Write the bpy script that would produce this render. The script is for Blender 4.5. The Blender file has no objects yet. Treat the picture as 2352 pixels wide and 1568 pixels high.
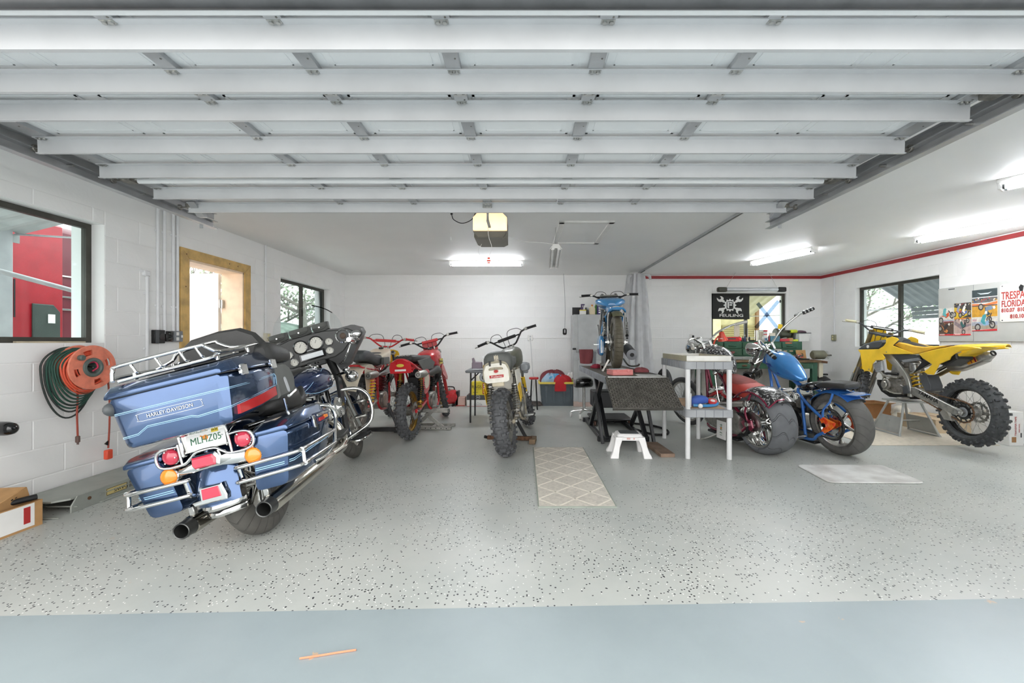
import bpy,bmesh,math,random
from mathutils import Vector,Matrix,Euler

random.seed(7)
SC=bpy.context.scene
COL=SC.collection
rad=math.radians
pi=math.pi

# ------------------------------------------------------------------ camera
EYE=1.165
cd=bpy.data.cameras.new('camera')
cd.sensor_width=36.0
cd.lens=36.0*962.0/2352.0
cd.shift_x=-0.01105
cd.clip_start=0.05
cam=bpy.data.objects.new('camera',cd)
cam.location=(0,0,EYE)
cam.rotation_euler=(rad(90),0,0)
COL.objects.link(cam)
SC.camera=cam

# ------------------------------------------------------------------ world,exposure
SC.view_settings.view_transform='Standard'
SC.view_settings.look='None'
SC.view_settings.gamma=1.0
SC.view_settings.use_curve_mapping=False
SC.view_settings.exposure=1.05
SKY=1.95
TUBE=25.0
SC.cycles.diffuse_bounces=8
SC.cycles.max_bounces=14
w=bpy.data.worlds.new('overcast_sky')
SC.world=w
w.use_nodes=True
nt=w.node_tree
nt.nodes.clear()
tc=nt.nodes.new('ShaderNodeTexCoord')
nz=nt.nodes.new('ShaderNodeTexNoise')
nz.inputs['Scale'].default_value=2.2
nz.inputs['Detail'].default_value=5
cr=nt.nodes.new('ShaderNodeValToRGB')
cr.color_ramp.elements[0].position=0.35
cr.color_ramp.elements[0].color=(0.97,0.975,0.98,1)
cr.color_ramp.elements[1].position=0.65
cr.color_ramp.elements[1].color=(1.0,0.99,0.97,1)
bg=nt.nodes.new('ShaderNodeBackground')
bg.inputs['Strength'].default_value=SKY
ou=nt.nodes.new('ShaderNodeOutputWorld')
nt.links.new(tc.outputs['Generated'],nz.inputs['Vector'])
nt.links.new(nz.outputs['Fac'],cr.inputs['Fac'])
nt.links.new(cr.outputs['Color'],bg.inputs['Color'])
nt.links.new(bg.outputs['Background'],ou.inputs['Surface'])

# ------------------------------------------------------------------ materials
def lin(h):
    h=h.lstrip('#')
    o=[]
    for i in (0,2,4):
        c=int(h[i:i+2],16)/255.0
        o.append(c/12.92 if c<=0.04045 else ((c+0.055)/1.055)**2.4)
    return o

MATS={}

def M(name,hexc,rough=0.5,metal=0.0,var=0.06,scale=8.0,coat=0.0,bump=0.0,bscale=60.0,spec=0.5,emit=None,es=0.0,dark=None,trans=0.0):
    """principled material: noise breaks up the colour and the roughness a little"""
    if name in MATS:
        return MATS[name]
    m=bpy.data.materials.new(name)
    m.use_nodes=True
    t=m.node_tree
    p=t.nodes['Principled BSDF']
    c=lin(hexc)
    tcn=t.nodes.new('ShaderNodeTexCoord')
    n=t.nodes.new('ShaderNodeTexNoise')
    n.inputs['Scale'].default_value=scale
    n.inputs['Detail'].default_value=4
    t.links.new(tcn.outputs['Object'],n.inputs['Vector'])
    mx=t.nodes.new('ShaderNodeMix')
    mx.data_type='RGBA'
    d=lin(dark) if dark else [x*(1-2*var) for x in c]
    l=c if dark else [min(1,x*(1+var)) for x in c]
    mx.inputs['A'].default_value=(*d,1)
    mx.inputs['B'].default_value=(*l,1)
    rp=t.nodes.new('ShaderNodeMapRange')
    rp.inputs['From Min'].default_value=0.3
    rp.inputs['From Max'].default_value=0.6
    t.links.new(n.outputs['Fac'],rp.inputs['Value'])
    t.links.new(rp.outputs['Result'],mx.inputs['Factor'])
    t.links.new(mx.outputs['Result'],p.inputs['Base Color'])
    r2=t.nodes.new('ShaderNodeMapRange')
    r2.inputs['To Min'].default_value=max(0.02,rough-0.05)
    r2.inputs['To Max'].default_value=min(1,rough+0.05)
    t.links.new(n.outputs['Fac'],r2.inputs['Value'])
    t.links.new(r2.outputs['Result'],p.inputs['Roughness'])
    p.inputs['Metallic'].default_value=metal
    p.inputs['Specular IOR Level'].default_value=spec
    p.inputs['Coat Weight'].default_value=coat
    p.inputs['Coat Roughness'].default_value=0.04
    if trans:
        p.inputs['Transmission Weight'].default_value=trans
    if bump:
        n2=t.nodes.new('ShaderNodeTexNoise')
        n2.inputs['Scale'].default_value=bscale
        n2.inputs['Detail'].default_value=3
        t.links.new(tcn.outputs['Object'],n2.inputs['Vector'])
        b=t.nodes.new('ShaderNodeBump')
        b.inputs['Strength'].default_value=bump
        b.inputs['Distance'].default_value=0.004
        t.links.new(n2.outputs['Fac'],b.inputs['Height'])
        t.links.new(b.outputs['Normal'],p.inputs['Normal'])
    if emit:
        p.inputs['Emission Color'].default_value=(*lin(emit),1)
        p.inputs['Emission Strength'].default_value=es
    MATS[name]=m
    return m

def glass(name,tint='#f2f6f6',refl=0.12):
    """thin sheet glass or clear plastic: see-through with a fresnel gloss"""
    if name in MATS:
        return MATS[name]
    m=bpy.data.materials.new(name)
    m.use_nodes=True
    t=m.node_tree
    t.nodes.clear()
    o=t.nodes.new('ShaderNodeOutputMaterial')
    tr=t.nodes.new('ShaderNodeBsdfTransparent')
    tr.inputs['Color'].default_value=(*lin(tint),1)
    gl=t.nodes.new('ShaderNodeBsdfGlossy')
    gl.inputs['Roughness'].default_value=0.03
    lw=t.nodes.new('ShaderNodeLayerWeight')
    lw.inputs['Blend'].default_value=refl
    mx=t.nodes.new('ShaderNodeMixShader')
    t.links.new(lw.outputs['Fresnel'],mx.inputs['Fac'])
    t.links.new(tr.outputs['BSDF'],mx.inputs[1])
    t.links.new(gl.outputs['BSDF'],mx.inputs[2])
    t.links.new(mx.outputs['Shader'],o.inputs['Surface'])
    MATS[name]=m
    return m

WHITE_WALL=M('white_block_paint','#f0f0ef',0.62,var=0.012,scale=3,bump=0.35,bscale=35)
CEIL=M('ceiling_paint','#eeeeed',0.55,var=0.012,scale=1.5,bump=0.12,bscale=90)
CHROME=M('chrome','#dcdcda',0.08,1.0,var=0.03)
STEEL=M('brushed_steel','#b9b9b6',0.3,1.0,var=0.08,scale=20)
ALU=M('cast_aluminium','#b4b2ac',0.42,0.9,var=0.12,scale=25)
DALU=M('dull_aluminium','#8f8c86',0.5,0.8,var=0.2,scale=30)
BLACK=M('black_plastic','#1b1b1c',0.42,var=0.1)
BLACKG=M('black_gloss','#121314',0.15,var=0.1,coat=0.5)
RUBBER=M('black_rubber','#2b2b2c',0.7,var=0.2,scale=30,spec=0.3)
VINYL=M('black_vinyl','#343433',0.45,var=0.08,bump=0.25,bscale=240)
GREYV=M('grey_vinyl','#5e605d',0.5,var=0.08,bump=0.2,bscale=240)
WHITEP=M('white_plastic','#e6e5e2',0.4,var=0.03)
CREAM=M('cream_plastic','#d9cfbb',0.35,var=0.05,coat=0.2)
RED=M('red_paint','#c4252c',0.28,var=0.06,coat=0.4)
REDP=M('red_plastic','#cf3a3c',0.38,var=0.06)
PINKR=M('faded_red_plastic','#cf6a66',0.45,var=0.06)
YEL=M('yellow_plastic','#f2c72e',0.35,var=0.04,coat=0.15)
GOLD=M('gold_anodised','#b8913e',0.35,0.8,var=0.1)
RUST=M('rusty_steel','#6d4f3a',0.65,0.5,var=0.25,scale=30)
WOOD=M('pine_wood','#c8a35c',0.5,var=0.12,scale=14)
CARD=M('cardboard','#b98f5f',0.8,var=0.06,scale=12)
PAPER=M('white_paper','#ecebe8',0.7,var=0.02)
INK=M('black_ink','#17181a',0.6,var=0.02)
REDINK=M('red_ink','#b5302f',0.6,var=0.02)
DGREY=M('dark_grey_plastic','#4a4d4f',0.5,var=0.08)
MGREY=M('mid_grey_plastic','#83868a',0.5,var=0.06)
LGREY=M('light_grey_plastic','#b9bcbf',0.45,var=0.05)
GREYMET=M('grey_metal_paint','#b6b8b8',0.45,var=0.04)
GALV=M('galvanised_steel','#b4b5b7',0.38,0.55,var=0.06,scale=6)
BLUEP=M('blue_plastic','#3e86bd',0.3,var=0.06,coat=0.3)

# ------------------------------------------------------------------ geometry
AXM={'z': Matrix.Identity(3),'x': Matrix(((0,0,1),(1,0,0),(0,1,0))),'y': Matrix(((0,1,0),(0,0,1),(1,0,0)))}

def catmull(pts,k,closed=False):
    if k<=0:
        return [Vector(p) for p in pts]
    P=[Vector(p) for p in pts]
    n=len(P)
    out=[]
    rng=range(n if closed else n-1)
    for i in rng:
        p1,p2=P[i],P[(i+1)%n]
        p0=P[(i-1)%n] if (closed or i>0) else p1*2-p2
        p3=P[(i+2)%n] if (closed or i+2<n) else p2*2-p1
        for j in range(k):
            t=j/k
            out.append(0.5*((2*p1)+(p2-p0)*t+(2*p0-5*p1+4*p2-p3)*t*t+(3*p1-p0-3*p2+p3)*t**3))
    if not closed:
        out.append(P[-1])
    return out

class G:
    """collects shapes into one mesh"""

    def __init__(s):
        s.v,s.f,s.fm,s.cur=[],[],[],0

    def mat(s,i):
        s.cur=i
        return s

    def add(s,vs,fs):
        o=len(s.v)
        s.v+=[tuple(v) for v in vs]
        s.f+=[[i+o for i in f] for f in fs]
        s.fm+=[s.cur]*len(fs)
        return s

    def box(s,c,d,rot=None,b=0.0):
        c=Vector(c)
        hx,hy,hz=d[0]/2,d[1]/2,d[2]/2
        Rm=Matrix.Identity(3)
        if rot is not None:
            Rm=rot if isinstance(rot,Matrix) else Euler([rad(a) for a in rot]).to_matrix()
        if b<=0:
            vs=[Vector((sx*hx,sy*hy,sz*hz)) for sx in (-1,1) for sy in (-1,1) for sz in (-1,1)]
            fs=[(0,1,3,2),(4,6,7,5),(0,4,5,1),(2,3,7,6),(0,2,6,4),(1,5,7,3)]
            return s.add([c+Rm@v for v in vs],fs)
        b=min(b,hx*.99,hy*.99,hz*.99)
        vs,ix=[],{}
        for sx in (-1,1):
            for sy in (-1,1):
                for sz in (-1,1):
                    for a,v in enumerate(((sx*hx,sy*(hy-b),sz*(hz-b)),(sx*(hx-b),sy*hy,sz*(hz-b)),(sx*(hx-b),sy*(hy-b),sz*hz))):
                        ix[(sx,sy,sz,a)]=len(vs)
                        vs.append(Vector(v))
        fs=[]
        for sgn in (-1,1):
            fs.append([ix[(sgn,a,c2,0)] for a,c2 in ((-1,-1),(1,-1),(1,1),(-1,1))])
            fs.append([ix[(a,sgn,c2,1)] for a,c2 in ((-1,-1),(1,-1),(1,1),(-1,1))])
            fs.append([ix[(a,c2,sgn,2)] for a,c2 in ((-1,-1),(1,-1),(1,1),(-1,1))])
            for s2 in (-1,1):
                fs.append([ix[(sgn,s2,-1,0)],ix[(sgn,s2,1,0)],ix[(sgn,s2,1,1)],ix[(sgn,s2,-1,1)]])
                fs.append([ix[(sgn,-1,s2,0)],ix[(sgn,1,s2,0)],ix[(sgn,1,s2,2)],ix[(sgn,-1,s2,2)]])
                fs.append([ix[(-1,sgn,s2,1)],ix[(1,sgn,s2,1)],ix[(1,sgn,s2,2)],ix[(-1,sgn,s2,2)]])
        for sx in (-1,1):
            for sy in (-1,1):
                for sz in (-1,1):
                    fs.append([ix[(sx,sy,sz,a)] for a in range(3)])
        return s.add([c+Rm@v for v in vs],fs)

    def loft(s,rings,cap=True,closed=True):
        n=len(rings[0])
        vs=[v for r in rings for v in r]
        fs=[]
        for i in range(len(rings)-1):
            for j in range(n if closed else n-1):
                k=(j+1)%n
                fs.append((i*n+j,i*n+k,(i+1)*n+k,(i+1)*n+j))
        if cap:
            fs.append(list(range(n))[::-1])
            fs.append([(len(rings)-1)*n+j for j in range(n)])
        return s.add(vs,fs)

    def prism(s,poly,ax,a,b,bev=0.0,sm=0):
        """polygon extruded along an axis, edges eased by bev; ax y: (x,z)  x: (y,z)  z: (x,y)"""
        if sm:
            poly=[(p[0],p[1]) for p in catmull([(p[0],p[1],0) for p in poly],sm,True)]
        A=sum(poly[i][0]*poly[(i+1)%len(poly)][1]-poly[(i+1)%len(poly)][0]*poly[i][1] for i in range(len(poly)))
        if A<0:
            poly=poly[::-1]

        def put(p,h):
            return {'y': (p[0],h,p[1]),'x': (h,p[0],p[1]),'z': (p[0],p[1],h)}[ax]

        def inset(d):
            out,n=[],len(poly)
            for i in range(n):
                p0,p1,p2=Vector(poly[i-1]),Vector(poly[i]),Vector(poly[(i+1)%n])
                e1,e2=(p1-p0),(p2-p1)
                if e1.length<1e-9 or e2.length<1e-9:
                    out.append(p1)
                    continue
                e1.normalize(); e2.normalize()
                n1,n2=Vector((-e1.y,e1.x)),Vector((-e2.y,e2.x))
                m=n1+n2
                if m.length<1e-6:
                    m=n1
                m.normalize()
                out.append(p1+m*(d/max(0.5,m.dot(n1))))
            return out
        if bev>0:
            pi_=inset(bev)
            sg=1 if b>a else -1
            rings=[[put(p,a) for p in pi_],[put(p,a+sg*bev) for p in poly],[put(p,b-sg*bev) for p in poly],[put(p,b) for p in pi_]]
        else:
            rings=[[put(p,a) for p in poly],[put(p,b) for p in poly]]
        return s.loft(rings)

    def tube(s,pts,r,n=8,closed=False,sm=0,cap=True,flat=1.0):
        rs=r if isinstance(r,(list,tuple)) else None
        P=catmull(pts,sm,closed)
        m=len(P)
        rings=[]
        up=None
        for i in range(m):
            if closed:
                t=P[(i+1)%m]-P[i-1]
            else:
                t=P[min(i+1,m-1)]-P[max(i-1,0)]
            if t.length<1e-9:
                t=Vector((0,0,1))
            t.normalize()
            if up is None:
                up=Vector((0,0,1)) if abs(t.z)<0.9 else Vector((1,0,0))
            u=(up-t*up.dot(t))
            if u.length<1e-6:
                u=t.orthogonal()
            u.normalize()
            up=u
            v=t.cross(u)
            if rs:
                q=i/max(1,m-1)*(len(rs)-1)
                k=min(int(q),len(rs)-2)
                rr=rs[k]+(rs[k+1]-rs[k])*(q-k)
            else:
                rr=r
            rings.append([P[i]+(u*math.cos(2*pi*j/n)*flat+v*math.sin(2*pi*j/n))*rr for j in range(n)])
        if closed:
            rings.append(rings[0])
            return s.loft(rings,cap=False)
        return s.loft(rings,cap=cap)

    def lathe(s,prof,c=(0,0,0),ax='z',n=24,a0=0.0,a1=360.0,rot=None):
        c=Vector(c)
        A=AXM[ax]
        if rot is not None:
            A=(rot if isinstance(rot,Matrix) else Euler([rad(a) for a in rot]).to_matrix())@A
        full=abs(a1-a0)>=359.9
        k=n if full else n+1
        rings=[]
        for j in range(k):
            a=rad(a0+(a1-a0)*j/n)
            rings.append([c+A@Vector((r*math.cos(a),r*math.sin(a),h)) for r,h in prof])
        if full:
            rings.append(rings[0])
        vs=[v for r in rings[:k] for v in r]
        m=len(prof)
        fs=[]
        for j in range(n):
            j2=(j+1)%k
            for i in range(m-1):
                q=[j*m+i,j*m+i+1,j2*m+i+1,j2*m+i]
                if prof[i][0]<1e-9:
                    q=[q[0],q[1],q[2]]
                elif prof[i+1][0]<1e-9:
                    q=[q[0],q[1],q[3]]
                fs.append(q)
        return s.add(vs,fs)

    def cyl(s,c,r,h,ax='z',n=20,b=0.0,rot=None,r2=None):
        r2=r if r2 is None else r2
        b=min(b,h*.45,r*.6)
        if b:
            prof=[(0,-h/2),(r-b,-h/2),(r,-h/2+b),(r2,h/2-b),(r2-b,h/2),(0,h/2)]
        else:
            prof=[(0,-h/2),(r,-h/2),(r2,h/2),(0,h/2)]
        return s.lathe(prof,c,ax,n,rot=rot)

    def sph(s,c,r,n=14,m=8,rot=None):
        r=r if isinstance(r,(tuple,list)) else (r,r,r)
        c=Vector(c)
        Rm=Matrix.Identity(3) if rot is None else Euler([rad(a) for a in rot]).to_matrix()
        vs=[c+Rm@Vector((0,0,r[2]))]
        for i in range(1,m):
            t=pi*i/m
            for j in range(n):
                p=2*pi*j/n
                vs.append(c+Rm@Vector((r[0]*math.sin(t)*math.cos(p),r[1]*math.sin(t)*math.sin(p),r[2]*math.cos(t))))
        vs.append(c+Rm@Vector((0,0,-r[2])))
        fs=[]
        for j in range(n):
            k=(j+1)%n
            fs.append((0,1+j,1+k))
            for i in range(m-2):
                fs.append((1+i*n+j,1+(i+1)*n+j,1+(i+1)*n+k,1+i*n+k))
            fs.append((1+(m-2)*n+j,len(vs)-1,1+(m-2)*n+k))
        return s.add(vs,fs)

    def body(s,secs,n=20,sm=3,ax='x',cap=True):
        """smooth body along an axis: sections (pos, half_width, low, high, exponent[, offset])"""
        S=[tuple(q)+(0,)*(6-len(q)) if len(q)<6 else tuple(q) for q in secs]
        if sm:
            A=catmull([(q[0],q[1],q[2]) for q in S],sm)
            B=catmull([(q[3],q[4],q[5]) for q in S],sm)
            S=[(a[0],max(a[1],0.001),a[2],b[0],b[1],b[2]) for a,b in zip(A,B)]
        rings=[]
        for p,hw,lo,hi,ex,off in S:
            ring=[]
            zc,hz=(lo+hi)/2,(hi-lo)/2
            for j in range(n):
                t=2*pi*j/n
                ct,st=math.cos(t),math.sin(t)
                y=off+hw*math.copysign(abs(ct)**(2/ex),ct)
                z=zc+hz*math.copysign(abs(st)**(2/ex),st)
                ring.append((p,y,z) if ax=='x' else ((y,p,z) if ax=='y' else (y,z,p)))
            rings.append(ring)
        return s.loft(rings,cap=cap)

    def fender(s,c,r,a0,a1,hw,t=0.004,drop=0.02,n=18,m=9,hw2=None,r2=None):
        """curved mudguard: arc about a y axis (angle from +x toward +z), U section"""
        hw2=hw if hw2 is None else hw2
        r2=r if r2 is None else r2
        rings=[]
        for i in range(n+1):
            q=i/n
            a=rad(a0+(a1-a0)*q)
            W=hw+(hw2-hw)*q
            Rr=r+(r2-r)*q
            o,inn=[],[]
            for j in range(m):
                u=-1+2*j/(m-1)
                d=drop*(abs(u)**3)
                for L,th in ((o,0),(inn,t)):
                    rr=Rr-d-th
                    L.append((c[0]+rr*math.cos(a),c[1]+W*u*(1-(th and 0.03)),c[2]+rr*math.sin(a)))
            rings.append(o+inn[::-1])
        return s.loft(rings)

    def helix(s,p0,p1,R,r,turns,n=6,seg=12):
        p0,p1=Vector(p0),Vector(p1)
        d=p1-p0
        L=d.length
        d.normalize()
        u=d.orthogonal().normalized()
        v=d.cross(u)
        N=int(turns*seg)
        return s.tube([p0+d*(L*i/N)+(u*math.cos(2*pi*i/seg)+v*math.sin(2*pi*i/seg))*R for i in range(N+1)],r,n)

    def xf(s,Mx,start=0):
        s.v[start:]=[tuple(Mx@Vector(v)) for v in s.v[start:]]
        return s

def data(name,g,mats,ang=38.0):
    me=bpy.data.meshes.new(name)
    me.from_pydata(g.v,[],g.f)
    mats=mats if isinstance(mats,(list,tuple)) else [mats]
    for m in mats:
        me.materials.append(m)
    bm=bmesh.new()
    bm.from_mesh(me)
    bmesh.ops.recalc_face_normals(bm,faces=bm.faces)
    bm.to_mesh(me)
    bm.free()
    n=len(me.polygons)
    me.polygons.foreach_set('material_index',g.fm)
    me.polygons.foreach_set('use_smooth',[True]*n)
    me.set_sharp_from_angle(angle=rad(ang))
    me.update()
    return me

def pieces(g):
    """the shapes of g that stand clear of each other, each as a G of its own"""
    n=len(g.v)
    par=list(range(n))

    def find(a):
        while par[a] != a:
            par[a]=par[par[a]]
            a=par[a]
        return a
    for f in g.f:
        a=find(f[0])
        for b in f[1:]:
            b=find(b)
            if a != b:
                par[b]=a
    isl={}
    for i in range(n):
        r=find(i)
        v=g.v[i]
        if r not in isl:
            isl[r]=[list(v),list(v)]
        else:
            lo,hi=isl[r]
            for k in range(3):
                if v[k]<lo[k]: lo[k]=v[k]
                if v[k]>hi[k]: hi[k]=v[k]
    ks=list(isl)
    if len(ks)<2 or len(ks)>60:
        return [g]
    grp={k: k for k in ks}

    def gf(a):
        while grp[a] != a:
            a=grp[a]
        return a
    e=.002
    for i,a in enumerate(ks):
        for b in ks[i+1:]:
            A,B=isl[a],isl[b]
            if all(A[0][k]-e<=B[1][k] and B[0][k]-e<=A[1][k] for k in range(3)):
                grp[gf(b)]=gf(a)
    roots=[]
    for k in ks:
        if gf(k) not in roots:
            roots.append(gf(k))
    if len(roots)<2 or len(roots)>12:
        return [g]
    out={r: G() for r in roots}
    idx={}
    for i in range(n):
        q=out[gf(find(i))]
        idx[i]=len(q.v)
        q.v.append(g.v[i])
    for f,m in zip(g.f,g.fm):
        q=out[gf(find(f[0]))]
        q.f.append([idx[i] for i in f])
        q.fm.append(m)
    return [out[r] for r in roots]

def obj(name,g,mats,parent=None,Mx=None,ang=38.0):
    if isinstance(g,G) and parent is not None:
        ps_=pieces(g)
        if len(ps_)>1:
            first=None
            for q in ps_:
                o=obj(name,data(name,q,mats,ang),mats,parent,Mx)
                first=first or o
            return first
    me=g if isinstance(g,bpy.types.Mesh) else data(name,g,mats,ang)
    o=bpy.data.objects.new(name,me)
    COL.objects.link(o)
    if parent:
        o.parent=parent
    if Mx is not None:
        o.matrix_local=Mx
    return o

def tag(o,label,cat,group=None):
    o['label']=label
    o['category']=cat
    if group:
        o['group']=group
    return o

def thing(name,label,cat,loc=(0,0,0),rz=0.0,group=None,Mx=None):
    o=bpy.data.objects.new(name,None)
    o.empty_display_size=0.1
    COL.objects.link(o)
    if Mx is not None:
        o.matrix_world=Mx
    else:
        o.location=loc
        o.rotation_euler=(0,0,rad(rz))
    return tag(o,label,cat,group)

def struct(name,g,mats,parent=None,ang=38.0):
    o=obj(name,g,mats,parent,ang=ang)
    if parent is None:
        o['kind']='structure'
    return o

def stuff(o):
    o['kind']='stuff'
    return o

def text(name,body,size,mat,parent,Mx,ext=0.0006,sx=1.0,align='CENTER',shear=0.0,space=1.0,bold=0.0):
    c=bpy.data.curves.new(name,'FONT')
    c.body=body
    c.size=size
    c.extrude=ext
    c.align_x=align
    c.align_y='CENTER'
    c.shear=shear
    c.space_character=space
    c.offset=bold
    c.resolution_u=3
    c.materials.append(mat)
    tmp=bpy.data.objects.new(name,c)
    me=bpy.data.meshes.new_from_object(tmp)
    bpy.data.objects.remove(tmp)
    bpy.data.curves.remove(c)
    me.name=name
    if not me.materials:
        me.materials.append(mat)
    o=bpy.data.objects.new(name,me)
    COL.objects.link(o)
    if parent:
        o.parent=parent
    o.matrix_local=Mx@Matrix.Diagonal((sx,1,1,1))
    return o

def frame(o,x,y):
    """matrix from an origin, an x direction and a y direction"""
    x=Vector(x).normalized()
    z=x.cross(Vector(y)).normalized()
    y=z.cross(x)
    m=Matrix((x,y,z)).transposed().to_4x4()
    m.translation=Vector(o)
    return m

def dup(o,parent=None,loc=None,rz=None):
    c=o.copy()
    COL.objects.link(c)
    if parent:
        c.parent=parent
    if loc is not None:
        c.location=loc
    if rz is not None:
        c.rotation_euler=(0,0,rad(rz))
    for ch in list(o.children):
        dup(ch,c)
    return c

def XP(px,Y):
    return (px-1202.0)*Y/962.0

def ZP(py,Y):
    return EYE+(783.0-py)*Y/962.0

T=Matrix.Translation

def RX(a): return Matrix.Rotation(rad(a),4,'X')
def RY(a): return Matrix.Rotation(rad(a),4,'Y')
def RZ(a): return Matrix.Rotation(rad(a),4,'Z')
# ================================================================== the room
XL,XR,YB_,ZC=-3.43,5.72,8.05,2.44
SILL,HEAD=1.155,2.10

def floor_mat(name,base,base2,flakes=True,rough=0.34):
    m=bpy.data.materials.new(name)
    m.use_nodes=True
    t=m.node_tree
    p=t.nodes['Principled BSDF']
    tcn=t.nodes.new('ShaderNodeTexCoord')

    def N(kind,**kw):
        n=t.nodes.new(kind)
        for k,v in kw.items():
            n.inputs[k].default_value=v
        return n

    def L(a,b):
        t.links.new(a,b)

    def mix(fac,a,b):
        n=t.nodes.new('ShaderNodeMix')
        n.data_type='RGBA'
        L(fac,n.inputs['Factor'])
        for s,v in (('A',a),('B',b)):
            if isinstance(v,str):
                n.inputs[s].default_value=(*lin(v),1)
            else:
                L(v,n.inputs[s])
        return n.outputs['Result']

    def thr(sock,lo,hi,inv=False):
        n=N('ShaderNodeMapRange')
        n.inputs['From Min'].default_value=lo
        n.inputs['From Max'].default_value=hi
        if inv:
            n.inputs['To Min'].default_value,n.inputs['To Max'].default_value=1,0
        L(sock,n.inputs['Value'])
        return n.outputs['Result']

    def mul(a,b):
        n=t.nodes.new('ShaderNodeMath')
        n.operation='MULTIPLY'
        L(a,n.inputs[0])
        L(b,n.inputs[1])
        return n.outputs[0]
    P=tcn.outputs['Object']
    n1=N('ShaderNodeTexNoise',Scale=1.1,Detail=6.0,Roughness=0.6)
    L(P,n1.inputs['Vector'])
    c=mix(thr(n1.outputs['Fac'],0.38,0.62),base2,base)
    # pale worn patches and scuffs
    n3=N('ShaderNodeTexNoise',Scale=2.3,Detail=8.0,Roughness=0.75)
    mp=N('ShaderNodeMapping')
    mp.inputs['Scale'].default_value=(0.6,1.6,1)
    L(P,mp.inputs['Vector'])
    L(mp.outputs['Vector'],n3.inputs['Vector'])
    c=mix(thr(n3.outputs['Fac'],0.68,0.76),c,'#cfd0c9')
    # bare tan chips where the paint has lifted
    n4=N('ShaderNodeTexNoise',Scale=5.5,Detail=5.0,Roughness=0.6)
    L(P,n4.inputs['Vector'])
    sp=N('ShaderNodeSeparateXYZ')
    L(P,sp.inputs['Vector'])
    near=thr(sp.outputs['Y'],1.0,2.9,True)
    c=mix(mul(thr(n4.outputs['Fac'],0.695,0.71),near),c,'#c9a57f')
    if flakes:
        # thrown paint flakes,thickest on the near half of the floor
        den=thr(sp.outputs['Y'],2.6,4.9,True)
        nd=N('ShaderNodeTexNoise',Scale=2.0,Detail=2.0)
        L(P,nd.inputs['Vector'])
        den=mul(den,thr(nd.outputs['Fac'],0.28,0.6))
        for sc,colr,lo,rmax in ((66.0,'#2b2c30',0.84,0.25),(80.0,'#f0efea',0.92,0.2),(46.0,'#2c2d31',0.95,0.2)):
            v=N('ShaderNodeTexVoronoi',Scale=sc)
            v.voronoi_dimensions='2D'
            L(P,v.inputs['Vector'])
            sr=N('ShaderNodeSeparateColor')
            L(v.outputs['Color'],sr.inputs['Color'])
            a=t.nodes.new('ShaderNodeMath')
            a.operation='MULTIPLY_ADD'
            L(den,a.inputs[0])
            a.inputs[1].default_value=1.0-lo
            a.inputs[2].default_value=0.0
            g=t.nodes.new('ShaderNodeMath')
            g.operation='LESS_THAN'
            L(sr.outputs[0],g.inputs[0])
            L(a.outputs[0],g.inputs[1])
            c=mix(mul(g.outputs[0],thr(v.outputs['Distance'],rmax,rmax+0.05,True)),c,colr)
    L(c,p.inputs['Base Color'])
    rr=N('ShaderNodeMapRange')
    rr.inputs['To Min'].default_value=rough-0.05
    rr.inputs['To Max'].default_value=rough+0.12
    L(n1.outputs['Fac'],rr.inputs['Value'])
    L(rr.outputs['Result'],p.inputs['Roughness'])
    p.inputs['Specular IOR Level'].default_value=0.42
    b=N('ShaderNodeBump',Strength=0.05,Distance=0.002)
    L(n3.outputs['Fac'],b.inputs['Height'])
    L(b.outputs['Normal'],p.inputs['Normal'])
    return m

FLOOR=floor_mat('grey_flake_floor_paint','#b9bbb6','#acb0ac')
APRON=floor_mat('pale_blue_floor_paint','#98a3a6','#909b9e',flakes=False,rough=0.34)
g=G()
# floor in two paints,the joint slanting a little across the doorway
g.prism([(XL-.2,1.74),(XR+.2,2.0),(XR+.2,YB_+.2),(XL-.2,YB_+.2)],'z',-0.1,0)
struct('floor',g,FLOOR)
g=G().prism([(XL-.2,-3.0),(XR+.2,-3.0),(XR+.2,2.0),(XL-.2,1.74)],'z',-0.1,0.0)
struct('floor_apron',g,APRON)
g=G().box((0,8,-0.16),(90,90,0.1))
struct('ground',g,M('pale_concrete','#eceae6',0.8,var=0.06,scale=0.8))
g=G().box(((XL+XR)/2,4.55,ZC+.05),(XR-XL+.4,7.6,.1))
struct('ceiling',g,CEIL)

def split(rect,holes):
    """what is left of a rectangle (u0,u1,v0,v1) once the holes are cut out"""
    out=[rect]
    for h in holes:
        nxt=[]
        for (a,b,c,d) in out:
            if h[1]<=a or h[0]>=b or h[3]<=c or h[2]>=d:
                nxt.append((a,b,c,d))
                continue
            if h[0]>a: nxt.append((a,h[0],c,d))
            if h[1]<b: nxt.append((h[1],b,c,d))
            a2,b2=max(a,h[0]),min(b,h[1])
            if h[2]>c: nxt.append((a2,b2,c,h[2]))
            if h[3]<d: nxt.append((a2,b2,h[3],d))
        out=nxt
    return out

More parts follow.
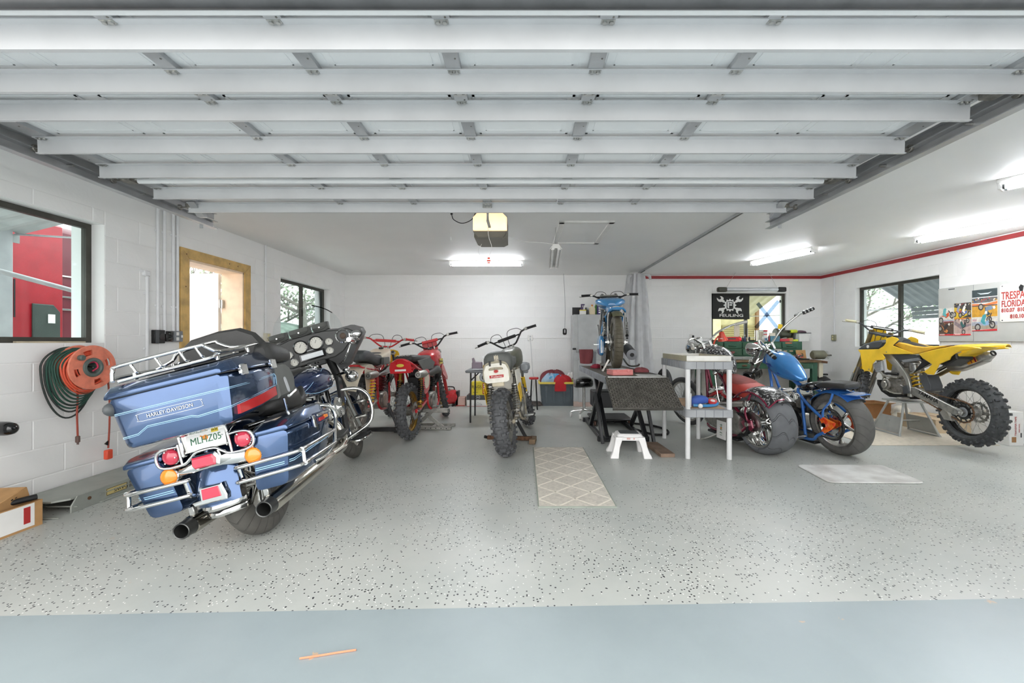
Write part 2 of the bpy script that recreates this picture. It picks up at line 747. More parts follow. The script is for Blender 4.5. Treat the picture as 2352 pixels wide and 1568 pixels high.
def wall(name,place,rect,holes,thick,blocks,proud=.0012):
    """block wall: a slab behind, each painted block a piece standing proud of the joints"""
    gw=G()
    for (a,b,c,d) in split(rect,holes):
        vs=[place(u,v,h) for h in (0,-thick) for u,v in ((a,c),(b,c),(b,d),(a,d))]
        gw.add(vs,[(0,1,2,3),(7,6,5,4),(0,4,5,1),(1,5,6,2),(2,6,7,3),(3,7,4,0)])
    wo=struct(name,gw,WHITE_WALL)
    u0,u1,v0,v1=blocks
    BL,BH,J=0.4064,0.2032,0.0045
    cache={}
    row,v=0,v0
    while v<v1-.02:
        vt=min(v+BH,v1)
        u=u0-(BL/2 if row%2 else 0)
        while u<u1:
            for (a,b,c,d) in split((max(u,u0),min(u+BL,u1),v,vt),holes):
                if b-a<.03 or d-c<.03:
                    continue
                key=(round(b-a,3),round(d-c,3))
                if key not in cache:
                    gb=G()
                    W,H=key[0]/2-J/2,key[1]/2-J/2
                    i=0.004
                    o0=place(0,0,0)
                    P3=[place(x,y,z)-o0 for x,y,z in ((-W,-H,0),(W,-H,0),(W,H,0),(-W,H,0),(-W+i,-H+i,proud),(W-i,-H+i,proud),(W-i,H-i,proud),(-W+i,H-i,proud))]
                    gb.add(P3,[(4,5,6,7),(0,1,5,4),(1,2,6,5),(2,3,7,6),(3,0,4,7)])
                    cache[key]=data('block',gb,WHITE_WALL,ang=10)
                bo=obj('block',cache[key],None,wo)
                bo.location=place((a+b)/2,(c+d)/2,0)
            u+=BL
        row+=1
        v=vt
    return wo

W1=(1.9,3.428,SILL,2.12)
D1=(4.277,5.135,0.0,2.01)
W2=(5.92,7.43,SILL,2.08)
wall('wall_left',lambda u,v,h: Vector((XL+h,u,v)),(0.95,YB_+.2,0,ZC),[W1,D1,W2],.27,(1.3,YB_,0,2.2352),.003)
W3=(3.62,5.05,SILL,2.09)
wall('wall_back',lambda u,v,h: Vector((u,YB_-h,v)),(XL-.2,XR+.2,0,ZC),[W3],.2,(XL,XR,0,ZC))
W4=(5.76,7.22,1.08,2.085)
wall('wall_right',lambda u,v,h: Vector((XR-h,u,v)),(0.95,YB_+.2,0,ZC),[W4],.2,(4.3,YB_,0,ZC))
# front wall round the two door openings,behind the camera's view
g=G()
for (a,b,c,d) in split((XL-.2,XR+.2,0,ZC+.1),[(-2.9,2.3,0,2.32)]):
    g.box(((a+b)/2,1.05,(c+d)/2),(b-a,.2,d-c))
struct('wall_front',g,WHITE_WALL)
# red board along the top of the wall in the far bay
REDB=M('dark_red_board','#9c2f33',0.45,var=0.05)
g=G().box(((2.16+XR)/2,YB_-.012,ZC-.045),(XR-2.16,.024,.055),b=.003)
struct('trim_1',g,REDB)
g=G().box((XR-.012,(1.3+YB_)/2,ZC-.045),(.024,YB_-1.3,.055),b=.003)
struct('trim_2',g,REDB)
# shallow ledge line across the back wall
g=G().box(((XL+XR)/2-.35,YB_-.006,1.235),(XR-XL-.7,.012,.014),b=.002)
struct('trim_3',g,WHITE_WALL)

# ------------------------------------------------------------------ windows
BRONZE=M('bronze_window_frame','#4b4943',0.45,0.4,var=0.1)
GLASS=glass('window_glass','#e6eeee',0.1)

def window(n,place,rect,mull,depth,panes=2,label=None):
    u0,u1,v0,v1=rect

    def bar(gg,a,b,c,d,h0=-.02,h1=.02):
        vs=[place(u,v,-depth+h) for h in (h1,h0) for u,v in ((a,c),(b,c),(b,d),(a,d))]
        gg.add(vs,[(0,1,2,3),(7,6,5,4),(0,4,5,1),(1,5,6,2),(2,6,7,3),(3,7,4,0)])
    gg=G()
    f=.042
    bar(gg,u0,u1,v0,v0+f); bar(gg,u0,u1,v1-f,v1)
    bar(gg,u0,u0+f,v0+f,v1-f); bar(gg,u1-f,u1,v0+f,v1-f)
    wo=struct('window_%d'%n,gg,BRONZE)
    edges=[u0+f]+mull+[u1-f]
    for i,mu in enumerate(mull):
        gm=G()
        bar(gm,mu-.026,mu+.026,v0+f,v1-f,-.014,.026)
        bar(gm,mu-.008,mu+.008,(v0+v1)/2-.05,(v0+v1)/2+.05,.026,.04)
        obj('sash_bar',gm,BRONZE,wo)
    for i in range(len(edges)-1):
        gp=G()
        bar(gp,edges[i],edges[i+1],v0+f,v1-f,-.004+.01*i,.001+.01*i)
        obj('pane',gp,GLASS,wo)
    return wo

window(1,lambda u,v,h: Vector((XL+h,u,v)),W1,[2.1],.125)
window(2,lambda u,v,h: Vector((XL+h,u,v)),W2,[6.68],.125)
WN3=window(3,lambda u,v,h: Vector((u,YB_-h,v)),W3,[4.30],.06)
window(4,lambda u,v,h: Vector((XR-h,u,v)),W4,[6.45],.10)

# ------------------------------------------------------------------ side door with pine casing
PINE=M('yellow_pine_casing','#d0ab66',0.5,var=0.14,scale=9)
PINE2=M('pale_pine_jamb','#f0d9bd',0.5,var=0.05,scale=9)
g=G()
za,zb=D1[3],D1[3]+.1
xa,xb=XL,XL+.022
cas=struct('trim_4',G().prism([(D1[0]-.105,0),(D1[0],0),(D1[0],za),(D1[0]-.105,zb)],'x',xa,xb,.003),PINE)
obj('casing_board',G().prism([(D1[1],0),(D1[1]+.105,0),(D1[1]+.105,zb),(D1[1],za)],'x',xa,xb,.003),PINE,cas)
obj('casing_board',G().prism([(D1[0]-.103,zb),(D1[0]+.001,za),(D1[1]-.001,za),(D1[1]+.103,zb)],'x',xa,xb,.003),PINE,cas)
obj('jamb',G().box((XL-.125,D1[1]-.012,1.0),(.26,.024,2.0)),PINE2,cas)
obj('jamb',G().box((XL-.125,D1[0]+.012,1.0),(.26,.024,2.0)),PINE2,cas)
obj('jamb',G().box((XL-.125,(D1[0]+D1[1])/2,D1[3]-.012),(.26,D1[1]-D1[0],.024)),PINE2,cas)
gk=G()
for (yy,zz) in ((4.23,1.72),(4.24,2.05),(4.86,2.065),(5.0,2.06),(5.17,1.0)):
    gk.cyl((XL+.0225,yy,zz),.007,.002,'x',8)
obj('knot',gk,M('wood_knot','#6b4524',0.6),cas)
dr=struct('door_1',G().box((XL-.27-.43,D1[1]-.03,1.0),(.86,.045,1.98),b=.004),WHITEP)
obj('hinge',G().box((XL-.24,D1[1]-.045,1.62),(.05,.03,.1),b=.003).cyl((XL-.245,D1[1]-.065,1.62),.008,.11),STEEL,dr)

# ------------------------------------------------------------------ attic hatch
g=G()
hx0,hx1,hy0,hy1=.38,.97,4.42,5.42
for (a,b,c,d) in ((hx0,hx1,hy0,hy0+.06),(hx0,hx1,hy1-.06,hy1),(hx0,hx0+.06,hy0,hy1),(hx1-.06,hx1,hy0,hy1)):
    g.box(((a+b)/2,(c+d)/2,ZC-.01),(b-a,d-c,.02),b=.004)
ht=struct('trim_5',g,WHITEP)
obj('hatch_panel',G().box(((hx0+hx1)/2,(hy0+hy1)/2,ZC-.004),(hx1-hx0-.1,hy1-hy0-.1,.008)),CEIL,ht)

# ------------------------------------------------------------------ the open overhead door
SKIN=M('garage_door_skin','#ecedee',0.5,var=0.015,scale=3)
STRUT=M('painted_strut_metal','#cbccce',0.42,0.1,var=0.03,scale=4)
DCX,DW=-.29,2.43
DZ=2.325
DOOR=thing('garage_door','white sectional overhead garage door rolled open under the ceiling on its tracks','garage door',(DCX,1.31,DZ))

def dz(y):
    return -0.012*(y-1.31)

edges=[1.38,1.87,2.40,2.86,3.43]
STX=[-1.18,-.59,0,.59,1.18]
for i in range(4):
    y0,y1=edges[i]+.004-1.31,edges[i+1]-.004-1.31
    ym=(y0+y1)/2
    zc=dz(ym+1.31)
    s=obj('door_section',G().box((0,ym,zc+.012),(2*DW,y1-y0,.024),rot=(-.7,0,0),b=.002),SKIN,DOOR)
    ge=G()
    for k in range(8):
        xa=-DW+.1+k*(2*DW-.2)/8
        xb=xa+(2*DW-.2)/8
        for (q,wdt) in ((.05,.012),(.085,.006)):
            a,b,c,d=xa+q,xb-q,y0+q+.03,y1-q-.03
            for (p0,p1,r0,r1) in ((a,b,c,c+wdt),(a,b,d-wdt,d),(a,a+wdt,c,d),(b-wdt,b,c,d)):
                ge.box(((p0+p1)/2,(r0+r1)/2,zc-.0015),(p1-p0,r1-r0,.003))
    obj('embossing',ge,SKIN,s)
    for sx in STX+[-DW+.06,DW-.06]:
        e=.1 if abs(sx)>2 else .062
        gs=G().box((sx,ym,zc-.012),(e,y1-y0-.01,.022),b=.002)
        obj('stile',gs,GALV,DOOR)
    gh=G()
    for sx in STX+[-DW+.06,DW-.06]:
        for q in range(4):
            gh.cyl((sx+.016*(-1)**q,y0+.08+q*(y1-y0-.16)/3,zc-.0235),.004,.002,'z',8)
    stuff(obj('rivet',gh,DALU,DOOR))
for yy,hh in ((1.50,.098),(1.77,.085),(1.99,.085),(2.33,.083),(2.67,.08),(3.06,.078),(3.38,.075)):
    y,z=yy-1.31,dz(yy)-.022
    gs=G()
    prof=[(y-.030,z),(y-.030,z-.004),(y-.004,z-.004),(y-.0015,z-hh+.008),(y-.012,z-hh+.004),(y-.012,z-hh),(y+.005,z-hh),(y+.005,z-hh+.003),(y+.003,z-hh+.003),(y+.002,z)]
    gs.prism(prof,'x',-DW+.02,DW-.02)
    st=obj('strut',gs,STRUT,DOOR,ang=20)
    gb=G()
    for sx in STX+[-DW+.06,DW-.06]:
        gb.cyl((sx-.012,y-.018,z-.008),.0085,.009,'z',6)
        gb.cyl((sx+.012,y-.018,z-.008),.0085,.009,'z',6)
        gb.box((sx,y-.018,z-.0045),(.05,.022,.003))
    obj('bolt',gb,STEEL,st)
for yy,big in ((1.875,0),(2.40,0),(2.855,1)):
    y=yy-1.31
    z=dz(yy)-.02
    if big:
        obj('joint_strip',G().tube([(-DW+.1,y,z-.03),(DW-.1,y,z-.03)],.017,10),SKIN,DOOR)
    for sx in STX[::1]+[-DW+.06,DW-.06]:
        gh=G().box((sx,y,z-.006),(.06,.1,.004),b=.001).cyl((sx,y,z-.014),.009,.065,'x',10)
        for q in (-.018,.018):
            gh.cyl((sx+q,y+.03,z-.011),.006,.006,'z',6).cyl((sx+q,y-.03,z-.011),.006,.006,'z',6)
        obj('hinge',gh,STEEL,DOOR)
for sx in (-1,1):
    for yy in (1.875,2.40,2.855,3.41):
        y=yy-1.31
        z=dz(yy)-.03
        gr=G().cyl((sx*(DW+.03),y,z-.012),.005,.13,'x',8).cyl((sx*(DW+.075),y,z-.012),.022,.018,'x',16,.003)
        gr.box((sx*(DW-.03),y,z-.008),(.07,.08,.035),b=.004)
        obj('roller',gr,DALU,DOOR)
    # top bracket at the inner corner
    gb=G().prism([(2.02,-.05),(2.12,-.05),(2.17,-.135),(2.13,-.135)],'x',sx*(DW-.10),sx*(DW-.04))
    gb.box((sx*(DW-.06),2.13,-.06),(.1,.03,.06),b=.003)
    obj('top_bracket',gb,GALV,DOOR)
obj('retainer',G().prism([(.065,-.07),(.085,-.07),(.085,-.055),(.11,-.055),(.115,-.02),(.115,.02),(.065,.02)],'x',-DW,DW),SKIN,DOOR)
obj('bottom_seal',G().tube([(-DW,.045,-.052),(DW,.045,-.052)],.03,14,flat=1.0),M('grey_wet_rubber','#48494b',0.35,var=0.12,scale=10),DOOR)
gb=G().box((0,2.08,-.06),(.075,.05,.05),b=.003)
for q in (-.025,0,.025):
    gb.cyl((q,2.05,-.075),.007,.01,'y',6)
obj('operator_bracket',gb,STEEL,DOOR)
obj('operator_arm',G().box((0,2.10,-.10),(.018,.012,.16),b=.002).box((.0,2.2,-.175),(.022,.2,.014),b=.002),STEEL,DOOR)

for sx,x,lab in ((-1,-2.815,'long grey steel door track along the wall with the window'),(1,2.235,'long grey steel door track hung in mid ceiling between the two bays')):
    t=thing('door_track',lab,'track',(x,1.3,2.225),0)
    w_=.03*-sx
    pr=[(w_,-.005),(w_,0),(-w_*.5,0),(-w_*.5,.055),(w_,.055),(w_,.06),(-w_*.65,.06),(-w_*.65,-.005)]
    t2=G()
    t2.v=[]
    rings=[[(p[0],yq,p[1]-.012*yq) for p in pr] for yq in (0.0,2.52)]
    t2.loft(rings)
    obj('rail',t2,GALV,t,ang=20)
    obj('angle_iron',G().box((sx*.03,1.35,.085),(.004,2.4,.05)).box((sx*.015,1.35,.11),(.03,2.4,.004)),GALV,t)
    gh=G().box((sx*.03,2.4,.09),(.03,.004,.3),b=.001)
    obj('hanger',gh,GALV,t)
    gb=G()
    for q in range(5):
        gb.cyl((0,.3+q*.5,.03),.008,.05,'x',6)
    obj('bolt',gb,STEEL,t)

# ------------------------------------------------------------------ door opener
OP=thing('door_opener','ceiling hung garage door opener with warm lit lens and dark lower case','opener',(-.30,3.92,2.12))
LENS=M('lit_lens','#fff2dc',0.4,emit='#ffcf94',es=0.5)
oct_=[(-.155,.03),(-.115,-.015),(.115,-.015),(.155,.03),(.155,.155),(.115,.195),(-.115,.195),(-.155,.155)]
obj('case',G().prism([(-.15,.0),(-.11,-.02),(.11,-.02),(.15,.0),(.15,.19),(-.15,.19)],'y',-.1,.24,.01),M('olive_brown_case','#6b675c',0.45),OP)
obj('lens',G().prism([(-.152,.05),(-.152,.16),(-.112,.2),(.112,.2),(.152,.16),(.152,.05),(.13,.04),(-.13,.04)],'y',-.175,-.105,.012),LENS,OP)
obj('lower_case',G().prism([(-.152,.036),(.152,.036),(.11,-.022),(-.11,-.022)],'y',-.17,-.1,.006),M('olive_brown_case','#6b675c'),OP)
obj('rail',G().box((0,-1.35,.215),(.03,2.55,.025),b=.003),STEEL,OP)
gs=G().box((-.1,.05,.255),(.02,.004,.13)).box((.1,.05,.255),(.02,.004,.13))
obj('hanger',gs,GALV,OP)
obj('release_cord',G().tube([(-.01,-.18,.2),(-.012,-.19,.0),(.02,-.19,-.12),(-.008,-.19,-.2)],.0022,5,sm=4),WHITEP,OP)
obj('release_handle',G().box((-.008,-.19,-.235),(.03,.014,.012),b=.003).box((-.008,-.19,-.255),(.026,.014,.012),b=.003).box((-.008,-.19,-.215),(.024,.014,.014),b=.003),M('orange_handle','#d8432a',0.4),OP)
obj('antenna_wire',G().tube([(-.1,.1,-.02),(-.13,.1,-.09),(-.08,.1,-.17),(.03,.08,-.2)],.002,5,sm=5),WHITEP,OP)

ps=thing('power_strip','white power strip screwed to the ceiling left of the opener','power strip',(-.62,3.98,ZC-.02))
obj('body',G().box((.04,0,.005),(.29,.045,.03),b=.005),WHITEP,ps)
obj('socket',G().box((-.06,-.001,-.012),(.02,.02,.004)).box((0,-.001,-.012),(.02,.02,.004)).box((.06,-.001,-.012),(.02,.02,.004)),DGREY,ps)
pc=thing('extension_cord','black extension cord looping from the ceiling strip to the opener','cord',(-.66,3.97,ZC-.03))
obj('plug',G().cyl((-.02,0,-.025),.011,.04,'z',10,.003),BLACK,pc)
obj('cord',G().tube([(-.02,0,-.04),(.0,0,-.09),(.08,0,-.125),(.17,0,-.09),(.215,-.02,-.02),(.225,-.02,.0)],.004,6,sm=5),BLACK,pc)

# ------------------------------------------------------------------ fluorescent lamps
LAMP=M('lit_fluorescent_tube','#ffffff',0.4,emit='#f6faff',es=TUBE)
LAMPOFF=M('unlit_fluorescent_tube','#f1f1ee',0.3)

def strip_light(label,a,b,lit=True,z=ZC,w=.12,group=None):
    a,b=Vector(a),Vector(b)
    d=b-a
    Ln=d.length
    ang=math.atan2(d.y,d.x)
    t=thing('fluorescent_light',label,'ceiling light',((a.x+b.x)/2,(a.y+b.y)/2,z),math.degrees(ang))
    obj('housing',G().prism([(-w/2,0),(w/2,0),(w/2,-.02),(w/3,-.045),(-w/3,-.045),(-w/2,-.02)],'x',-Ln/2,Ln/2,.003),WHITEP,t)
    for s in (-1,1):
        obj('tube',G().cyl((0,s*w*.27,-.062),.0165,Ln-.06,'x',14,.004),LAMP if lit else LAMPOFF,t)
        obj('lamp_holder',G().box((s*(Ln/2-.012),0,-.055),(.018,w*.9,.05),b=.004),WHITEP,t)
    gc=G()
    for s in (-1,1):
        for q in (-1,1):
            gc.cyl((q*(Ln/2-.035),s*w*.27,-.062),.0172,.014,'x',14)
    obj('tube_cap',gc,DGREY,t)
    return t

strip_light('lit white ceiling strip light between the opener and the back wall',(-1.17,6.62,0),(0.01,6.62,0))
strip_light('lit white strip light angled above the workbench window',(3.62,6.62,0),(3.92,5.62,0))
strip_light('long lit strip light beside the red board near the posters',(4.80,5.12,0),(5.28,3.9,0))
strip_light('strip light on the ceiling cut by the edge of the frame',(3.78,3.33,0),(4.35,2.3,0))

sl=thing('hanging_shop_light','unlit white shop light hung from chains below the attic hatch','shop light',(.39,5.2,2.20),87)
obj('reflector',G().prism([(-.03,.035),(.03,.035),(.07,-.02),(.062,-.02),(.025,.025),(-.025,.025),(-.062,-.02),(-.07,-.02)],'x',-.6,.6),WHITEP,sl)
for s in (-1,1):
    obj('tube',G().cyl((0,s*.033,-.006),.016,1.12,'x',12),LAMPOFF,sl)
    obj('end_plate',G().prism([(-.03,.035),(.03,.035),(.055,-.03),(.02,-.03),(.014,-.012),(-.014,-.012),(-.02,-.03),(-.055,-.03)],'x',s*.6,s*.606),WHITEP,sl)
    obj('chain',G().tube([(s*.52,0,.035),(s*.52,0,.238)],.003,6),STEEL,sl)
wc=tag(obj('lamp_cord',G().tube([(-.30,4.62,2.43),(-.18,4.62,2.33),(0,4.62,2.27),(.2,4.6,2.25),(.36,4.62,2.232)],.003,6,sm=6),WHITEP),'thin white lamp cord sagging from the ceiling to the hanging shop light','cord')

lp=thing('hanging_plug','white plug hanging on a thin cord left of the opener','plug',(-.82,4.75,2.35))
obj('cord',G().tube([(0,0,.09),(.002,0,.0)],.002,5),WHITEP,lp)
obj('plug',G().cyl((0,0,-.02),.011,.035,'z',10,.004).box((0,0,-.045),(.004,.003,.018)).box((.009,0,-.045),(.002,.003,.018)),WHITEP,lp)

# ------------------------------------------------------------------ curtain between the bays
ct=thing('curtain','grey white dust curtain bunched up at the back wall','curtain',(2.03,7.55,2.39))
CURT=M('grey_curtain_cloth','#c4c5c7',0.75,var=0.05,bump=0.15,bscale=80)
rings=[]
N=72
for i in range(17):
    q=i/16
    z=-.02-2.33*q
    wd=.13+.06*math.sin(min(1,q*2.2)*1.5)+.07*q
    ring=[]
    for j in range(N):
        a=2*pi*j/N
        r=1+.20*math.sin(9*a+1.1*math.sin(q*2)+.6)+.12*math.sin(15*a+q*1.5)
        ring.append((wd*r*math.cos(a)-.03*math.sin(q*pi)+.05*q,.13*r*math.sin(a),z))
    rings.append(ring)
obj('cloth',G().loft(rings),CURT,ct,ang=60)
obj('tie_end',G().tube([(.12,-.1,-.03),(.2,-.13,-.06),(.22,-.13,-.13)],[.02,.028,.02],8,sm=3).tube([(-.12,-.12,-.05),(-.17,-.14,-.09),(-.16,-.13,-.2)],[.02,.03,.02],8,sm=3),CURT,ct)
tr=thing('curtain_track','thin metal curtain track running along the ceiling between the bays','track',(2.13,5.4,ZC-.015))
obj('rail',G().prism([(-.016,.015),(.016,.015),(.016,-.012),(.006,-.012),(.006,.006),(-.006,.006),(-.006,-.012),(-.016,-.012)],'y',-2.9,2.3),GALV,tr)
gr=G()
for q in range(7):
    gr.cyl((0,1.95+.04*q,-.016),.008,.008,'x',10)
obj('carrier',gr,DGREY,tr)
# ================================================================== motorcycle building blocks
def tyre_mat(name,base,kind,n,amp=1.0):
    """rubber with moulded grooves that run round the tyre (angle about y, across the tread)"""
    m=bpy.data.materials.new(name)
    m.use_nodes=True
    t=m.node_tree
    p=t.nodes['Principled BSDF']
    p.inputs['Roughness'].default_value=0.55
    p.inputs['Specular IOR Level'].default_value=0.35
    tcn=t.nodes.new('ShaderNodeTexCoord')
    sp=t.nodes.new('ShaderNodeSeparateXYZ')
    t.links.new(tcn.outputs['Object'],sp.inputs[0])

    def math_(op,a,b=None):
        k=t.nodes.new('ShaderNodeMath')
        k.operation=op
        for i,v in enumerate((a,b)):
            if v is None:
                continue
            if isinstance(v,(int,float)):
                k.inputs[i].default_value=v
            else:
                t.links.new(v,k.inputs[i])
        return k.outputs[0]
    ang=math_('ARCTAN2',sp.outputs['Z'],sp.outputs['X'])
    ay=math_('ABSOLUTE',sp.outputs['Y'])
    r2=math_('SQRT',math_('ADD',math_('POWER',sp.outputs['X'],2),math_('POWER',sp.outputs['Z'],2)))
    if kind=='sweep':
        ph=math_('ADD',math_('MULTIPLY',ang,n),math_('MULTIPLY',sp.outputs['Y'],22.0))
        ph=math_('ADD',ph,math_('MULTIPLY',math_('SINE',math_('MULTIPLY',ay,30.0)),2.0))
    elif kind=='rib':
        ph=math_('ADD',math_('MULTIPLY',ang,n),math_('MULTIPLY',math_('PINGPONG',ay,.02),40.0))
    else:
        ph=math_('ADD',math_('MULTIPLY',ang,n),math_('MULTIPLY',ay,60.0))
    s=math_('SINE',ph)
    g1=t.nodes.new('ShaderNodeMapRange')
    g1.inputs['From Min'].default_value=0.93
    g1.inputs['From Max'].default_value=0.985
    t.links.new(s,g1.inputs['Value'])
    c=lin(base)
    mx=t.nodes.new('ShaderNodeMix')
    mx.data_type='RGBA'
    nz_=t.nodes.new('ShaderNodeTexNoise')
    nz_.inputs['Scale'].default_value=14
    t.links.new(tcn.outputs['Object'],nz_.inputs['Vector'])
    mx.inputs['A'].default_value=(*[v*.8 for v in c],1)
    mx.inputs['B'].default_value=(*[v*1.2 for v in c],1)
    t.links.new(nz_.outputs['Fac'],mx.inputs['Factor'])
    t.links.new(mx.outputs['Result'],p.inputs['Base Color'])
    b=t.nodes.new('ShaderNodeBump')
    b.inputs['Strength'].default_value=amp
    b.inputs['Distance'].default_value=0.012
    b.invert=True
    t.links.new(g1.outputs['Result'],b.inputs['Height'])
    t.links.new(b.outputs['Normal'],p.inputs['Normal'])
    return m

KNOB=M('knobby_rubber','#555658',0.62,var=0.15,scale=40,spec=0.4)
ROADT=tyre_mat('touring_tyre_rubber','#55534f','chev',26)
FATT=tyre_mat('wide_tyre_rubber','#66686b','sweep',11)
FATT2=tyre_mat('worn_tyre_rubber','#5f5e5b','chev',22,.6)
TRIALT=tyre_mat('trials_tyre_rubber','#5c574a','rib',40,1.0)

def wheel(parent,nm,Mx,R,w,rimR,kind='knob',rim_m=None,tyre_m=None,hub_m=None,hubr=.05,hubw=.10,nspoke=32,cast=0,knobs=32,rimw=None,spoke_m=None):
    rim_m=rim_m or ALU
    hub_m=hub_m or DALU
    rimw=rimw or w*.62
    g=G()
    hw=rimw/2
    g.lathe([(rimR+.012,-hw),(rimR+.014,-hw+.006),(rimR-.004,-hw+.012),(rimR-.014,-hw*.4),(rimR-.016,0),(rimR-.014,hw*.4),(rimR-.004,hw-.012),(rimR+.014,hw-.006),(rimR+.012,hw),(rimR-.004,hw-.002),(rimR-.006,hw*.5),(rimR-.020,hw*.3),(rimR-.022,0),(rimR-.020,-hw*.3),(rimR-.006,-hw*.5),(rimR-.004,-hw+.002),(rimR+.012,-hw)],ax='y',n=48)
    rim=obj(nm,g,rim_m,parent,Mx)
    g=G()
    Rc=R-(.016 if kind=='knob' else 0)
    H=Rc-rimR
    prof=[]
    nn=14
    ex={'knob': 2.3,'road': 2.2,'fat': 2.6,'trial': 2.5}[kind]
    for i in range(nn+1):
        a=pi*i/nn
        ca,sa=math.cos(a),math.sin(a)
        prof.append((rimR+.004+(H-.004)*abs(sa)**(2/ex),w/2*math.copysign(abs(ca)**(2/ex),ca)*(.80 if i in (0,nn) else 1)))
    prof+=[(prof[-1][0]-.006,-hw*.85),(prof[0][0]-.006,hw*.85),prof[0]]
    g.lathe(prof,ax='y',n=64 if kind != 'knob' else 48)
    if kind=='knob':
        rc=w*.5
        for k in range(knobs):
            th=2*pi*k/knobs
            rows=[(-28,.027,.026),(28,.027,.026),(-62,.020,.022),(62,.020,.022)] if k%2 else [(0,.040,.026),(-52,.020,.020),(52,.020,.020)]
            for be,wd,ln in rows:
                b=rad(be)
                rr=(R-.012)-rc+rc*math.cos(b)*(1 if abs(be)<40 else .97)
                yy=w*.48*math.sin(b)*1.08
                e=Matrix.Rotation(-th,3,'Y')@Matrix.Rotation(-b,3,'X')
                pos=Matrix.Rotation(-th,3,'Y')@Vector((0,yy,rr+.004))
                g.box(pos-Matrix.Rotation(-th,3,'Y')@Vector((0,0,.004)),(ln,wd*w/.105,.034),rot=e,b=.0022)
    obj('tyre',g,tyre_m or KNOB,rim,ang=30)
    g=G()
    if cast:
        g.lathe([(0,-hubw/2),(hubr*.7,-hubw/2),(hubr,-hubw/2+.01),(hubr*.8,0),(hubr,hubw/2-.01),(hubr*.7,hubw/2),(0,hubw/2)],ax='y',n=24)
        obj('hub',g,hub_m,rim)
        for k in range(cast):
            g=G()
            g.body([(hubr*.6,.03,-.022,.022,3),(hubr+.03,.022,-.016,.016,3),(rimR*.7,.016,-.012,.012,3),(rimR-.012,.03,-.02,.02,3)],n=10,sm=2)
            obj('spoke',g,spoke_m or CHROME,rim,Matrix.Rotation(2*pi*k/cast+.3,4,'Y'))
    else:
        g.lathe([(0,-hubw/2),(hubr*.6,-hubw/2),(hubr,-hubw/2+.006),(hubr,-hubw/2+.012),(hubr*.72,-hubw/2+.02),(hubr*.72,hubw/2-.02),(hubr,hubw/2-.012),(hubr,hubw/2-.006),(hubr*.6,hubw/2),(0,hubw/2)],ax='y',n=24)
        obj('hub',g,hub_m,rim)
        g=G()
        for k in range(nspoke):
            a=2*pi*k/nspoke
            s=1 if k%2 else -1
            o=(1 if (k//2)%2 else -1)*.42
            g.tube([(hubr*.95*math.cos(a+o),s*(hubw/2-.01),hubr*.95*math.sin(a+o)),((rimR-.012)*math.cos(a),s*.006,(rimR-.012)*math.sin(a))],.0021,5,cap=False)
        stuff(obj('spokes',g,spoke_m or STEEL,rim))
    return rim

def gear(g,c,R,teeth,rin,th,ax='y'):
    n=teeth*4
    out=[]
    for i in range(n):
        a=2*pi*i/n
        out.append(((R if i%4<2 else R-.008)*math.cos(a),(R if i%4<2 else R-.008)*math.sin(a)))
    inn=[(rin*math.cos(2*pi*i/n),rin*math.sin(2*pi*i/n)) for i in range(n)]
    rings=[]
    for P,h in ((out,-th/2),(out,th/2),(inn,th/2),(inn,-th/2),(out,-th/2)):
        rings.append([(c[0]+p[0],c[1]+h,c[2]+p[1]) for p in P])
    return g.loft(rings,cap=False)

def chain(parent,y,c0,r0,c1,r1,mat=None,pitch=.0165):
    """roller chain round two sprockets in the xz plane (c0 rear, c1 front)"""
    g=G()
    pts=[]
    d=math.atan2(c1[1]-c0[1],c1[0]-c0[0])
    L=math.hypot(c1[0]-c0[0],c1[1]-c0[1])
    b=math.acos((r0-r1)/L)
    for i in range(9):
        a=d+b+(2*pi-2*b)*i/8
        pts.append((c0[0]+r0*math.cos(a),c0[1]+r0*math.sin(a)))
    for i in range(5):
        a=d-b+2*b*i/4
        pts.append((c1[0]+r1*math.cos(a),c1[1]+r1*math.sin(a)))
    pts.append(pts[0])
    k,carry=0,0.0
    for i in range(len(pts)-1):
        a,e=Vector(pts[i]),Vector(pts[i+1])
        s=(e-a).length
        u=(e-a)/s
        t=carry
        while t<s:
            p=a+u*t
            an=math.degrees(math.atan2(u.y,u.x))
            g.box((p.x,y,p.y),(pitch*.82,.014 if k%2 else .008,.012 if k%2 else .010),rot=(0,-an,0))
            k+=1
            t+=pitch
        carry=t-s
    return obj('chain',g,mat or RUST,parent)

def shock(parent,a,b,R=.028,spring_m=None,body_m=None,turns=9,res=None,body_frac=.45,tag_=None):
    a,b=Vector(a),Vector(b)
    d=(b-a)
    g=G()
    g.tube([a+d*.04,a+d*body_frac],R*.62,12)
    g.tube([a+d*body_frac,a+d*.93],R*.33,10)
    g.tube([a+d*.22,a+d*.25],R*1.1,14)
    g.tube([a+d*.86,a+d*.90],R*1.1,14)
    for p in (a,b):
        g.cyl(p,R*.55,R*1.3,'y',14,.003)
    s=obj('shock_absorber',g,body_m or ALU,parent)
    obj('spring',G().helix(a+d*.25,a+d*.86,R,R*.24,turns),spring_m or BLACK,s)
    return s

def steer_matrix(head,rake,delta):
    ax=Vector((-math.sin(rad(rake)),0,math.cos(rad(rake))))
    return T(Vector(head))@Matrix.Rotation(rad(delta),4,ax)@T(-Vector(head))

def mirror(pts):
    return [(p[0],-p[1],p[2]) for p in pts]

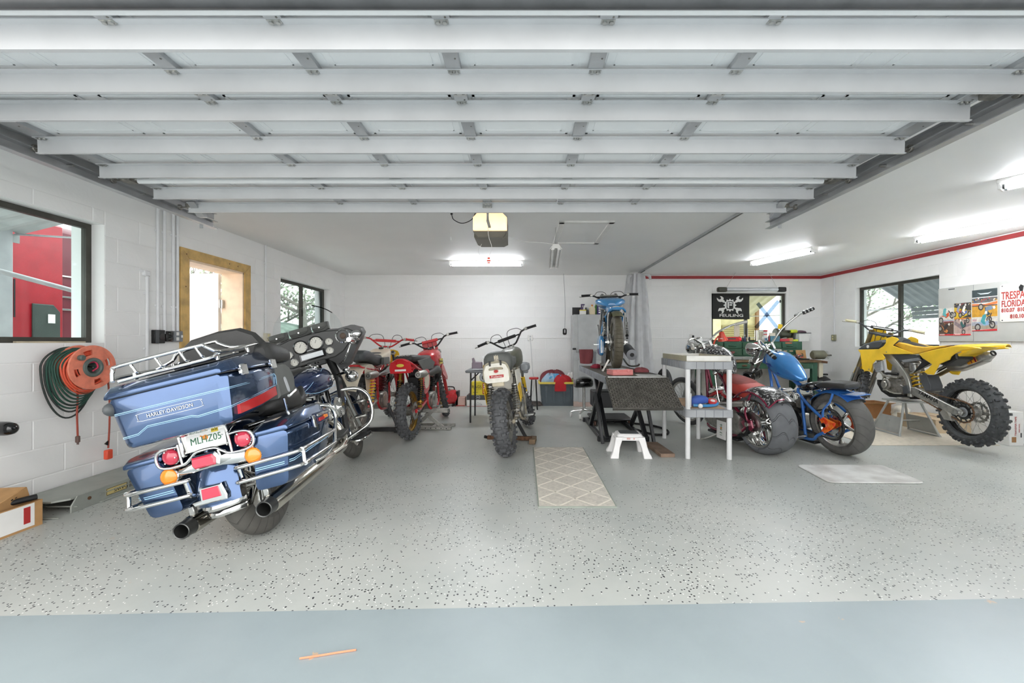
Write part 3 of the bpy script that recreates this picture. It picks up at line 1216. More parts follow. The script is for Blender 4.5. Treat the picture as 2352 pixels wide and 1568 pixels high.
def handlebar(parent,S,c,w=.40,rise=.11,back=.09,bar_m=None,pad_m=None,grip_m=None,lever_m=None,cable=True,crossbar=True,padtext=None,r=.0115,padw=.10):
    c=Vector(c)
    bar_m=bar_m or BLACK
    half=[(0,0,0),(0,.06,0),(.005,.11,.02),(.0,w*.5,rise*.85),(-.01,w*.58,rise),(-back*.4,w*.75,rise+.01),(-back,w,rise+.004)]
    pts=[c+Vector((p[0],-p[1],p[2])) for p in half[::-1]]+[c+Vector(p) for p in half[1:]]
    hb=obj('handlebar',G().tube(pts,r,10,sm=3),bar_m,parent,S)
    if crossbar:
        q=w*.47
        obj('crossbar',G().tube([c+Vector((0,-q,rise*.78)),c+Vector((0,q,rise*.78))],r*.8,8),bar_m,hb)
    if pad_m:
        pp=obj('crossbar_pad',G().body([(-padw,.022,-.02,.022,3),(padw,.022,-.02,.022,3)],n=14,sm=0,ax='y').xf(T(c+Vector((0,0,rise*.78)))),pad_m,hb)
    gc=G()
    for s in (-1,1):
        gc.box(c+Vector((0,s*.04,-.012)),(.04,.025,.045),b=.006)
    obj('bar_clamp',gc,ALU,hb)
    for s in (-1,1):
        e0,e1=c+Vector((-back,s*w,rise+.004)),c+Vector((-back*.48,s*(w-.125),rise+.0105))
        d=(e1-e0).normalized()
        gg=G().tube([e0-d*.008,e0,e0+d*.118,e0+d*.122,e0+d*.128],[.019,.0165,.0165,.0225,.0225],12)
        gp=obj('grip',gg,grip_m or RUBBER,hb)
        f=e1-d*.02
        gl=G().box(f+Vector((.0,-s*.025,0)),(.035,.04,.035),b=.006)
        gl.tube([f+Vector((.02,-s*.03,0)),f+Vector((.05,-s*.0,-.005)),f+Vector((.055,s*.08,-.012)),f+Vector((.05,s*.14,-.015))],[.008,.006,.006,.007],8,sm=3)
        obj('lever',gl,lever_m or ALU,hb)
    if cable:
        for s in (-1,1):
            f=c+Vector((-.03,s*(w-.17),rise))
            obj('cable',G().tube([f,f+Vector((.05,-s*.06,.06)),f+Vector((.10,-s*.18,.04)),c+Vector((.07,s*.03,-.05)),c+Vector((.06,s*.02,-.2))],.0038,6,sm=5),BLACK,hb)
    return hb

def fork(parent,S,head,axle,rake,spread,top,up_m,low_m,r_up=.018,r_low=.025,low_len=.38,boot=None,clamps=ALU):
    u=Vector((-math.sin(rad(rake)),0,math.cos(rad(rake))))
    ax=Vector(axle)
    for s in (-1,1):
        o=Vector((0,s*spread,0))
        base=ax+o-u*.03
        lw_=base+u*low_len
        g=G().tube([base,base+u*.03,lw_-u*.02,lw_],[r_low*.9,r_low,r_low,r_low*1.08],14)
        g.cyl(base+u*.03,r_low*1.05,.05,'y',12,.004)
        lg=obj('fork_leg',g,low_m,parent,S)
        obj('stanchion',G().tube([lw_,base+u*top],r_up,12).tube([base+u*(top-.01),base+u*(top+.012)],r_up*1.1,12),up_m,lg)
        if boot:
            obj('fork_boot',G().lathe([(r_low*(1.12 if i%2 else .95),i*.012) for i in range(int((top-low_len-.22)/.012))],(0,0,0),'z',14).xf(T(lw_)@Matrix.Rotation(-rad(rake),4,'Y')),boot,lg)
    for q in (top-.02,top-.21):
        cpt=ax-u*.03+u*q
        obj('triple_clamp',G().body([(-spread-.03,.028,-.016,.016,4),(0,.038,-.016,.016,4,-.02),(spread+.03,.028,-.016,.016,4)],n=16,sm=3,ax='y').xf(T(cpt)@Matrix.Rotation(-rad(rake),4,'Y')),clamps,parent,S)

def fins(g,c,ax_tilt,n,wx,wy,step,th=.004):
    Rm=Matrix.Rotation(rad(ax_tilt),3,'Y')
    for i in range(n):
        k=1-.12*abs(i-n*.55)/n
        g.box(Vector(c)+Rm@Vector((0,0,i*step)),(wx*k,wy*k,th),rot=Rm,b=.0012)
    g.box(Vector(c)+Rm@Vector((0,0,n*step/2)),(wx*.62,wy*.62,n*step),rot=Rm,b=.01)
    return g

def dirt_bike(name,label,Mx,p):
    """twin shock dirt bike; local x forward from the rear axle line, y left, z up from the tyre contact"""
    B=thing(name,label,'motorcycle',Mx=Mx)
    wb,Rr,Rf=p.get('wb',1.46),p.get('Rr',.335),p.get('Rf',.345)
    rake=28
    axz=Rf+p.get('fz',0)
    hx=wb-.05-(.93-axz)*math.tan(rad(rake))
    head=(hx,0,.93)
    S=steer_matrix(head,rake,p.get('steer',0))
    wheel(B,'rear_wheel',T((0,0,Rr)),Rr,p.get('tw',.115),p.get('rimr',.235),p.get('tk','knob'),p.get('rim',ALU),p.get('tyre'),hubr=.075,hubw=.12)
    wheel(B,'front_wheel',S@T((wb,0,axz)),Rf,.085,.275,p.get('tkf','knob'),p.get('rim',ALU),p.get('tyref'),hubr=.05,hubw=.1)
    cs=p.get('cs',-1)
    obj('rear_sprocket',gear(G(),(0,cs*.075,Rr),.105,46,.06,.006).cyl((0,cs*.06,Rr),.062,.02,'y',20),p.get('sprk',STEEL),B)
    chain(B,cs*.075,(0,Rr),.1,(.50,.38),.032,p.get('chain',DALU))
    obj('axle',G().cyl((0,0,Rr),.009,.26,'y',10).cyl((0,.125,Rr),.016,.02,'y',6).cyl((0,-.125,Rr),.016,.02,'y',6),STEEL,B)
    fm=p['frame']
    g=G()
    for s in (-1,1):
        g.tube([(-.03,s*.1,Rr),(.1,s*.1,Rr+.005),(.50,s*.07,.40)],[.018,.02,.022],10)
        g.box((0,s*.1,Rr),(.08,.02,.045),b=.005)
    g.cyl((.50,0,.40),.024,.17,'y',12)
    obj('swingarm',g,p.get('swing',fm),B)
    g=G()
    top=p.get('seatz',.86)
    g.tube([(hx-.005,0,.90),(.85,0,top-.04),(.62,0,top-.06)],.021,10,sm=2)
    g.tube([(hx+.02,0,.98),(hx-.035+.06,0,.86)],.03,12)
    for s in (-1,1):
        g.tube([(hx,s*.02,.86),(.98,s*.09,.55),(.90,s*.11,.30),(.6,s*.12,.26),(.47,s*.09,.36),(.46,s*.09,top-.14),(.45,s*.08,top-.08)],.0145,10,sm=3)
        g.tube([(.72,s*.05,top-.06),(.3,s*.1,top-.07),(-.06,s*.1,top-.03),(-.14,s*.06,top+.0)],.0125,8,sm=3)
        g.tube([(.47,s*.1,.44),(.26,s*.11,top-.07)],.0115,8)
    g.tube([(-.14,.06,top),(-.155,0,top+.003),(-.14,-.06,top)],.0125,8,sm=2)
    obj('frame',g,fm,B)
    # engine
    g=G()
    g.body([(-.115,.10,.27,.46,3),(-.09,.17,.255,.49,3),(.09,.17,.255,.49,3),(.115,.11,.28,.45,3)],n=18,sm=2,ax='y').xf(T((.70,0,0)))
    g.cyl((.62,-.12,.37),.085,.03,'y',20,.008)
    g.cyl((.74,.12,.37),.075,.04,'y',20,.01)
    en=obj('engine',g,p.get('eng',ALU),B)
    obj('cylinder',fins(G(),(.76,0,.49),12,9,.19,.19,.022),p.get('cyl',BLACK),en)
    obj('cylinder_head',fins(G(),(.805,0,.70),12,4,.17,.18,.016).cyl((.82,0,.79),.012,.04,'z',8),p.get('cylh',ALU),en)
    obj('carburettor',G().cyl((.60,.0,.60),.035,.09,'x',14,.006).box((.60,0,.55),(.05,.05,.07),b=.01),DALU,en)
    obj('airbox',G().body([(.2,.07,.5,.72,4),(.3,.09,.48,.76,4),(.54,.05,.54,.68,4)],n=14,sm=2),p.get('airbox',BLACK),B)
    g=G().tube([(.56,cs*-.12,.30),(.60,cs*-.19,.29)],.014,8).box((.60,cs*-.2,.30),(.05,.08,.02),b=.004)
    g.tube([(.56,cs*.12,.30),(.60,cs*.19,.29)],.014,8).box((.60,cs*.2,.30),(.05,.08,.02),b=.004)
    obj('footpeg',g,STEEL,B)
    obj('kick_lever',G().tube([(.62,cs*.13,.37),(.60,cs*.16,.45),(.55,cs*.18,.56),(.5,cs*.2,.57)],.009,8,sm=2),STEEL,B)
    # exhaust
    es=p.get('ex',1)
    if p.get('pipe',1):
        pm=p.get('pipem',BLACK)
        ep=obj('exhaust_pipe',G().tube([(.84,0,.58),(.98,es*.04,.56),(1.0,es*.09,.68),(.86,es*.12,.77),(.62,es*.135,.76),(.36,es*.15,.75),(.1,es*.16,.745)],[.02,.03,.045,.06,.058,.04,.02,.02],14,sm=5),pm,B)
        mu=p.get('muf',(.16,.755,-.12,.042,ALU))
        g=G().body([(mu[2],mu[3]*.8,-mu[3]*.8,mu[3]*.8,2),(mu[2]+.02,mu[3],-mu[3],mu[3],2),(.18,mu[3],-mu[3],mu[3],2),(.26,mu[3]*.5,-mu[3]*.5,mu[3]*.5,2)],n=20,sm=0).xf(T((0,es*mu[0],mu[1])))
        m_=obj('silencer',g,mu[4],ep)
        obj('outlet',G().lathe([(mu[3]*.42,0),(mu[3]*.42,-.012),(mu[3]*.33,-.012),(mu[3]*.33,.02),(0,.02)],(mu[2],es*mu[0],mu[1]),'x',16),INK,m_)
    # tank and seat
    tk=p.get('tank_secs') or [(.70,.06,top-.02,top+.07,3),(.78,.12,top-.07,top+.12,3),(.95,.15,top-.12,top+.16,3),(1.08,.12,top-.06,top+.155,3),(1.14,.06,top+.02,top+.12,3)]
    tank=obj('fuel_tank',G().body(tk,n=24,sm=4),p['tank'],B)
    tc_=p.get('cap',(1.02,top+.16))
    obj('tank_cap',G().cyl((tc_[0],0,tc_[1]),.032,.028,'z',18,.006),p.get('capm',BLACK),tank)
    sz=p.get('seat_secs') or [(-.14,.07,top+.02,top+.08,3),(-.1,.10,top-.0,top+.11,3),(.1,.115,top-.01,top+.105,3),(.4,.11,top-.03,top+.09,3),(.7,.085,top-.03,top+.085,3),(.82,.06,top+.02,top+.10,3)]
    seat=obj('seat',G().body(sz,n=20,sm=4),p['seat'],B)
    for s in (-1,1):
        shock(B,(.16,s*.135,top-.1),(.02,s*.135,Rr+.05),p.get('shr',.034),p.get('spring',BLACK),p.get('shockm',ALU),turns=p.get('turns',10))
    # front end
    ztop=(1.0-axz)/math.cos(rad(rake))+.05
    fork(B,S,head,(wb,0,axz),rake,.095,ztop,p.get('fork_up',STEEL),p.get('fork_low',ALU),r_low=p.get('rlow',.026),low_len=p.get('lowlen',.40),boot=p.get('boot'),clamps=p.get('clamp',ALU))
    fc=Vector((wb,0,axz))
    if p.get('ffend'):
        obj('front_fender',G().fender((wb-.02,0,axz+.06),Rf+.06,25,140,.07,drop=.03,hw2=.055),p['ffend'],B,S)
    bx=hx-.03
    hb=handlebar(B,S,(bx+p.get('barx',0),0,p.get('barz',1.06)),w=p.get('barw',.40),rise=p.get('rise',.11),bar_m=p.get('bar',BLACK),pad_m=p.get('pad'),grip_m=p.get('grip'),padw=p.get('padw',.1),back=p.get('back',.09))
    if p.get('plate'):
        obj('number_plate',G().prism([(-.11,.78),(.11,.78),(.13,.86),(.125,1.0),(.08,1.07),(-.08,1.07),(-.125,1.0),(-.13,.86)],'x',hx+.13,hx+.135,.002,sm=2).xf(T((hx+.13,0,.93))@Matrix.Rotation(rad(-20),4,'Y')@T((-hx-.13,0,-.93))),p['plate'],B,S)
    return B,S,hx,top

def bike_matrix(C,yaw,lean,sc=1.0):
    y,l=rad(yaw),rad(lean)
    h=Vector((-math.sin(y),math.cos(y),0))
    l0=Vector((-math.cos(y),-math.sin(y),0))
    u0=Vector((0,0,1))
    left=l0*math.cos(l)-u0*math.sin(l)
    up=u0*math.cos(l)+l0*math.sin(l)
    m=Matrix((h,left,up)).transposed().to_4x4()
    m.translation=Vector(C)
    return m@Matrix.Scale(sc,4) if sc != 1.0 else m
# ================================================================== red bike with gold rims (third machine from the left)
YRIM=M('gold_rim','#b08d46',0.35,0.8,var=0.1)
B,S,hx,top=dirt_bike('dirt_bike','red vintage dirt bike with gold rims and MAICO tank, propped on an aluminium stand',bike_matrix((-1.35,5.0,0),-4,3),dict(
    wb=1.52,steer=24,frame=RED,swing=RED,tank=RED,seat=VINYL,rim=YRIM,tw=.125,spring=BLACK,shockm=GOLD,ffend=RED,fork_low=REDP,boot=PINKR,lowlen=.3,
    fork_up=STEEL,pad=REDP,padw=.115,ex=-1,muf=(.155,.765,-.06,.045,ALU),cs=-1,bar=BLACK,barz=1.08,rise=.12,seatz=.88,
    tank_secs=[(.66,.08,.86,.95,3),(.76,.13,.80,1.01,3.5),(.95,.155,.76,1.05,3.5),(1.1,.13,.80,1.05,3),(1.2,.07,.90,1.02,3)],cap=(.98,1.055),
    seat_secs=[(-.12,.08,.94,.985,3),(-.07,.12,.92,1.005,3),(.15,.135,.90,1.0,3.5),(.45,.125,.86,.98,3.5),(.75,.09,.87,.985,3),(.84,.06,.92,.99,3)]))
obj('seat_side',G().prism([(.0,.93),(.2,.80),(.62,.80),(.72,.88),(.5,.95)],'y',-.142,-.128,.003,0),GREYV,B)
fen=obj('rear_fender',G().fender((.08,0,.335),.57,70,118,.115,drop=.035,hw2=.13),RED,B)
obj('fender_stripe',G().fender((.08,0,.336),.572,100,105,.075,t=.002,drop=.01),WHITEP,fen)
gl=G().tube([(-.02,.13,.85),(-.15,.12,.90),(-.185,.06,.945),(-.19,0,.955),(-.185,-.06,.945),(-.15,-.12,.90),(-.02,-.13,.85),(.2,-.12,.80)],.015,10,sm=4)
obj('rear_loop',gl,RED,B)
fl=obj('fender_flap',G().prism([(-.12,.80),(.12,.80),(.13,.86),(.115,.925),(.05,.945),(-.05,.945),(-.115,.925),(-.13,.86)],'x',-.205,-.200,.002),RED,B)
obj('flap_label',G().box((-.2065,0,.835),(.002,.13,.022)),WHITEP,fl)
obj('flap_oval',G().cyl((-.2065,0,.89),.045,.002,'x',24).xf(T((0,0,.89))@Matrix.Diagonal((1,1,.42,1))@T((0,0,-.89))),M('yellow_print','#d8c24e',0.5),fl)
for s in (-1,1):
    sp_=obj('side_plate',G().prism([(.12,.52),(.30,.55),(.36,.68),(.33,.80),(.14,.80),(.08,.66)],'y',s*.165,s*.17,.002,sm=3),RED,B)
    obj('plate_oval',G().prism([(.16,.58),(.28,.60),(.32,.68),(.29,.76),(.17,.76),(.13,.67)],'y',s*.1705,s*.172,0,sm=3),CREAM,sp_)
obj('mud_flap',G().prism([(-.05,.42),(.06,.42),(.07,.86),(-.06,.86)],'x',.24,.245),BLACK,B)
dec=obj('tank_label',G().box((.98,-.1575,.88),(.17,.002,.075),rot=(4,0,0)),M('yellow_print','#d8c24e',0.5),B)
text('lettering','MAICO',.055,INK,dec,frame((.98,-.1595,.88),(1,0,0),(0,.07,1)),sx=1.05)
text('seat_lettering','MAICO',.05,WHITEP,B,frame((-.1,0,1.0),(0,-1,0),(.9,0,.4)))
obj('radiator_shroud',G().prism([(1.12,.84),(1.23,.80),(1.42,.62),(1.36,.58),(1.16,.68),(1.08,.78)],'y',-.13,-.125,.002),RED,B)
plm=obj('front_plate',G().prism([(-.1,.86),(.1,.86),(.11,1.16),(-.11,1.16)],'x',hx+.12,hx+.125,.002),REDP,B,S)

st=thing('bike_stand','bare aluminium prop stand under the red MAICO bike','bike stand',(-1.2,5.55,0),-4)
obj('base_rail',G().box((0,0,.022),(.5,.06,.04),b=.004).box((0,.22,.022),(.5,.03,.04),b=.004),ALU,st)
gq=G()
for q in range(6):
    gq.cyl((-.16+q*.07,-.031,.022),.007,.004,'y',8)
obj('rail_hole',gq,INK,st)
obj('diagonal_strut',G().box((.02,0,.12),(.045,.035,.30),rot=(0,-52,0),b=.004).box((-.1,.0,.16),(.045,.035,.28),rot=(0,48,0),b=.004),ALU,st)
obj('top_rail',G().box((.0,0,.255),(.42,.06,.055),b=.005),ALU,st)
obj('cross_tube',G().box((0,.11,.022),(.05,.22,.03),b=.003),ALU,st)

# ================================================================== white fendered bike in the middle
WFEND=M('off_white_fender_plastic','#e4e0d4',0.4,var=0.05,scale=12)
MUDT=M('dusty_alloy','#b3a995',0.6,0.3,var=0.15,scale=25)
B,S,hx,top=dirt_bike('dirt_bike','vintage dirt bike with white rear fender, grey humped seat and big knobby tyre',bike_matrix((-.155,4.28,0),-7,6.5),dict(
    wb=1.5,Rr=.345,steer=30,frame=MUDT,swing=MUDT,tank=M('olive_grey_tank','#6a6a5c',0.35,var=0.12,coat=.3),seat=GREYV,rim=ALU,tw=.15,rimr=.232,spring=STEEL,shockm=DALU,
    fork_low=YEL,fork_up=STEEL,pad=BLACK,padw=.12,ex=1,muf=(.135,.825,-.10,.054,MGREY),pipem=M('burnt_pipe','#7a6a4e',0.4,0.7,var=.2),cs=-1,barz=1.12,rise=.13,seatz=.90,chain=DALU,airbox=WFEND,
    tank_secs=[(.66,.06,.94,1.02,3),(.76,.11,.88,1.07,3),(.95,.14,.84,1.10,3),(1.1,.11,.90,1.10,3),(1.18,.06,.98,1.07,3)],cap=(1.02,1.10),capm=STEEL,
    seat_secs=[(-.06,.10,.88,1.03,2.6),(-.03,.14,.84,1.06,2.8),(.06,.148,.83,1.07,3),(.25,.13,.86,1.02,3),(.5,.115,.88,1.0,3),(.75,.085,.9,1.01,3),(.82,.05,.94,1.01,3)]))
fen=obj('rear_fender',G().fender((.1,0,.345),.585,62,112,.115,drop=.04,hw2=.118),WFEND,B)
fl=obj('fender_flap',G().prism([(-.125,.775),(-.1,.762),(.1,.762),(.125,.775),(.125,.88),(.10,.935),(.05,.955),(-.05,.955),(-.10,.935),(-.125,.88)],'x',-.142,-.135,.002),WFEND,B)
obj('rim_band',G().tube([(-.13,.128,.80),(-.13,.128,.87),(-.13,.105,.94),(-.125,.05,.962),(-.125,-.05,.962),(-.13,-.105,.94),(-.13,-.128,.87),(-.13,-.128,.80)],.011,8,sm=4),M('taupe_band','#aaa38f',.5),fl)
for s in (-1,1):
    obj('strap',G().box((-.145,s*.055,.955),(.012,.018,.05),b=.004),BLACK,fl)
lb=obj('red_label',G().prism([(-.07,.81),(.072,.81),(.072,.838),(-.072,.838)],'x',-.1445,-.1425),REDINK,fl)
text('lettering','ProSeries',.026,WHITEP,lb,frame((-.1452,0,.823),(0,-1,0),(0,0,1)),sx=1.15,shear=.2)
em=[]
for i in range(22):
    a=2*pi*i/22
    r=.026 if i%2 else .017
    em.append((r*1.1*math.cos(a),.875+r*.75*math.sin(a)))
obj('red_emblem',G().prism(em,'x',-.1445,-.1425),REDINK,fl)
gcr=G()
for (y,z,wd,ht) in ((-.016,1.005,.012,.035),(.016,1.005,.012,.035),(0,.998,.012,.03),(0,1.018,.02,.008),(-.016,1.026,.008,.012),(.016,1.026,.008,.012),(0,1.03,.008,.01),(0,.978,.044,.008)):
    gcr.box((-.062,y,z),(.004,wd,ht),rot=(0,-12,0))
obj('crest',gcr,CREAM,B)
obj('light_housing',G().box((-.10,0,.755),(.05,.12,.07),b=.008),M('dusty_plastic','#cabfa6',.6),B)
obj('mud_guard',G().prism([(-.11,.66),(.11,.66),(.13,.86),(-.13,.86)],'x',.15,.155),WFEND,B)
for s in (-1,1):
    sp_=obj('side_plate',G().prism([(-.02,.86),(.34,.86),(.36,.72),(.24,.60),(.06,.64)],'y',s*.165,s*.172,.003),WFEND if s<0 else YEL,B)
    obj('yellow_panel',G().prism([(.0,.70),(.08,.52),(.24,.56),(.2,.72)],'y',s*.178,s*.184,.003),YEL,B)
obj('right_pod',G().body([(-.06,.02,-.02,.02,2.5),(-.04,.05,-.045,.045,2.5),(.08,.05,-.045,.045,2.5),(.14,.03,-.03,.03,2.5)],n=16,sm=2).xf(T((.42,-.22,.86))),MGREY,B)

st=thing('bike_stand','rusty steel wedge stand holding up the white fendered bike','bike stand',(-.16,4.85,0),-7)
obj('cross_bar',G().box((0,0,.05),(.52,.05,.045),b=.005),RUST,st)
obj('foot',G().box((.27,.02,.028),(.07,.2,.055),b=.004),M('brown_wood_block','#7a6650',.8,var=.15),st)
obj('strut',G().box((.13,.02,.16),(.035,.035,.28),rot=(0,-30,0),b=.004).box((-.12,.02,.16),(.035,.035,.26),rot=(0,30,0),b=.004),BLACK,st)
obj('handle',G().tube([(-.26,0,.05),(-.29,-.02,.06)],.018,10),BLACK,st)

# ================================================================== cream tanked bike behind the tourer
CREAMT=M('cream_tank_paint','#ddd2bd',0.3,var=0.04,coat=.3)
B,S,hx,top=dirt_bike('dirt_bike','red and cream dirt bike with yellow springs, half hidden behind the blue tourer',bike_matrix((-1.98,5.02,0),2,0),dict(
    wb=1.5,steer=-6,frame=RED,swing=ALU,tank=CREAMT,seat=DGREY,rim=ALU,tw=.12,spring=YEL,shockm=PINKR,turns=7,
    fork_low=RED,lowlen=.62,fork_up=DGREY,boot=None,pad=REDP,padw=.15,bar=RED,grip=REDP,ex=-1,muf=(.15,.76,-.1,.045,ALU),pipem=BLACKG,cs=1,barz=1.09,rise=.11,cyl=M('dark_red_fins','#7d1d24',.4),cylh=M('dark_red_fins','#7d1d24',.4),seatz=.88,rlow=.03,barw=.43,
    tank_secs=[(.50,.10,.86,.97,5),(.60,.14,.86,1.0,6),(.8,.15,.86,1.04,6),(.96,.12,.86,1.07,6),(1.1,.07,.90,1.06,5)],cap=(.9,1.07),
    seat_secs=[(-.16,.07,.95,1.02,4),(-.1,.12,.93,1.06,5),(.1,.13,.92,1.05,5),(.35,.13,.86,.99,5),(.55,.12,.85,.99,5),(.66,.1,.9,1.02,4)]))
obj('tank_wing',G().prism([(.46,.86),(.46,.955),(.72,.955),(.74,.86)],'y',-.17,-.13,.008),GREYV,B)
obj('rear_fender',G().fender((.1,0,.335),.57,60,150,.11,drop=.03),CREAM,B)
obj('side_plate',G().prism([(-.08,.86),(.18,.88),(.28,.78),(.26,.58),(.12,.46),(.0,.52),(-.06,.68)],'y',-.112,-.106,.003,sm=3),CREAM,B)
obj('number_plate',G().prism([(-.12,.80),(.12,.80),(.135,.9),(.10,1.03),(-.10,1.03),(-.135,.9)],'x',hx+.19,hx+.195,.002,sm=3),YEL,B,S)
st=thing('bike_stand','black steel prop stand beside the red and cream bike','bike stand',(-1.83,5.45,0),2)
obj('base',G().box((0,0,.025),(.42,.06,.05),b=.004).box((.2,0,.03),(.05,.22,.06),b=.004),BLACK,st)
obj('strut',G().tube([(.19,0,.05),(.1,.03,.25),(.06,.04,.36)],.017,10),DGREY,st)

# ================================================================== blue trials bike on the lift
LBLUE=M('sky_blue_paint','#3f8ac4',0.22,var=0.05,coat=.5)
OLIVE=M('olive_fender','#6d6c50',0.5,var=.1)
B,S,hx,top=dirt_bike('trials_bike','small blue trials bike standing on the lift table, seen from behind',bike_matrix((1.145,5.16,.822),-6,0),dict(
    wb=1.26,Rr=.335,Rf=.345,steer=3,frame=LBLUE,swing=STEEL,tank=LBLUE,seat=LBLUE,rim=ALU,tw=.115,tk='trial',tyre=TRIALT,tkf='trial',tyref=TRIALT,spring=STEEL,shockm=BLACK,fork_low=ALU,fork_up=STEEL,shr=.019,
    pad=None,ex=-1,pipe=0,cs=1,barz=.93,rise=.07,barw=.39,back=.06,seatz=.74,chain=ALU,eng=ALU,cyl=ALU,
    tank_secs=[(.50,.05,.80,.86,3),(.58,.13,.82,.92,3),(.70,.20,.84,.955,2.6),(.8,.20,.83,.96,2.6),(.92,.10,.80,.95,3),(.98,.05,.84,.92,3)],cap=(.8,.965),
    seat_secs=[(.1,.05,.74,.78,3),(.2,.085,.72,.80,3),(.42,.09,.73,.82,3),(.55,.07,.76,.85,3)]))
obj('rear_fender',G().fender((.02,0,.335),.385,40,125,.062,drop=.02),OLIVE,B)
obj('rear_loop',G().tube([(.0,.10,.36),(-.02,.105,.55),(-.04,.095,.70),(-.06,.05,.755),(-.065,0,.765),(-.06,-.05,.755),(-.04,-.095,.70),(-.02,-.105,.55),(.0,-.10,.36)],.0085,8,sm=4),STEEL,B)
cv=obj('engine_cover',G().body([(.22,.02,.18,.30,2.5),(.28,.035,.14,.39,3),(.55,.04,.14,.40,3),(.68,.03,.2,.34,2.5)],n=18,sm=3).xf(T((0,.155,.02))),LBLUE,B)
obj('cover_stripe',G().box((.222,.165,.28),(.006,.012,.17)).box((.215,.145,.27),(.006,.006,.15)),ALU,cv)
si=obj('silencer',G().cyl((.0,0,0),.066,.38,'x',24,.012).xf(T((.17,-.185,.215))@RY(-10)),BLACK,B)
obj('silencer_cap',G().lathe([(.066,0),(.066,-.012),(.03,-.022),(.026,-.022),(.026,.03),(0,.03)],(0,0,0),'x',24).xf(T((-.018,-.185,.182))@RY(-10)),MGREY,si)
obj('side_stand',G().tube([(.25,-.12,.12),(.1,-.17,.04),(.02,-.26,.045),(0,-.28,.07)],.011,8,sm=3),STEEL,B)
gs=G().box((-.02,.13,.05),(.02,.02,.16),rot=(28,0,0)).cyl((-.02,.165,-.012),.014,.03,'x',10)
obj('prop_leg',gs,ALU,B)
# ================================================================== yellow motocross bike on its stand
YM=thing('motocross_bike','modern yellow motocross bike with aluminium frame, raised on a metal stand by the posters','motorcycle',Mx=bike_matrix((4.78,4.47,.055),-3,0))
YS=steer_matrix((1.34,0,.95),26,-30)
YELD=M('amber_seat_cover','#e0b037',0.5,var=.06)
BRONZ=M('bronze_stanchion','#9c8a63',0.3,.8,var=.1)
TITAN=M('brushed_titanium','#b9b7b3',0.33,.9,var=.08,scale=18)
wheel(YM,'rear_wheel',T((0,0,.355)),.358,.145,.248,'knob',BLACKG,M('knobby_rubber_dark','#454749',.6,var=.15,scale=40),ALU,hubr=.055,hubw=.13,knobs=30,rimw=.075)
wheel(YM,'front_wheel',YS@T((1.62,0,.36)),.36,.10,.29,'knob',BLACKG,MATS['knobby_rubber_dark'],ALU,hubr=.045,hubw=.1,knobs=34)
g=gear(G(),(0,.078,.355),.115,50,.098,.006)
for k in range(10):
    a=2*pi*k/10
    g.box((.085*math.cos(a),.078,.355+.085*math.sin(a)),(.035,.005,.012),rot=(0,-math.degrees(a)+25,0))
g.lathe([(.045,-.006),(.078,-.004),(.078,.004),(.045,.006)],(0,.078,.355),'y',30)
obj('rear_sprocket',g,BLACKG,YM)
obj('sprocket_carrier',G().cyl((0,.085,.355),.052,.02,'y',24,.004),MGREY,YM)
chain(YM,.078,(0,.355),.112,(.60,.50),.034,M('brown_chain','#8a6a52',.5,.6,var=.2),.016)
g=gear(G(),(0,-.075,.355),.115,18,.085,.004)
for k in range(6):
    a=2*pi*k/6
    g.box((.07*math.cos(a),-.075,.355+.07*math.sin(a)),(.05,.003,.02),rot=(0,-math.degrees(a)+30,0))
obj('brake_disc',g,STEEL,YM)
obj('axle',G().cyl((0,0,.355),.011,.29,'y',10).cyl((0,.14,.355),.02,.018,'y',6).cyl((0,-.14,.355),.02,.018,'y',6),STEEL,YM)
for s in (-1,1):
    sw=obj('swingarm',G().prism([(.61,.555),(.53,.562),(.06,.402),(-.02,.385),(-.045,.355),(-.02,.325),(.05,.318),(.13,.338),(.62,.48)],'y',s*.095,s*.127,.006),ALU,YM)
    obj('axle_block',G().box((.0,s*.13,.355),(.09,.012,.045),rot=(0,-17,0),b=.003),STEEL,YM)
    if s>0:
        text('lettering','YAMAHA',.062,INK,sw,frame((.36,.1285,.472),(-.945,0,-.327),(-.327,0,.945)),sx=1.05,bold=.0012)
obj('swingarm_bridge',G().box((.50,0,.52),(.1,.2,.06),rot=(0,-17,0),b=.01).cyl((.6,0,.51),.03,.25,'y',16),ALU,YM)
obj('chain_guide',G().prism([(.16,.33),(.21,.36),(.25,.31),(.2,.24),(.10,.24)],'y',.062,.1,.004),ALU,YM)
# frame
FRA=M('frame_aluminium','#b6b4ad',0.38,.75,var=.06)
for s in (-1,1):
    P=[(1.30,.0),(1.0,0),(.93,0)]
    spine=catmull([(1.30,s*.03,1.0),(1.06,s*.085,.965),(.93,s*.115,.92),(.77,s*.125,.80),(.655,s*.125,.68),(.615,s*.12,.57),(.615,s*.11,.44)],4)
    rings=[]
    for i,p in enumerate(spine):
        t=(spine[min(i+1,len(spine)-1)]-spine[max(i-1,0)]).normalized()
        n=Vector((-t.z,0,t.x)).normalized()
        hw=.036+.012*math.sin(i/len(spine)*6)
        rings.append([p+n*hw*c+Vector((0,s*d,0)) for c,d in ((-1,-.012),(-1,.008),(-.8,.014),(.8,.014),(1,.008),(1,-.012),(.8,-.016),(-.8,-.016))])
    obj('frame_beam',G().loft(rings),FRA,YM)
    obj('subframe',G().tube([(.70,s*.09,.93),(.2,s*.095,.99),(-.05,s*.08,1.01)],.012,8).tube([(.62,s*.1,.72),(.35,s*.1,.85),(.0,s*.09,1.0)],.012,8),FRA,YM)
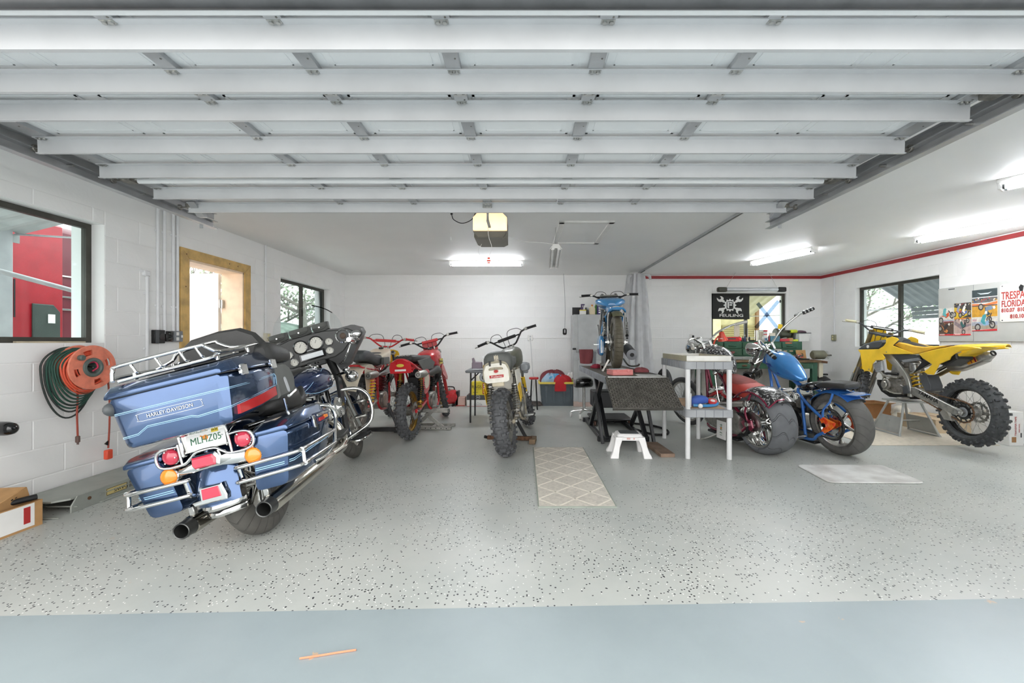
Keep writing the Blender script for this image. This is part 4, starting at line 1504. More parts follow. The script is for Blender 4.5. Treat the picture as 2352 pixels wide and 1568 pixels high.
obj('frame_cradle',G().tube([(1.28,0,.90),(1.14,0,.62),(1.05,.07,.45),(.65,.09,.42)],.02,10,sm=3).tube([(1.14,0,.62),(1.05,-.07,.45),(.65,-.09,.42)],.02,10,sm=3).cyl((1.33,0,.98),.035,.16,rot=(0,-26,0)),FRA,YM)
# engine
en=obj('engine',G().body([(-.12,.10,.46,.62,3),(-.09,.16,.44,.66,3),(.08,.17,.43,.66,3),(.125,.10,.47,.6,3)],n=18,sm=2,ax='y').xf(T((.83,0,0))).cyl((.94,.135,.56),.075,.04,'y',24,.012).cyl((.72,.13,.52),.06,.04,'y',24,.01),DALU,YM)
obj('clutch_cover',G().cyl((.95,.155,.555),.045,.02,'y',24,.008),ALU,en)
obj('cylinder',G().box((.86,0,.72),(.16,.18,.18),rot=(0,-8,0),b=.02),ALU,en)
obj('cylinder_head',G().box((.84,0,.845),(.19,.19,.10),rot=(0,-8,0),b=.02).cyl((.80,.1,.85),.03,.02,'y',16),DALU,en)
for q in ((.98,.09,.70),(.76,.12,.74),(1.0,.12,.62),(.72,.12,.63)):
    obj('engine_bolt',G().cyl(q,.012,.03,'y',6),STEEL,en)
obj('coolant_hose',G().tube([(1.06,.10,.72),(1.0,.13,.69),(.9,.14,.70),(.78,.12,.70)],.016,10,sm=4),BLACK,en)
obj('header_pipe',G().tube([(.93,-.03,.80),(1.02,-.06,.74),(1.02,-.13,.66),(.9,-.15,.66),(.7,-.14,.66),(.53,-.12,.70),(.32,-.13,.82)],.022,12,sm=4),BRONZ,YM)
obj('lever_brace',G().tube([(1.02,.14,.71),(.93,.155,.67),(.74,.15,.66)],.014,8,sm=3),ALU,YM)
obj('skid_plate',G().prism([(1.13,.60),(1.10,.60),(1.04,.50),(.95,.445),(.62,.44),(.60,.41),(.93,.395),(1.06,.45),(1.13,.54)],'y',-.1,.11,.006),BLACK,YM)
obj('footpeg',G().box((.62,.19,.42),(.05,.12,.02),b=.004),ALU,YM)
obj('shift_lever',G().tube([(.69,.15,.47),(.78,.17,.46),(.9,.175,.49)],.008,8,sm=2).cyl((.9,.19,.49),.011,.03,'y',8),ALU,YM)
obj('front_sprocket_guard',G().box((.64,.14,.52),(.10,.02,.10),rot=(0,20,0),b=.01),DGREY,YM)
for s in (-1,1):
    rd=obj('radiator',G().prism([(1.14,.81),(.99,.86),(.965,.735),(1.075,.70)],'y',s*.125,s*.16,.005),LGREY,YM)
    gl=G()
    for q in range(7):
        gl.box((1.045+.0,s*.163,.725+q*.018),(.10,.004,.006),rot=(0,18,0))
    stuff(obj('louvres',gl,MGREY,rd))
obj('rear_shock',G().tube([(.66,0,.86),(.60,0,.50)],.03,12).cyl((.655,.03,.80),.05,.12,'z',20,.01),ALU,YM)
obj('shock_spring',G().helix((.655,0,.73),(.60,0,.53),.062,.0085,4.5,8,18),YEL,YM)
obj('shock_reservoir',G().cyl((.60,.06,.78),.035,.1,rot=(0,15,0),b=.006),STEEL,YM)
# bodywork
for s in (-1,1):
    g=G().prism([(1.39,.995),(1.345,.95),(1.305,.732),(1.28,.718),(1.14,.709),(1.12,.75),(1.099,.81),(1.045,.862),(.918,.873),(.90,.90),(.935,.945),(.573,.959),(.547,.96),(.815,1.06),(.77,1.135),(.80,1.155),(.874,1.173),(.945,1.15),(.92,1.09),(.935,1.05),(.997,1.01)],'y',0,.012,.004)
    # flare the shroud outwards to the front
    for i,v in enumerate(g.v):
        k=max(0,min(1,(v[0]-.55)/.75))
        d=max(0,(1.0-v[2]))
        g.v[i]=(v[0],s*(.105+.075*math.sin(k*pi*.75)+v[1]-.05*max(0,v[2]-1.03)/.12),v[2])
    sh=obj('shroud',g,YEL,YM)
    obj('shroud_bolt',G().cyl((1.16,s*.185,.735),.009,.01,'y',8).cyl((.885,s*.175,.975),.007,.01,'y',8),STEEL,sh)
    obj('tank_cover',G().prism([(1.425,1.0),(1.36,1.05),(1.3,1.08),(1.15,1.115),(.994,1.133),(.955,1.10),(.985,1.05),(1.03,1.012),(1.2,1.0)],'y',s*.06,s*.15,.02),DGREY,YM)
    obj('emblem',G().cyl((1.23,s*.151,1.04),.022,.003,'y',20),WHITEP,YM)
    obj('seat_side',G().prism([(.86,1.065),(.619,.961),(.523,.963),(.3,1.02),(.128,1.065),(.3,1.058),(.455,1.046),(.60,1.06),(.70,1.085),(.80,1.10)],'y',s*.06,s*.105,.01),YELD,YM)
    g=G().prism([(.464,.965),(.25,1.02),(.045,1.062),(-.10,1.062),(-.22,1.05),(-.242,1.037),(-.14,1.03),(-.04,1.015),(.03,.98),(.073,.945),(.09,.91),(.102,.906),(.206,.858),(.24,.80),(.279,.731),(.351,.733),(.40,.76),(.34,.80),(.295,.85),(.413,.914)],'y',s*.125,s*.145,.006)
    obj('side_plate',g,YEL,YM)
    obj('airbox_panel',G().prism([(.338,.851),(.54,.735),(.437,.861),(.41,.905),(.3,.868)],'y',s*.125,s*.14,.004),BLACK,YM)
    obj('plate_block',G().prism([(.737,.878),(.505,.918),(.472,.889),(.70,.848)],'y',s*.09,s*.12,.006),MGREY,YM)
    obj('upper_panel',G().prism([(.93,.945),(.56,.952),(.50,.925),(.76,.86)],'y',s*.06,s*.11,.006),DGREY,YM)
obj('fuel_tank',G().body([(.80,.06,.94,1.14,3),(.9,.09,.92,1.165,3),(1.1,.10,.9,1.13,3),(1.28,.05,.93,1.06,3)],n=18,sm=3),DGREY,YM)
obj('tank_cap',G().cyl((.96,0,1.175),.035,.03,'z',18,.006),BLACK,YM)
obj('seat',G().body([(.10,.055,1.02,1.075,3),(.2,.09,.99,1.07,4),(.50,.085,.96,1.05,4),(.70,.07,.97,1.095,4),(.86,.05,1.0,1.125,4),(.93,.035,1.06,1.11,3)],n=20,sm=4),VINYL,YM)
g=G()
rings=[]
for x,hw,z in ((.2,.08,1.068),(.0,.10,1.082),(-.2,.085,1.09),(-.33,.05,1.088),(-.36,.03,1.083)):
    rings.append([(x,hw*u,z-.03*abs(u)**3-th) for th,us in ((0,(-1,-.6,-.2,.2,.6,1)),(.006,(1,.6,.2,-.2,-.6,-1))) for u in us])
obj('rear_fender',g.loft(rings),YEL,YM)
obj('fender_underside',G().prism([(.05,.94),(.20,.96),(-.04,1.055),(-.2,1.05),(-.05,1.0)],'y',-.10,.10,.01),YEL,YM)
obj('inner_guard',G().prism([(.16,.84),(.28,.86),(.20,.95),(.04,.98),(.03,.92)],'y',-.06,.118,.01),BLACK,YM)
obj('mud_flap',G().prism([(.529,.712),(.422,.72),(.37,.60),(.374,.54),(.438,.53),(.487,.602)],'y',-.05,.09,.005),M('flap_rubber','#4d4f52',.6,var=.05),YM)
# silencer on the far side
mf=obj('silencer',G().body([(-.06,.055,-.06,.06,2.6),(-.045,.062,-.072,.072,2.6),(.20,.066,-.078,.078,2.6),(.30,.05,-.055,.055,2.4),(.36,.03,-.032,.032,2)],n=24,sm=3).xf(T((.06,-.14,.93))@RY(22)),TITAN,YM)
obj('end_cap',G().body([(-.15,.028,-.03,.03,2),(-.13,.04,-.042,.042,2.2),(-.06,.058,-.064,.064,2.6)],n=24,sm=3).xf(T((.06,-.14,.93))@RY(22)),ALU,mf)
obj('outlet',G().lathe([(.029,0),(.029,-.012),(.02,-.014),(.02,.02),(0,.02)],(0,0,0),'x',20).xf(T((.06,-.14,.93))@RY(22)@T((-.145,0,0))),INK,mf)
bd=obj('badge',G().prism([(-.03,-.05),(.07,-.052),(.085,0),(.05,.045),(-.02,.05)],'y',.0655,.068).xf(T((.06,-.14,.93))@RY(22)),M('orange_badge','#e09a2c',.4),mf)
obj('badge_stripe',G().prism([(-.03,-.05),(-.01,-.05),(-.005,.048),(-.02,.05)],'y',.068,.069).prism([(.02,-.048),(.03,-.048),(.04,.044),(.03,.046)],'y',.068,.069).xf(T((.06,-.14,.93))@RY(22)),M('maroon_badge','#7d1f35',.4),mf)
# front end
fork(YM,YS,(1.34,0,.95),(1.62,0,.36),26,.10,1.0,BRONZ,M('fork_lower_alloy','#8c8a86',.35,.8,var=.1),r_up=.027,r_low=.024,low_len=.45,clamps=DGREY)
for s in (-1,1):
    obj('fork_guard',G().prism([(1.64,.33),(1.58,.33),(1.47,.62),(1.52,.64)],'y',s*.13,s*.137,.002),M('fork_guard_plastic','#9a9a97',.4),YM,YS)
obj('front_fender',G().fender((1.60,0,.46),.40,30,145,.07,drop=.03,hw2=.05),YEL,YM,YS)
obj('front_plate',G().prism([(-.07,.95),(.07,.95),(.10,1.05),(.10,1.22),(.06,1.32),(-.06,1.32),(-.10,1.22),(-.10,1.05)],'x',1.40,1.405,.002).xf(T((1.40,0,1.1))@RY(-20)@T((-1.40,0,-1.1))),YEL,YM,YS)
hb=handlebar(YM,YS,(1.22,0,1.21),w=.41,rise=.10,back=.08,bar_m=DGREY,pad_m=BLACK,grip_m=M('cream_grip','#c9c4a6',.6),lever_m=ALU,padw=.12)
obj('pad_label',G().box((1.197,0,1.288),(.002,.19,.012)),WHITEP,hb,None)

st=thing('lift_stand','folding grey metal stand carrying the yellow motocross bike','bike stand',(4.84,5.32,.004),-5)
SLV=M('silver_stand_paint','#a9aba8',0.4,.3,var=.06)
for s in (-1,1):
    gg=G().tube([(s*.10,.12,.40),(s*.22,.22,.03),(s*.225,.2,.012),(s*.225,-.2,.012),(s*.22,-.22,.03),(s*.10,-.12,.40)],.013,10,sm=2)
    lg=obj('leg_frame',gg,SLV,st)
    obj('leg_panel',G().add([(s*.16,.165,.22),(s*.216,.205,.03),(s*.216,-.205,.03),(s*.16,-.165,.22),(s*.158,.165,.22),(s*.214,.205,.03),(s*.214,-.205,.03),(s*.158,-.165,.22)],[(0,1,2,3),(7,6,5,4),(0,4,5,1),(1,5,6,2),(2,6,7,3),(3,7,4,0)]),SLV,st)
obj('top_plate',G().box((0,0,.41),(.30,.34,.02),b=.004),SLV,st)
obj('cross_rod',G().cyl((0,.0,.16),.01,.36,'x',10),STEEL,st)
# ================================================================== the two choppers
def cross(g,c,r,n,th=.004):
    return g.cyl(c,r,th,'y',n)

def vtwin(B,x,z,m_fin=ALU,m_head=CHROME,red=None):
    en=obj('engine',G().body([(-.13,.12,-.16,.02,3),(-.09,.17,-.18,.05,3),(.09,.17,-.18,.05,3),(.14,.12,-.15,.02,3)],n=20,sm=2,ax='y').xf(T((x,0,z))).cyl((x,.14,z-.06),.10,.04,'y',28,.012).cyl((x,-.15,z-.06),.09,.04,'y',28,.012),ALU,B)
    for s in (-1,1):
        a=s*22
        Rm=Matrix.Rotation(rad(a),3,'Y')
        base=Vector((x+s*.06,0,z+.03))
        cyl=obj('cylinder',fins(G(),base,a,9,.15,.16,.019),m_fin,en)
        hd=obj('rocker_box',G().box(base+Rm@Vector((0,0,.215)),(.16,.17,.065),rot=Rm,b=.02),m_head,en)
        for q in (-1,1):
            obj('pushrod_tube',G().tube([Vector((x+s*.02+q*.012,-.10,z)),base+Rm@Vector((q*.02,-.10,.2))],.009,8),CHROME,en)
        obj('head_bolt',G().cyl(base+Rm@Vector((.04,.06,.255)),.012,.02,'z',6).cyl(base+Rm@Vector((-.04,.06,.255)),.012,.02,'z',6),CHROME,en)
        if red:
            obj('red_head_band',G().box(base+Rm@Vector((0,0,.17)),(.165,.175,.03),rot=Rm,b=.008),red,en)
    obj('air_cleaner',G().cyl((x,-.19,z+.16),.075,.05,'y',28,.015),CHROME,en)
    return en

def springer(B,S,head,axle,rake,m_leg,spread=.07):
    u=Vector((-math.sin(rad(rake)),0,math.cos(rad(rake))))
    L=(head[2]+.14-axle[2])/math.cos(rad(rake))
    a=Vector(axle)
    for s in (-1,1):
        o=Vector((0,s*spread,0))
        obj('fork_leg',G().tube([a+o+u*.02,a+o+u*(L*.55),a+o+u*L],[.022,.022,.018],12),m_leg,B,S)
        obj('front_spring',G().helix(a+o+Vector((.06,-s*.02,0))+u*(L-.26),a+o+Vector((.06,-s*.02,0))+u*(L-.04),.02,.005,9),CHROME,B,S)
        obj('rocker',G().box(a+o+Vector((.0,s*.02,0)),(.09,.012,.03),rot=(0,20,0),b=.004),CHROME,B,S)
    for q in (L-.03,L-.24):
        p=a+u*q
        obj('fork_tree',G().body([(-spread-.03,.03,-.014,.014,4),(spread+.03,.03,-.014,.014,4)],n=14,sm=0,ax='y').xf(T(p)@Matrix.Rotation(-rad(rake),4,'Y')),CHROME,B,S)

def headlight(B,S,c):
    h=obj('headlight',G().lathe([(0,-.13),(.02,-.128),(.045,-.10),(.065,-.06),(.078,0),(.080,.02),(.074,.03),(.06,.034),(0,.04)],c,'x',28),CHROME,B,S)
    return h

MAG=M('candy_magenta_frame','#7e1c3a',0.22,.3,var=.08,coat=.6)
SKULL=bpy.data.materials.new('black_silver_mural')
SKULL.use_nodes=True
_t=SKULL.node_tree
_p=_t.nodes['Principled BSDF']
_c=_t.nodes.new('ShaderNodeTexCoord')
_n=_t.nodes.new('ShaderNodeTexNoise')
_n.inputs['Scale'].default_value=26
_n.inputs['Detail'].default_value=6
_n.inputs['Distortion'].default_value=1.6
_r=_t.nodes.new('ShaderNodeValToRGB')
_r.color_ramp.elements[0].position=.50
_r.color_ramp.elements[0].color=(.012,.013,.015,1)
_r.color_ramp.elements[1].position=.64
_r.color_ramp.elements[1].color=(.5,.5,.5,1)
_t.links.new(_c.outputs['Object'],_n.inputs['Vector'])
_t.links.new(_n.outputs['Fac'],_r.inputs['Fac'])
_t.links.new(_r.outputs['Color'],_p.inputs['Base Color'])
_p.inputs['Roughness'].default_value=.25
_p.inputs['Coat Weight'].default_value=.6
SUEDE=M('dark_red_suede','#8d4540',.75,var=.1)
SUEDE2=M('bright_red_leather','#b5433a',.5,var=.06)

RCH=thing('chopper','low red and black chopper with a very wide rear tyre, beside the plastic shelf','motorcycle',Mx=bike_matrix((2.55,4.37,0),9,5))
B=RCH
wb=1.50
S=steer_matrix((.98,0,1.0),34,12)
wheel(B,'rear_wheel',T((0,0,.328)),.328,.285,.235,'fat',CHROME,FATT,CHROME,hubr=.06,hubw=.2,cast=9,rimw=.25)
wheel(B,'front_wheel',S@T((wb,0,.34)),.34,.085,.28,'road',ALU,M('front_tyre_rubber','#3b3c3d',.5,var=.1),CHROME,hubr=.05,hubw=.1,nspoke=40)
obj('brake_disc',gear(G(),(0,.15,.328),.13,20,.09,.006).lathe([(.05,.148),(.10,.15),(.10,.154),(.05,.156)],(0,0,.328),'y',24),STEEL,B)
obj('brake_caliper',G().box((-.02,.17,.22),(.1,.05,.06),rot=(0,30,0),b=.015),CHROME,B)
obj('axle_plate',G().prism([(-.06,.30),(-.02,.26),(.08,.27),(.12,.33),(.06,.38),(-.04,.37)],'y',.175,.195,.005).prism([(-.06,.30),(-.02,.26),(.08,.27),(.12,.33),(.06,.38),(-.04,.37)],'y',-.195,-.175,.005),MAG,B)
obj('axle',G().cyl((0,0,.328),.014,.42,'y',12).cyl((0,.21,.328),.026,.03,'y',6).cyl((0,-.21,.328),.026,.03,'y',6),CHROME,B)
g=G()
for s in (-1,1):
    g.tube([(.0,s*.185,.335),(.2,s*.17,.44),(.42,s*.12,.60),(.62,s*.03,.74),(.98,0,.98)],.017,10,sm=4)
    g.tube([(.0,s*.185,.32),(.25,s*.17,.16),(.42,s*.14,.13),(.80,s*.12,.13),(.9,s*.08,.2),(.94,s*.03,.60),(.98,s*.0,.95)],.017,10,sm=4)
    g.tube([(.40,s*.13,.14),(.40,s*.12,.58)],.016,10)
g.cyl((.985,0,1.0),.034,.2,rot=(0,-34,0))
obj('frame',g,MAG,B)
fe=obj('rear_fender',G().fender((0,0,.328),.372,48,138,.165,drop=.045,n=24,m=11),SKULL,B)
obj('fender_edge',G().tube([(.374*math.cos(rad(a))*.97,.163,.328+.372*math.sin(rad(a))-.042) for a in range(50,139,8)]+[(-.275,.08,.594),(-.277,0,.60)],.008,8,sm=2),MAG,fe)
for s in (-1,1):
    obj('fender_strut',G().tube([(.02,s*.19,.36),(.03,s*.2,.45),(.0,s*.18,.56),(-.03,s*.165,.64)],.011,8,sm=3),MAG,B)
se=obj('seat',G().body([(.04,.10,.60,.66,3),(.12,.15,.56,.70,3.2),(.28,.14,.57,.74,3.2),(.42,.12,.62,.77,3),(.55,.07,.70,.80,3)],n=20,sm=3),SUEDE2,B)
obj('seat_pad',G().body([(.16,.06,.68,.705,3),(.22,.12,.67,.735,3.2),(.34,.12,.68,.765,3.2),(.46,.08,.72,.795,3)],n=18,sm=3),SUEDE,se)
tk=obj('fuel_tank',G().body([(.46,.05,.80,.9,3),(.54,.11,.79,1.0,3),(.68,.145,.80,1.095,2.8),(.82,.12,.84,1.12,3),(.93,.06,.92,1.08,3)],n=24,sm=4),SKULL,B)
obj('tank_cap',G().cyl((.76,0,1.12),.028,.03,'z',18,.006),CHROME,tk)
obj('neck_panel',G().prism([(.48,.70),(.60,.66),(.95,.9),(.9,.98),(.6,.82)],'y',-.03,.03,.01),SKULL,B)
en=vtwin(B,.64,.34,DALU,CHROME,RED)
obj('primary_cover',G().body([(.12,.05,.22,.38,2.6),(.2,.06,.17,.44,3),(.5,.06,.17,.44,3),(.72,.06,.2,.42,3),(.78,.04,.26,.36,2.6)],n=22,sm=3).xf(T((0,.17,0))),ALU,B)
obj('belt_guard',G().lathe([(.10,-.012),(.13,-.014),(.13,.014),(.10,.012)],(.13,.19,.30),'y',36),BLACK,B)
for s,e,z in ((1,-.03,.0),(-1,-.2,.05)):
    pp=obj('exhaust_pipe',G().tube([(.66,s*.10,.52),(.60,s*.18,.47),(.4,s*.2,.475+z),(e,s*.205,.545+z)],[.024,.026,.03,.031],16,sm=4),M('satin_pipe','#d5d3cc',.25,.85,var=.05),B)
    gt=G().lathe([(.036,.03),(.037,-.004),(.027,-.006),(.026,.0)],(e,s*.205,.545+z),'x',24,rot=(0,7,0))
    gt.cyl((e+.004,s*.205,.545+z),.028,.004,'x',20)
    tp=obj('exhaust_tip',gt,INK,pp)
    gb=G().lathe([(.037,.02),(.038,-.006),(.030,-.008),(.030,.0)],(e-.001,s*.205,.545+z),'x',24)
    for k in range(5):
        a=2*pi*k/5
        gb.tube([(e-.002,s*.205+.005*math.cos(a),.545+z+.005*math.sin(a)),(e-.002,s*.205+.02*math.cos(a+.2),.545+z+.02*math.sin(a+.2)),(e-.002,s*.205+.031*math.cos(a+.75),.545+z+.031*math.sin(a+.75))],.004,6,sm=2)
    obj('tip_vane',gb,CHROME,tp)
g=G()
lp=obj('license_plate',G().body([(.10,.085,-.002,.002,4),(-.10,.085,-.002,.002,4)],n=12,sm=0),PAPER,B,T((.40,.242,.19))@RX(-84)@RZ(90)@RY(0))
text('lettering','13 666',.055,M('plate_green','#2f6b4c',.5),lp,T((0,0,.003))@RZ(180),sx=.9)
obj('plate_orange',G().cyl((-.02,0,.003),.012,.002,'z',12),M('orange_print','#e08a2c',.5),lp)
obj('side_stand',G().tube([(.52,.14,.14),(.62,.26,.06),(.70,.33,.025),(.78,.34,.02)],.012,8,sm=3),ALU,B)
obj('shift_rod',G().tube([(.42,.17,.30),(.46,.21,.55),(.50,.20,.80)],.008,8,sm=2).sph((.50,.20,.82),.024),CHROME,B)
obj('floor_pan',G().box((.55,.02,.09),(.55,.26,.03),b=.01),BLACK,B)
springer(B,S,(.98,0,1.0),(wb,0,.34),34,STEEL)
headlight(B,S,(1.20,0,1.09))
hb=obj('handlebar',G().tube([(.78,-.42,1.31),(.84,-.33,1.30),(.92,-.18,1.24),(.93,-.06,1.16),(.93,.06,1.16),(.92,.18,1.24),(.84,.33,1.24),(.72,.40,1.20)],.0125,10,sm=4),CHROME,B,S)
gb=G()
for s in (-1,1):
    gb.tube([(.90,s*.06,1.08),(.93,s*.06,1.17)],.017,10)
obj('riser',gb,CHROME,hb)
for s,a,b in ((-1,(.72,-.50,1.32),(.80,-.38,1.307)),(1,(.66,.44,1.17),(.74,.38,1.205))):
    obj('grip',G().tube([a,b],.019,12),M('ivory_grip','#cfccc6',.3,.4),hb)
obj('speedometer',G().cyl((.98,.05,1.20),.04,.06,'x',20,.012),CHROME,hb)

# ------------------------------------------------------------------ blue chopper
CBLUE=M('metallic_sky_blue','#3a86cc',0.2,.35,var=.04,coat=.7)
CBLU2=M('royal_blue_frame','#3a78c9',0.2,.3,var=.05,coat=.7)
FLAME=bpy.data.materials.new('flame_paint')
FLAME.use_nodes=True
_t=FLAME.node_tree
_p=_t.nodes['Principled BSDF']
_c=_t.nodes.new('ShaderNodeTexCoord')
_n=_t.nodes.new('ShaderNodeTexNoise')
_n.inputs['Scale'].default_value=22
_n.inputs['Distortion'].default_value=1.0
_r=_t.nodes.new('ShaderNodeValToRGB')
_r.color_ramp.elements[0].position=.40
_r.color_ramp.elements[0].color=(.75,.03,.012,1)
_r.color_ramp.elements[1].position=.62
_r.color_ramp.elements[1].color=(.85,.2,.02,1)
_t.links.new(_c.outputs['Object'],_n.inputs['Vector'])
_t.links.new(_n.outputs['Fac'],_r.inputs['Fac'])
_t.links.new(_r.outputs['Color'],_p.inputs['Base Color'])
_p.inputs['Roughness'].default_value=.3
_p.inputs['Coat Weight'].default_value=.5
B=thing('chopper','bright blue chopper with flame painted axle plate, parked between the two other bikes','motorcycle',Mx=bike_matrix((3.30,4.33,0),9,5))
wb=1.5
S=steer_matrix((.95,0,.98),34,20)
wheel(B,'rear_wheel',T((0,0,.325)),.325,.20,.228,'fat',ALU,FATT2,CHROME,hubr=.06,hubw=.16,cast=5,rimw=.16)
wheel(B,'front_wheel',S@T((wb,0,.34)),.34,.085,.28,'road',ALU,MATS['front_tyre_rubber'],CHROME,hubr=.05,hubw=.1,nspoke=40)
obj('belt_pulley',gear(G(),(0,.115,.325),.15,60,.125,.03).lathe([(.03,.10),(.10,.085),(.125,.10),(.125,.125),(.10,.11),(.03,.125)],(0,0,.325),'y',36),CHROME,B)
obj('drive_belt',G().tube([(-.155,.115,.325),(-.11,.115,.437),(0,.115,.482),(.3,.115,.40),(.52,.115,.36),(.52,.115,.27),(.3,.115,.21),(0,.115,.168),(-.11,.115,.213)],.008,6,closed=True,sm=4),RUBBER,B)
ap=obj('axle_plate',G().prism([(-.10,.33),(-.05,.28),(.04,.22),(.06,.25),(.03,.30),(.08,.38),(.05,.41),(-.03,.385),(-.09,.37),(-.11,.36)],'y',.155,.175,.005),FLAME,B)
obj('axle_plate',G().prism([(-.10,.33),(-.05,.28),(.04,.22),(.06,.25),(.03,.30),(.08,.38),(.05,.41),(-.03,.385),(-.09,.37)],'y',-.175,-.155,.005),FLAME,B)
obj('axle',G().cyl((0,0,.325),.013,.36,'y',12).cyl((0,.185,.325),.026,.025,'y',6).cyl((0,-.185,.325),.026,.025,'y',6),CHROME,B)
g=G()
for s in (-1,1):
    g.tube([(.04,s*.165,.385),(.2,s*.16,.49),(.36,s*.13,.60),(.42,s*.08,.64)],.0165,10,sm=3)
    g.tube([(.03,s*.165,.24),(.12,s*.165,.19),(.24,s*.15,.12),(.75,s*.12,.12),(.84,s*.09,.18),(.86,s*.05,.6),(.95,0,.93)],.0165,10,sm=4)
    g.tube([(.30,s*.14,.12),(.32,s*.135,.56)],.0165,10)
g.tube([(.37,0,.62),(.50,0,.68),(.62,0,.76),(.95,0,.98)],.024,12,sm=2)
g.tube([(.30,.13,.46),(.30,-.13,.46)],.014,10)
g.cyl((.955,0,.98),.034,.18,rot=(0,-34,0))
obj('frame',g,CBLU2,B)
fe=obj('rear_fender',G().fender((0,0,.325),.355,30,128,.105,drop=.03,n=22,m=9),CBLU2,B)
for s in (-1,1):
    obj('fender_strut',G().tube([(.03,s*.17,.40),(.02,s*.165,.48),(-.04,s*.145,.56),(-.06,s*.12,.65)],.011,8,sm=2),CBLU2,B)
obj('fender_tail',G().prism([(-.10,-.09),(-.17,-.12),(-.28,-.08),(-.28,.08),(-.17,.12),(-.10,.09)],'z',.645,.652,.002),CBLU2,B)
gw=G()
for q in range(8):
    gw.box((-.235,-.055+q*.016,.654),(.012+.006*(q%3),.006,.002))
stuff(obj('fender_script',gw,WHITEP,B))
obj('seat',G().body([(.20,.05,.66,.70,3),(.25,.11,.64,.735,3),(.36,.10,.62,.70,3),(.46,.05,.64,.68,3)],n=18,sm=3),BLACKG,B)
obj('pillion_pad',G().body([(-.18,.06,.70,.74,3),(-.14,.105,.69,.765,3.2),(.08,.105,.68,.76,3.2),(.16,.09,.68,.735,3),(.2,.05,.69,.71,3)],n=20,sm=3),VINYL,B)
obj('seat_spring',G().helix((.24,.07,.58),(.25,.07,.65),.02,.004,4).helix((.24,-.07,.58),(.25,-.07,.65),.02,.004,4),CHROME,B)
tk=obj('fuel_tank',G().body([(.40,.02,.73,.76,3),(.44,.065,.715,.80,3),(.54,.11,.715,.91,3),(.66,.145,.74,1.01,3),(.78,.14,.79,1.055,3),(.87,.10,.85,1.06,3),(.92,.05,.90,1.03,3)],n=24,sm=4),CBLUE,B)
obj('tank_cap',G().cyl((.77,0,1.06),.04,.03,'z',22,.008,rot=(0,-8,0)),CHROME,tk)
gf=G()
for q,(zz,xx) in enumerate(((.93,.80),(.89,.76),(.85,.72))):
    gf.prism([(xx+.05,zz),(xx-.06,zz-.015),(xx-.12,zz-.06),(xx-.05,zz-.045),(xx+.0,zz-.03)],'y',.1435-.004*q,.1465-.004*q)
obj('tank_flames',gf,M('deep_blue_flames','#1d3f8c',.2,coat=.7),tk)
obj('oil_tank',G().body([(.24,.10,.40,.56,4),(.27,.13,.38,.58,4),(.38,.13,.38,.58,4),(.41,.1,.4,.56,4)],n=18,sm=0),BLACK,B)
en=vtwin(B,.60,.33,DALU,CHROME)
obj('primary_cover',G().body([(.36,.05,.24,.36,2.6),(.44,.06,.20,.42,3),(.72,.06,.2,.42,3),(.78,.04,.26,.36,2.6)],n=22,sm=3).xf(T((0,.17,0))),BLACK,B)
obj('battery_box',G().box((.36,.1,.50),(.1,.08,.13),b=.01),DALU,B)
obj('exhaust_pipe',G().tube([(.64,-.1,.5),(.6,-.18,.42),(.3,-.2,.30),(-.1,-.2,.27)],.026,14,sm=4),CHROME,B)
obj('footpeg',G().cyl((.28,.22,.145),.02,.12,'y',12,.004),CHROME,B)
obj('side_stand',G().tube([(.4,.14,.13),(.46,.24,.05),(.5,.30,.015)],.012,8,sm=3),ALU,B)
obj('floor_pan',G().box((.5,0,.085),(.6,.26,.03),b=.01),BLACK,B)
springer(B,S,(.95,0,.98),(wb,0,.34),34,DALU)
headlight(B,S,(1.15,0,1.09))
hb=obj('handlebar',G().tube([(.62,-.40,1.42),(.68,-.33,1.40),(.82,-.2,1.28),(.90,-.07,1.14),(.90,.07,1.14),(.86,.2,1.24),(.78,.33,1.22),(.66,.38,1.14)],.0125,10,sm=4),CHROME,B,S)
for s in (-1,1):
    obj('riser',G().tube([(.88,s*.06,1.06),(.90,s*.06,1.15)],.017,10),CHROME,hb)
for s,a,b in ((-1,(.56,-.47,1.44),(.64,-.37,1.413)),(1,(.56,.43,1.08),(.68,.37,1.155))):
    gr=obj('grip',G().tube([a,b],.02,12),BLACK,hb)
    d=(Vector(b)-Vector(a))
    gr2=G()
    for q in (.15,.45,.75):
        gr2.tube([Vector(a)+d*q,Vector(a)+d*(q+.12)],.0235,12)
    obj('grip_ring',gr2,CHROME,hb)
obj('brake_lever',G().tube([(.68,-.36,1.40),(.73,-.36,1.40),(.68,-.47,1.43)],.007,8,sm=2).box((.70,-.345,1.40),(.05,.05,.035),b=.01),CHROME,hb)
obj('mirror_plate',G().sph((.96,.0,1.2),(.014,.03,.04)),ALU,hb)
bg=obj('tool_roll',G().cyl((1.22,0,.74),.075,.24,'y',20,.02).box((1.16,0,.76),(.03,.22,.06),b=.01),BLACKG,B,S)
obj('strap',G().lathe([(.077,-.012),(.079,-.012),(.079,.012),(.077,.012)],(1.22,.06,.74),'y',20).lathe([(.077,-.012),(.079,-.012),(.079,.012),(.077,.012)],(1.22,-.06,.74),'y',20),VINYL,bg)
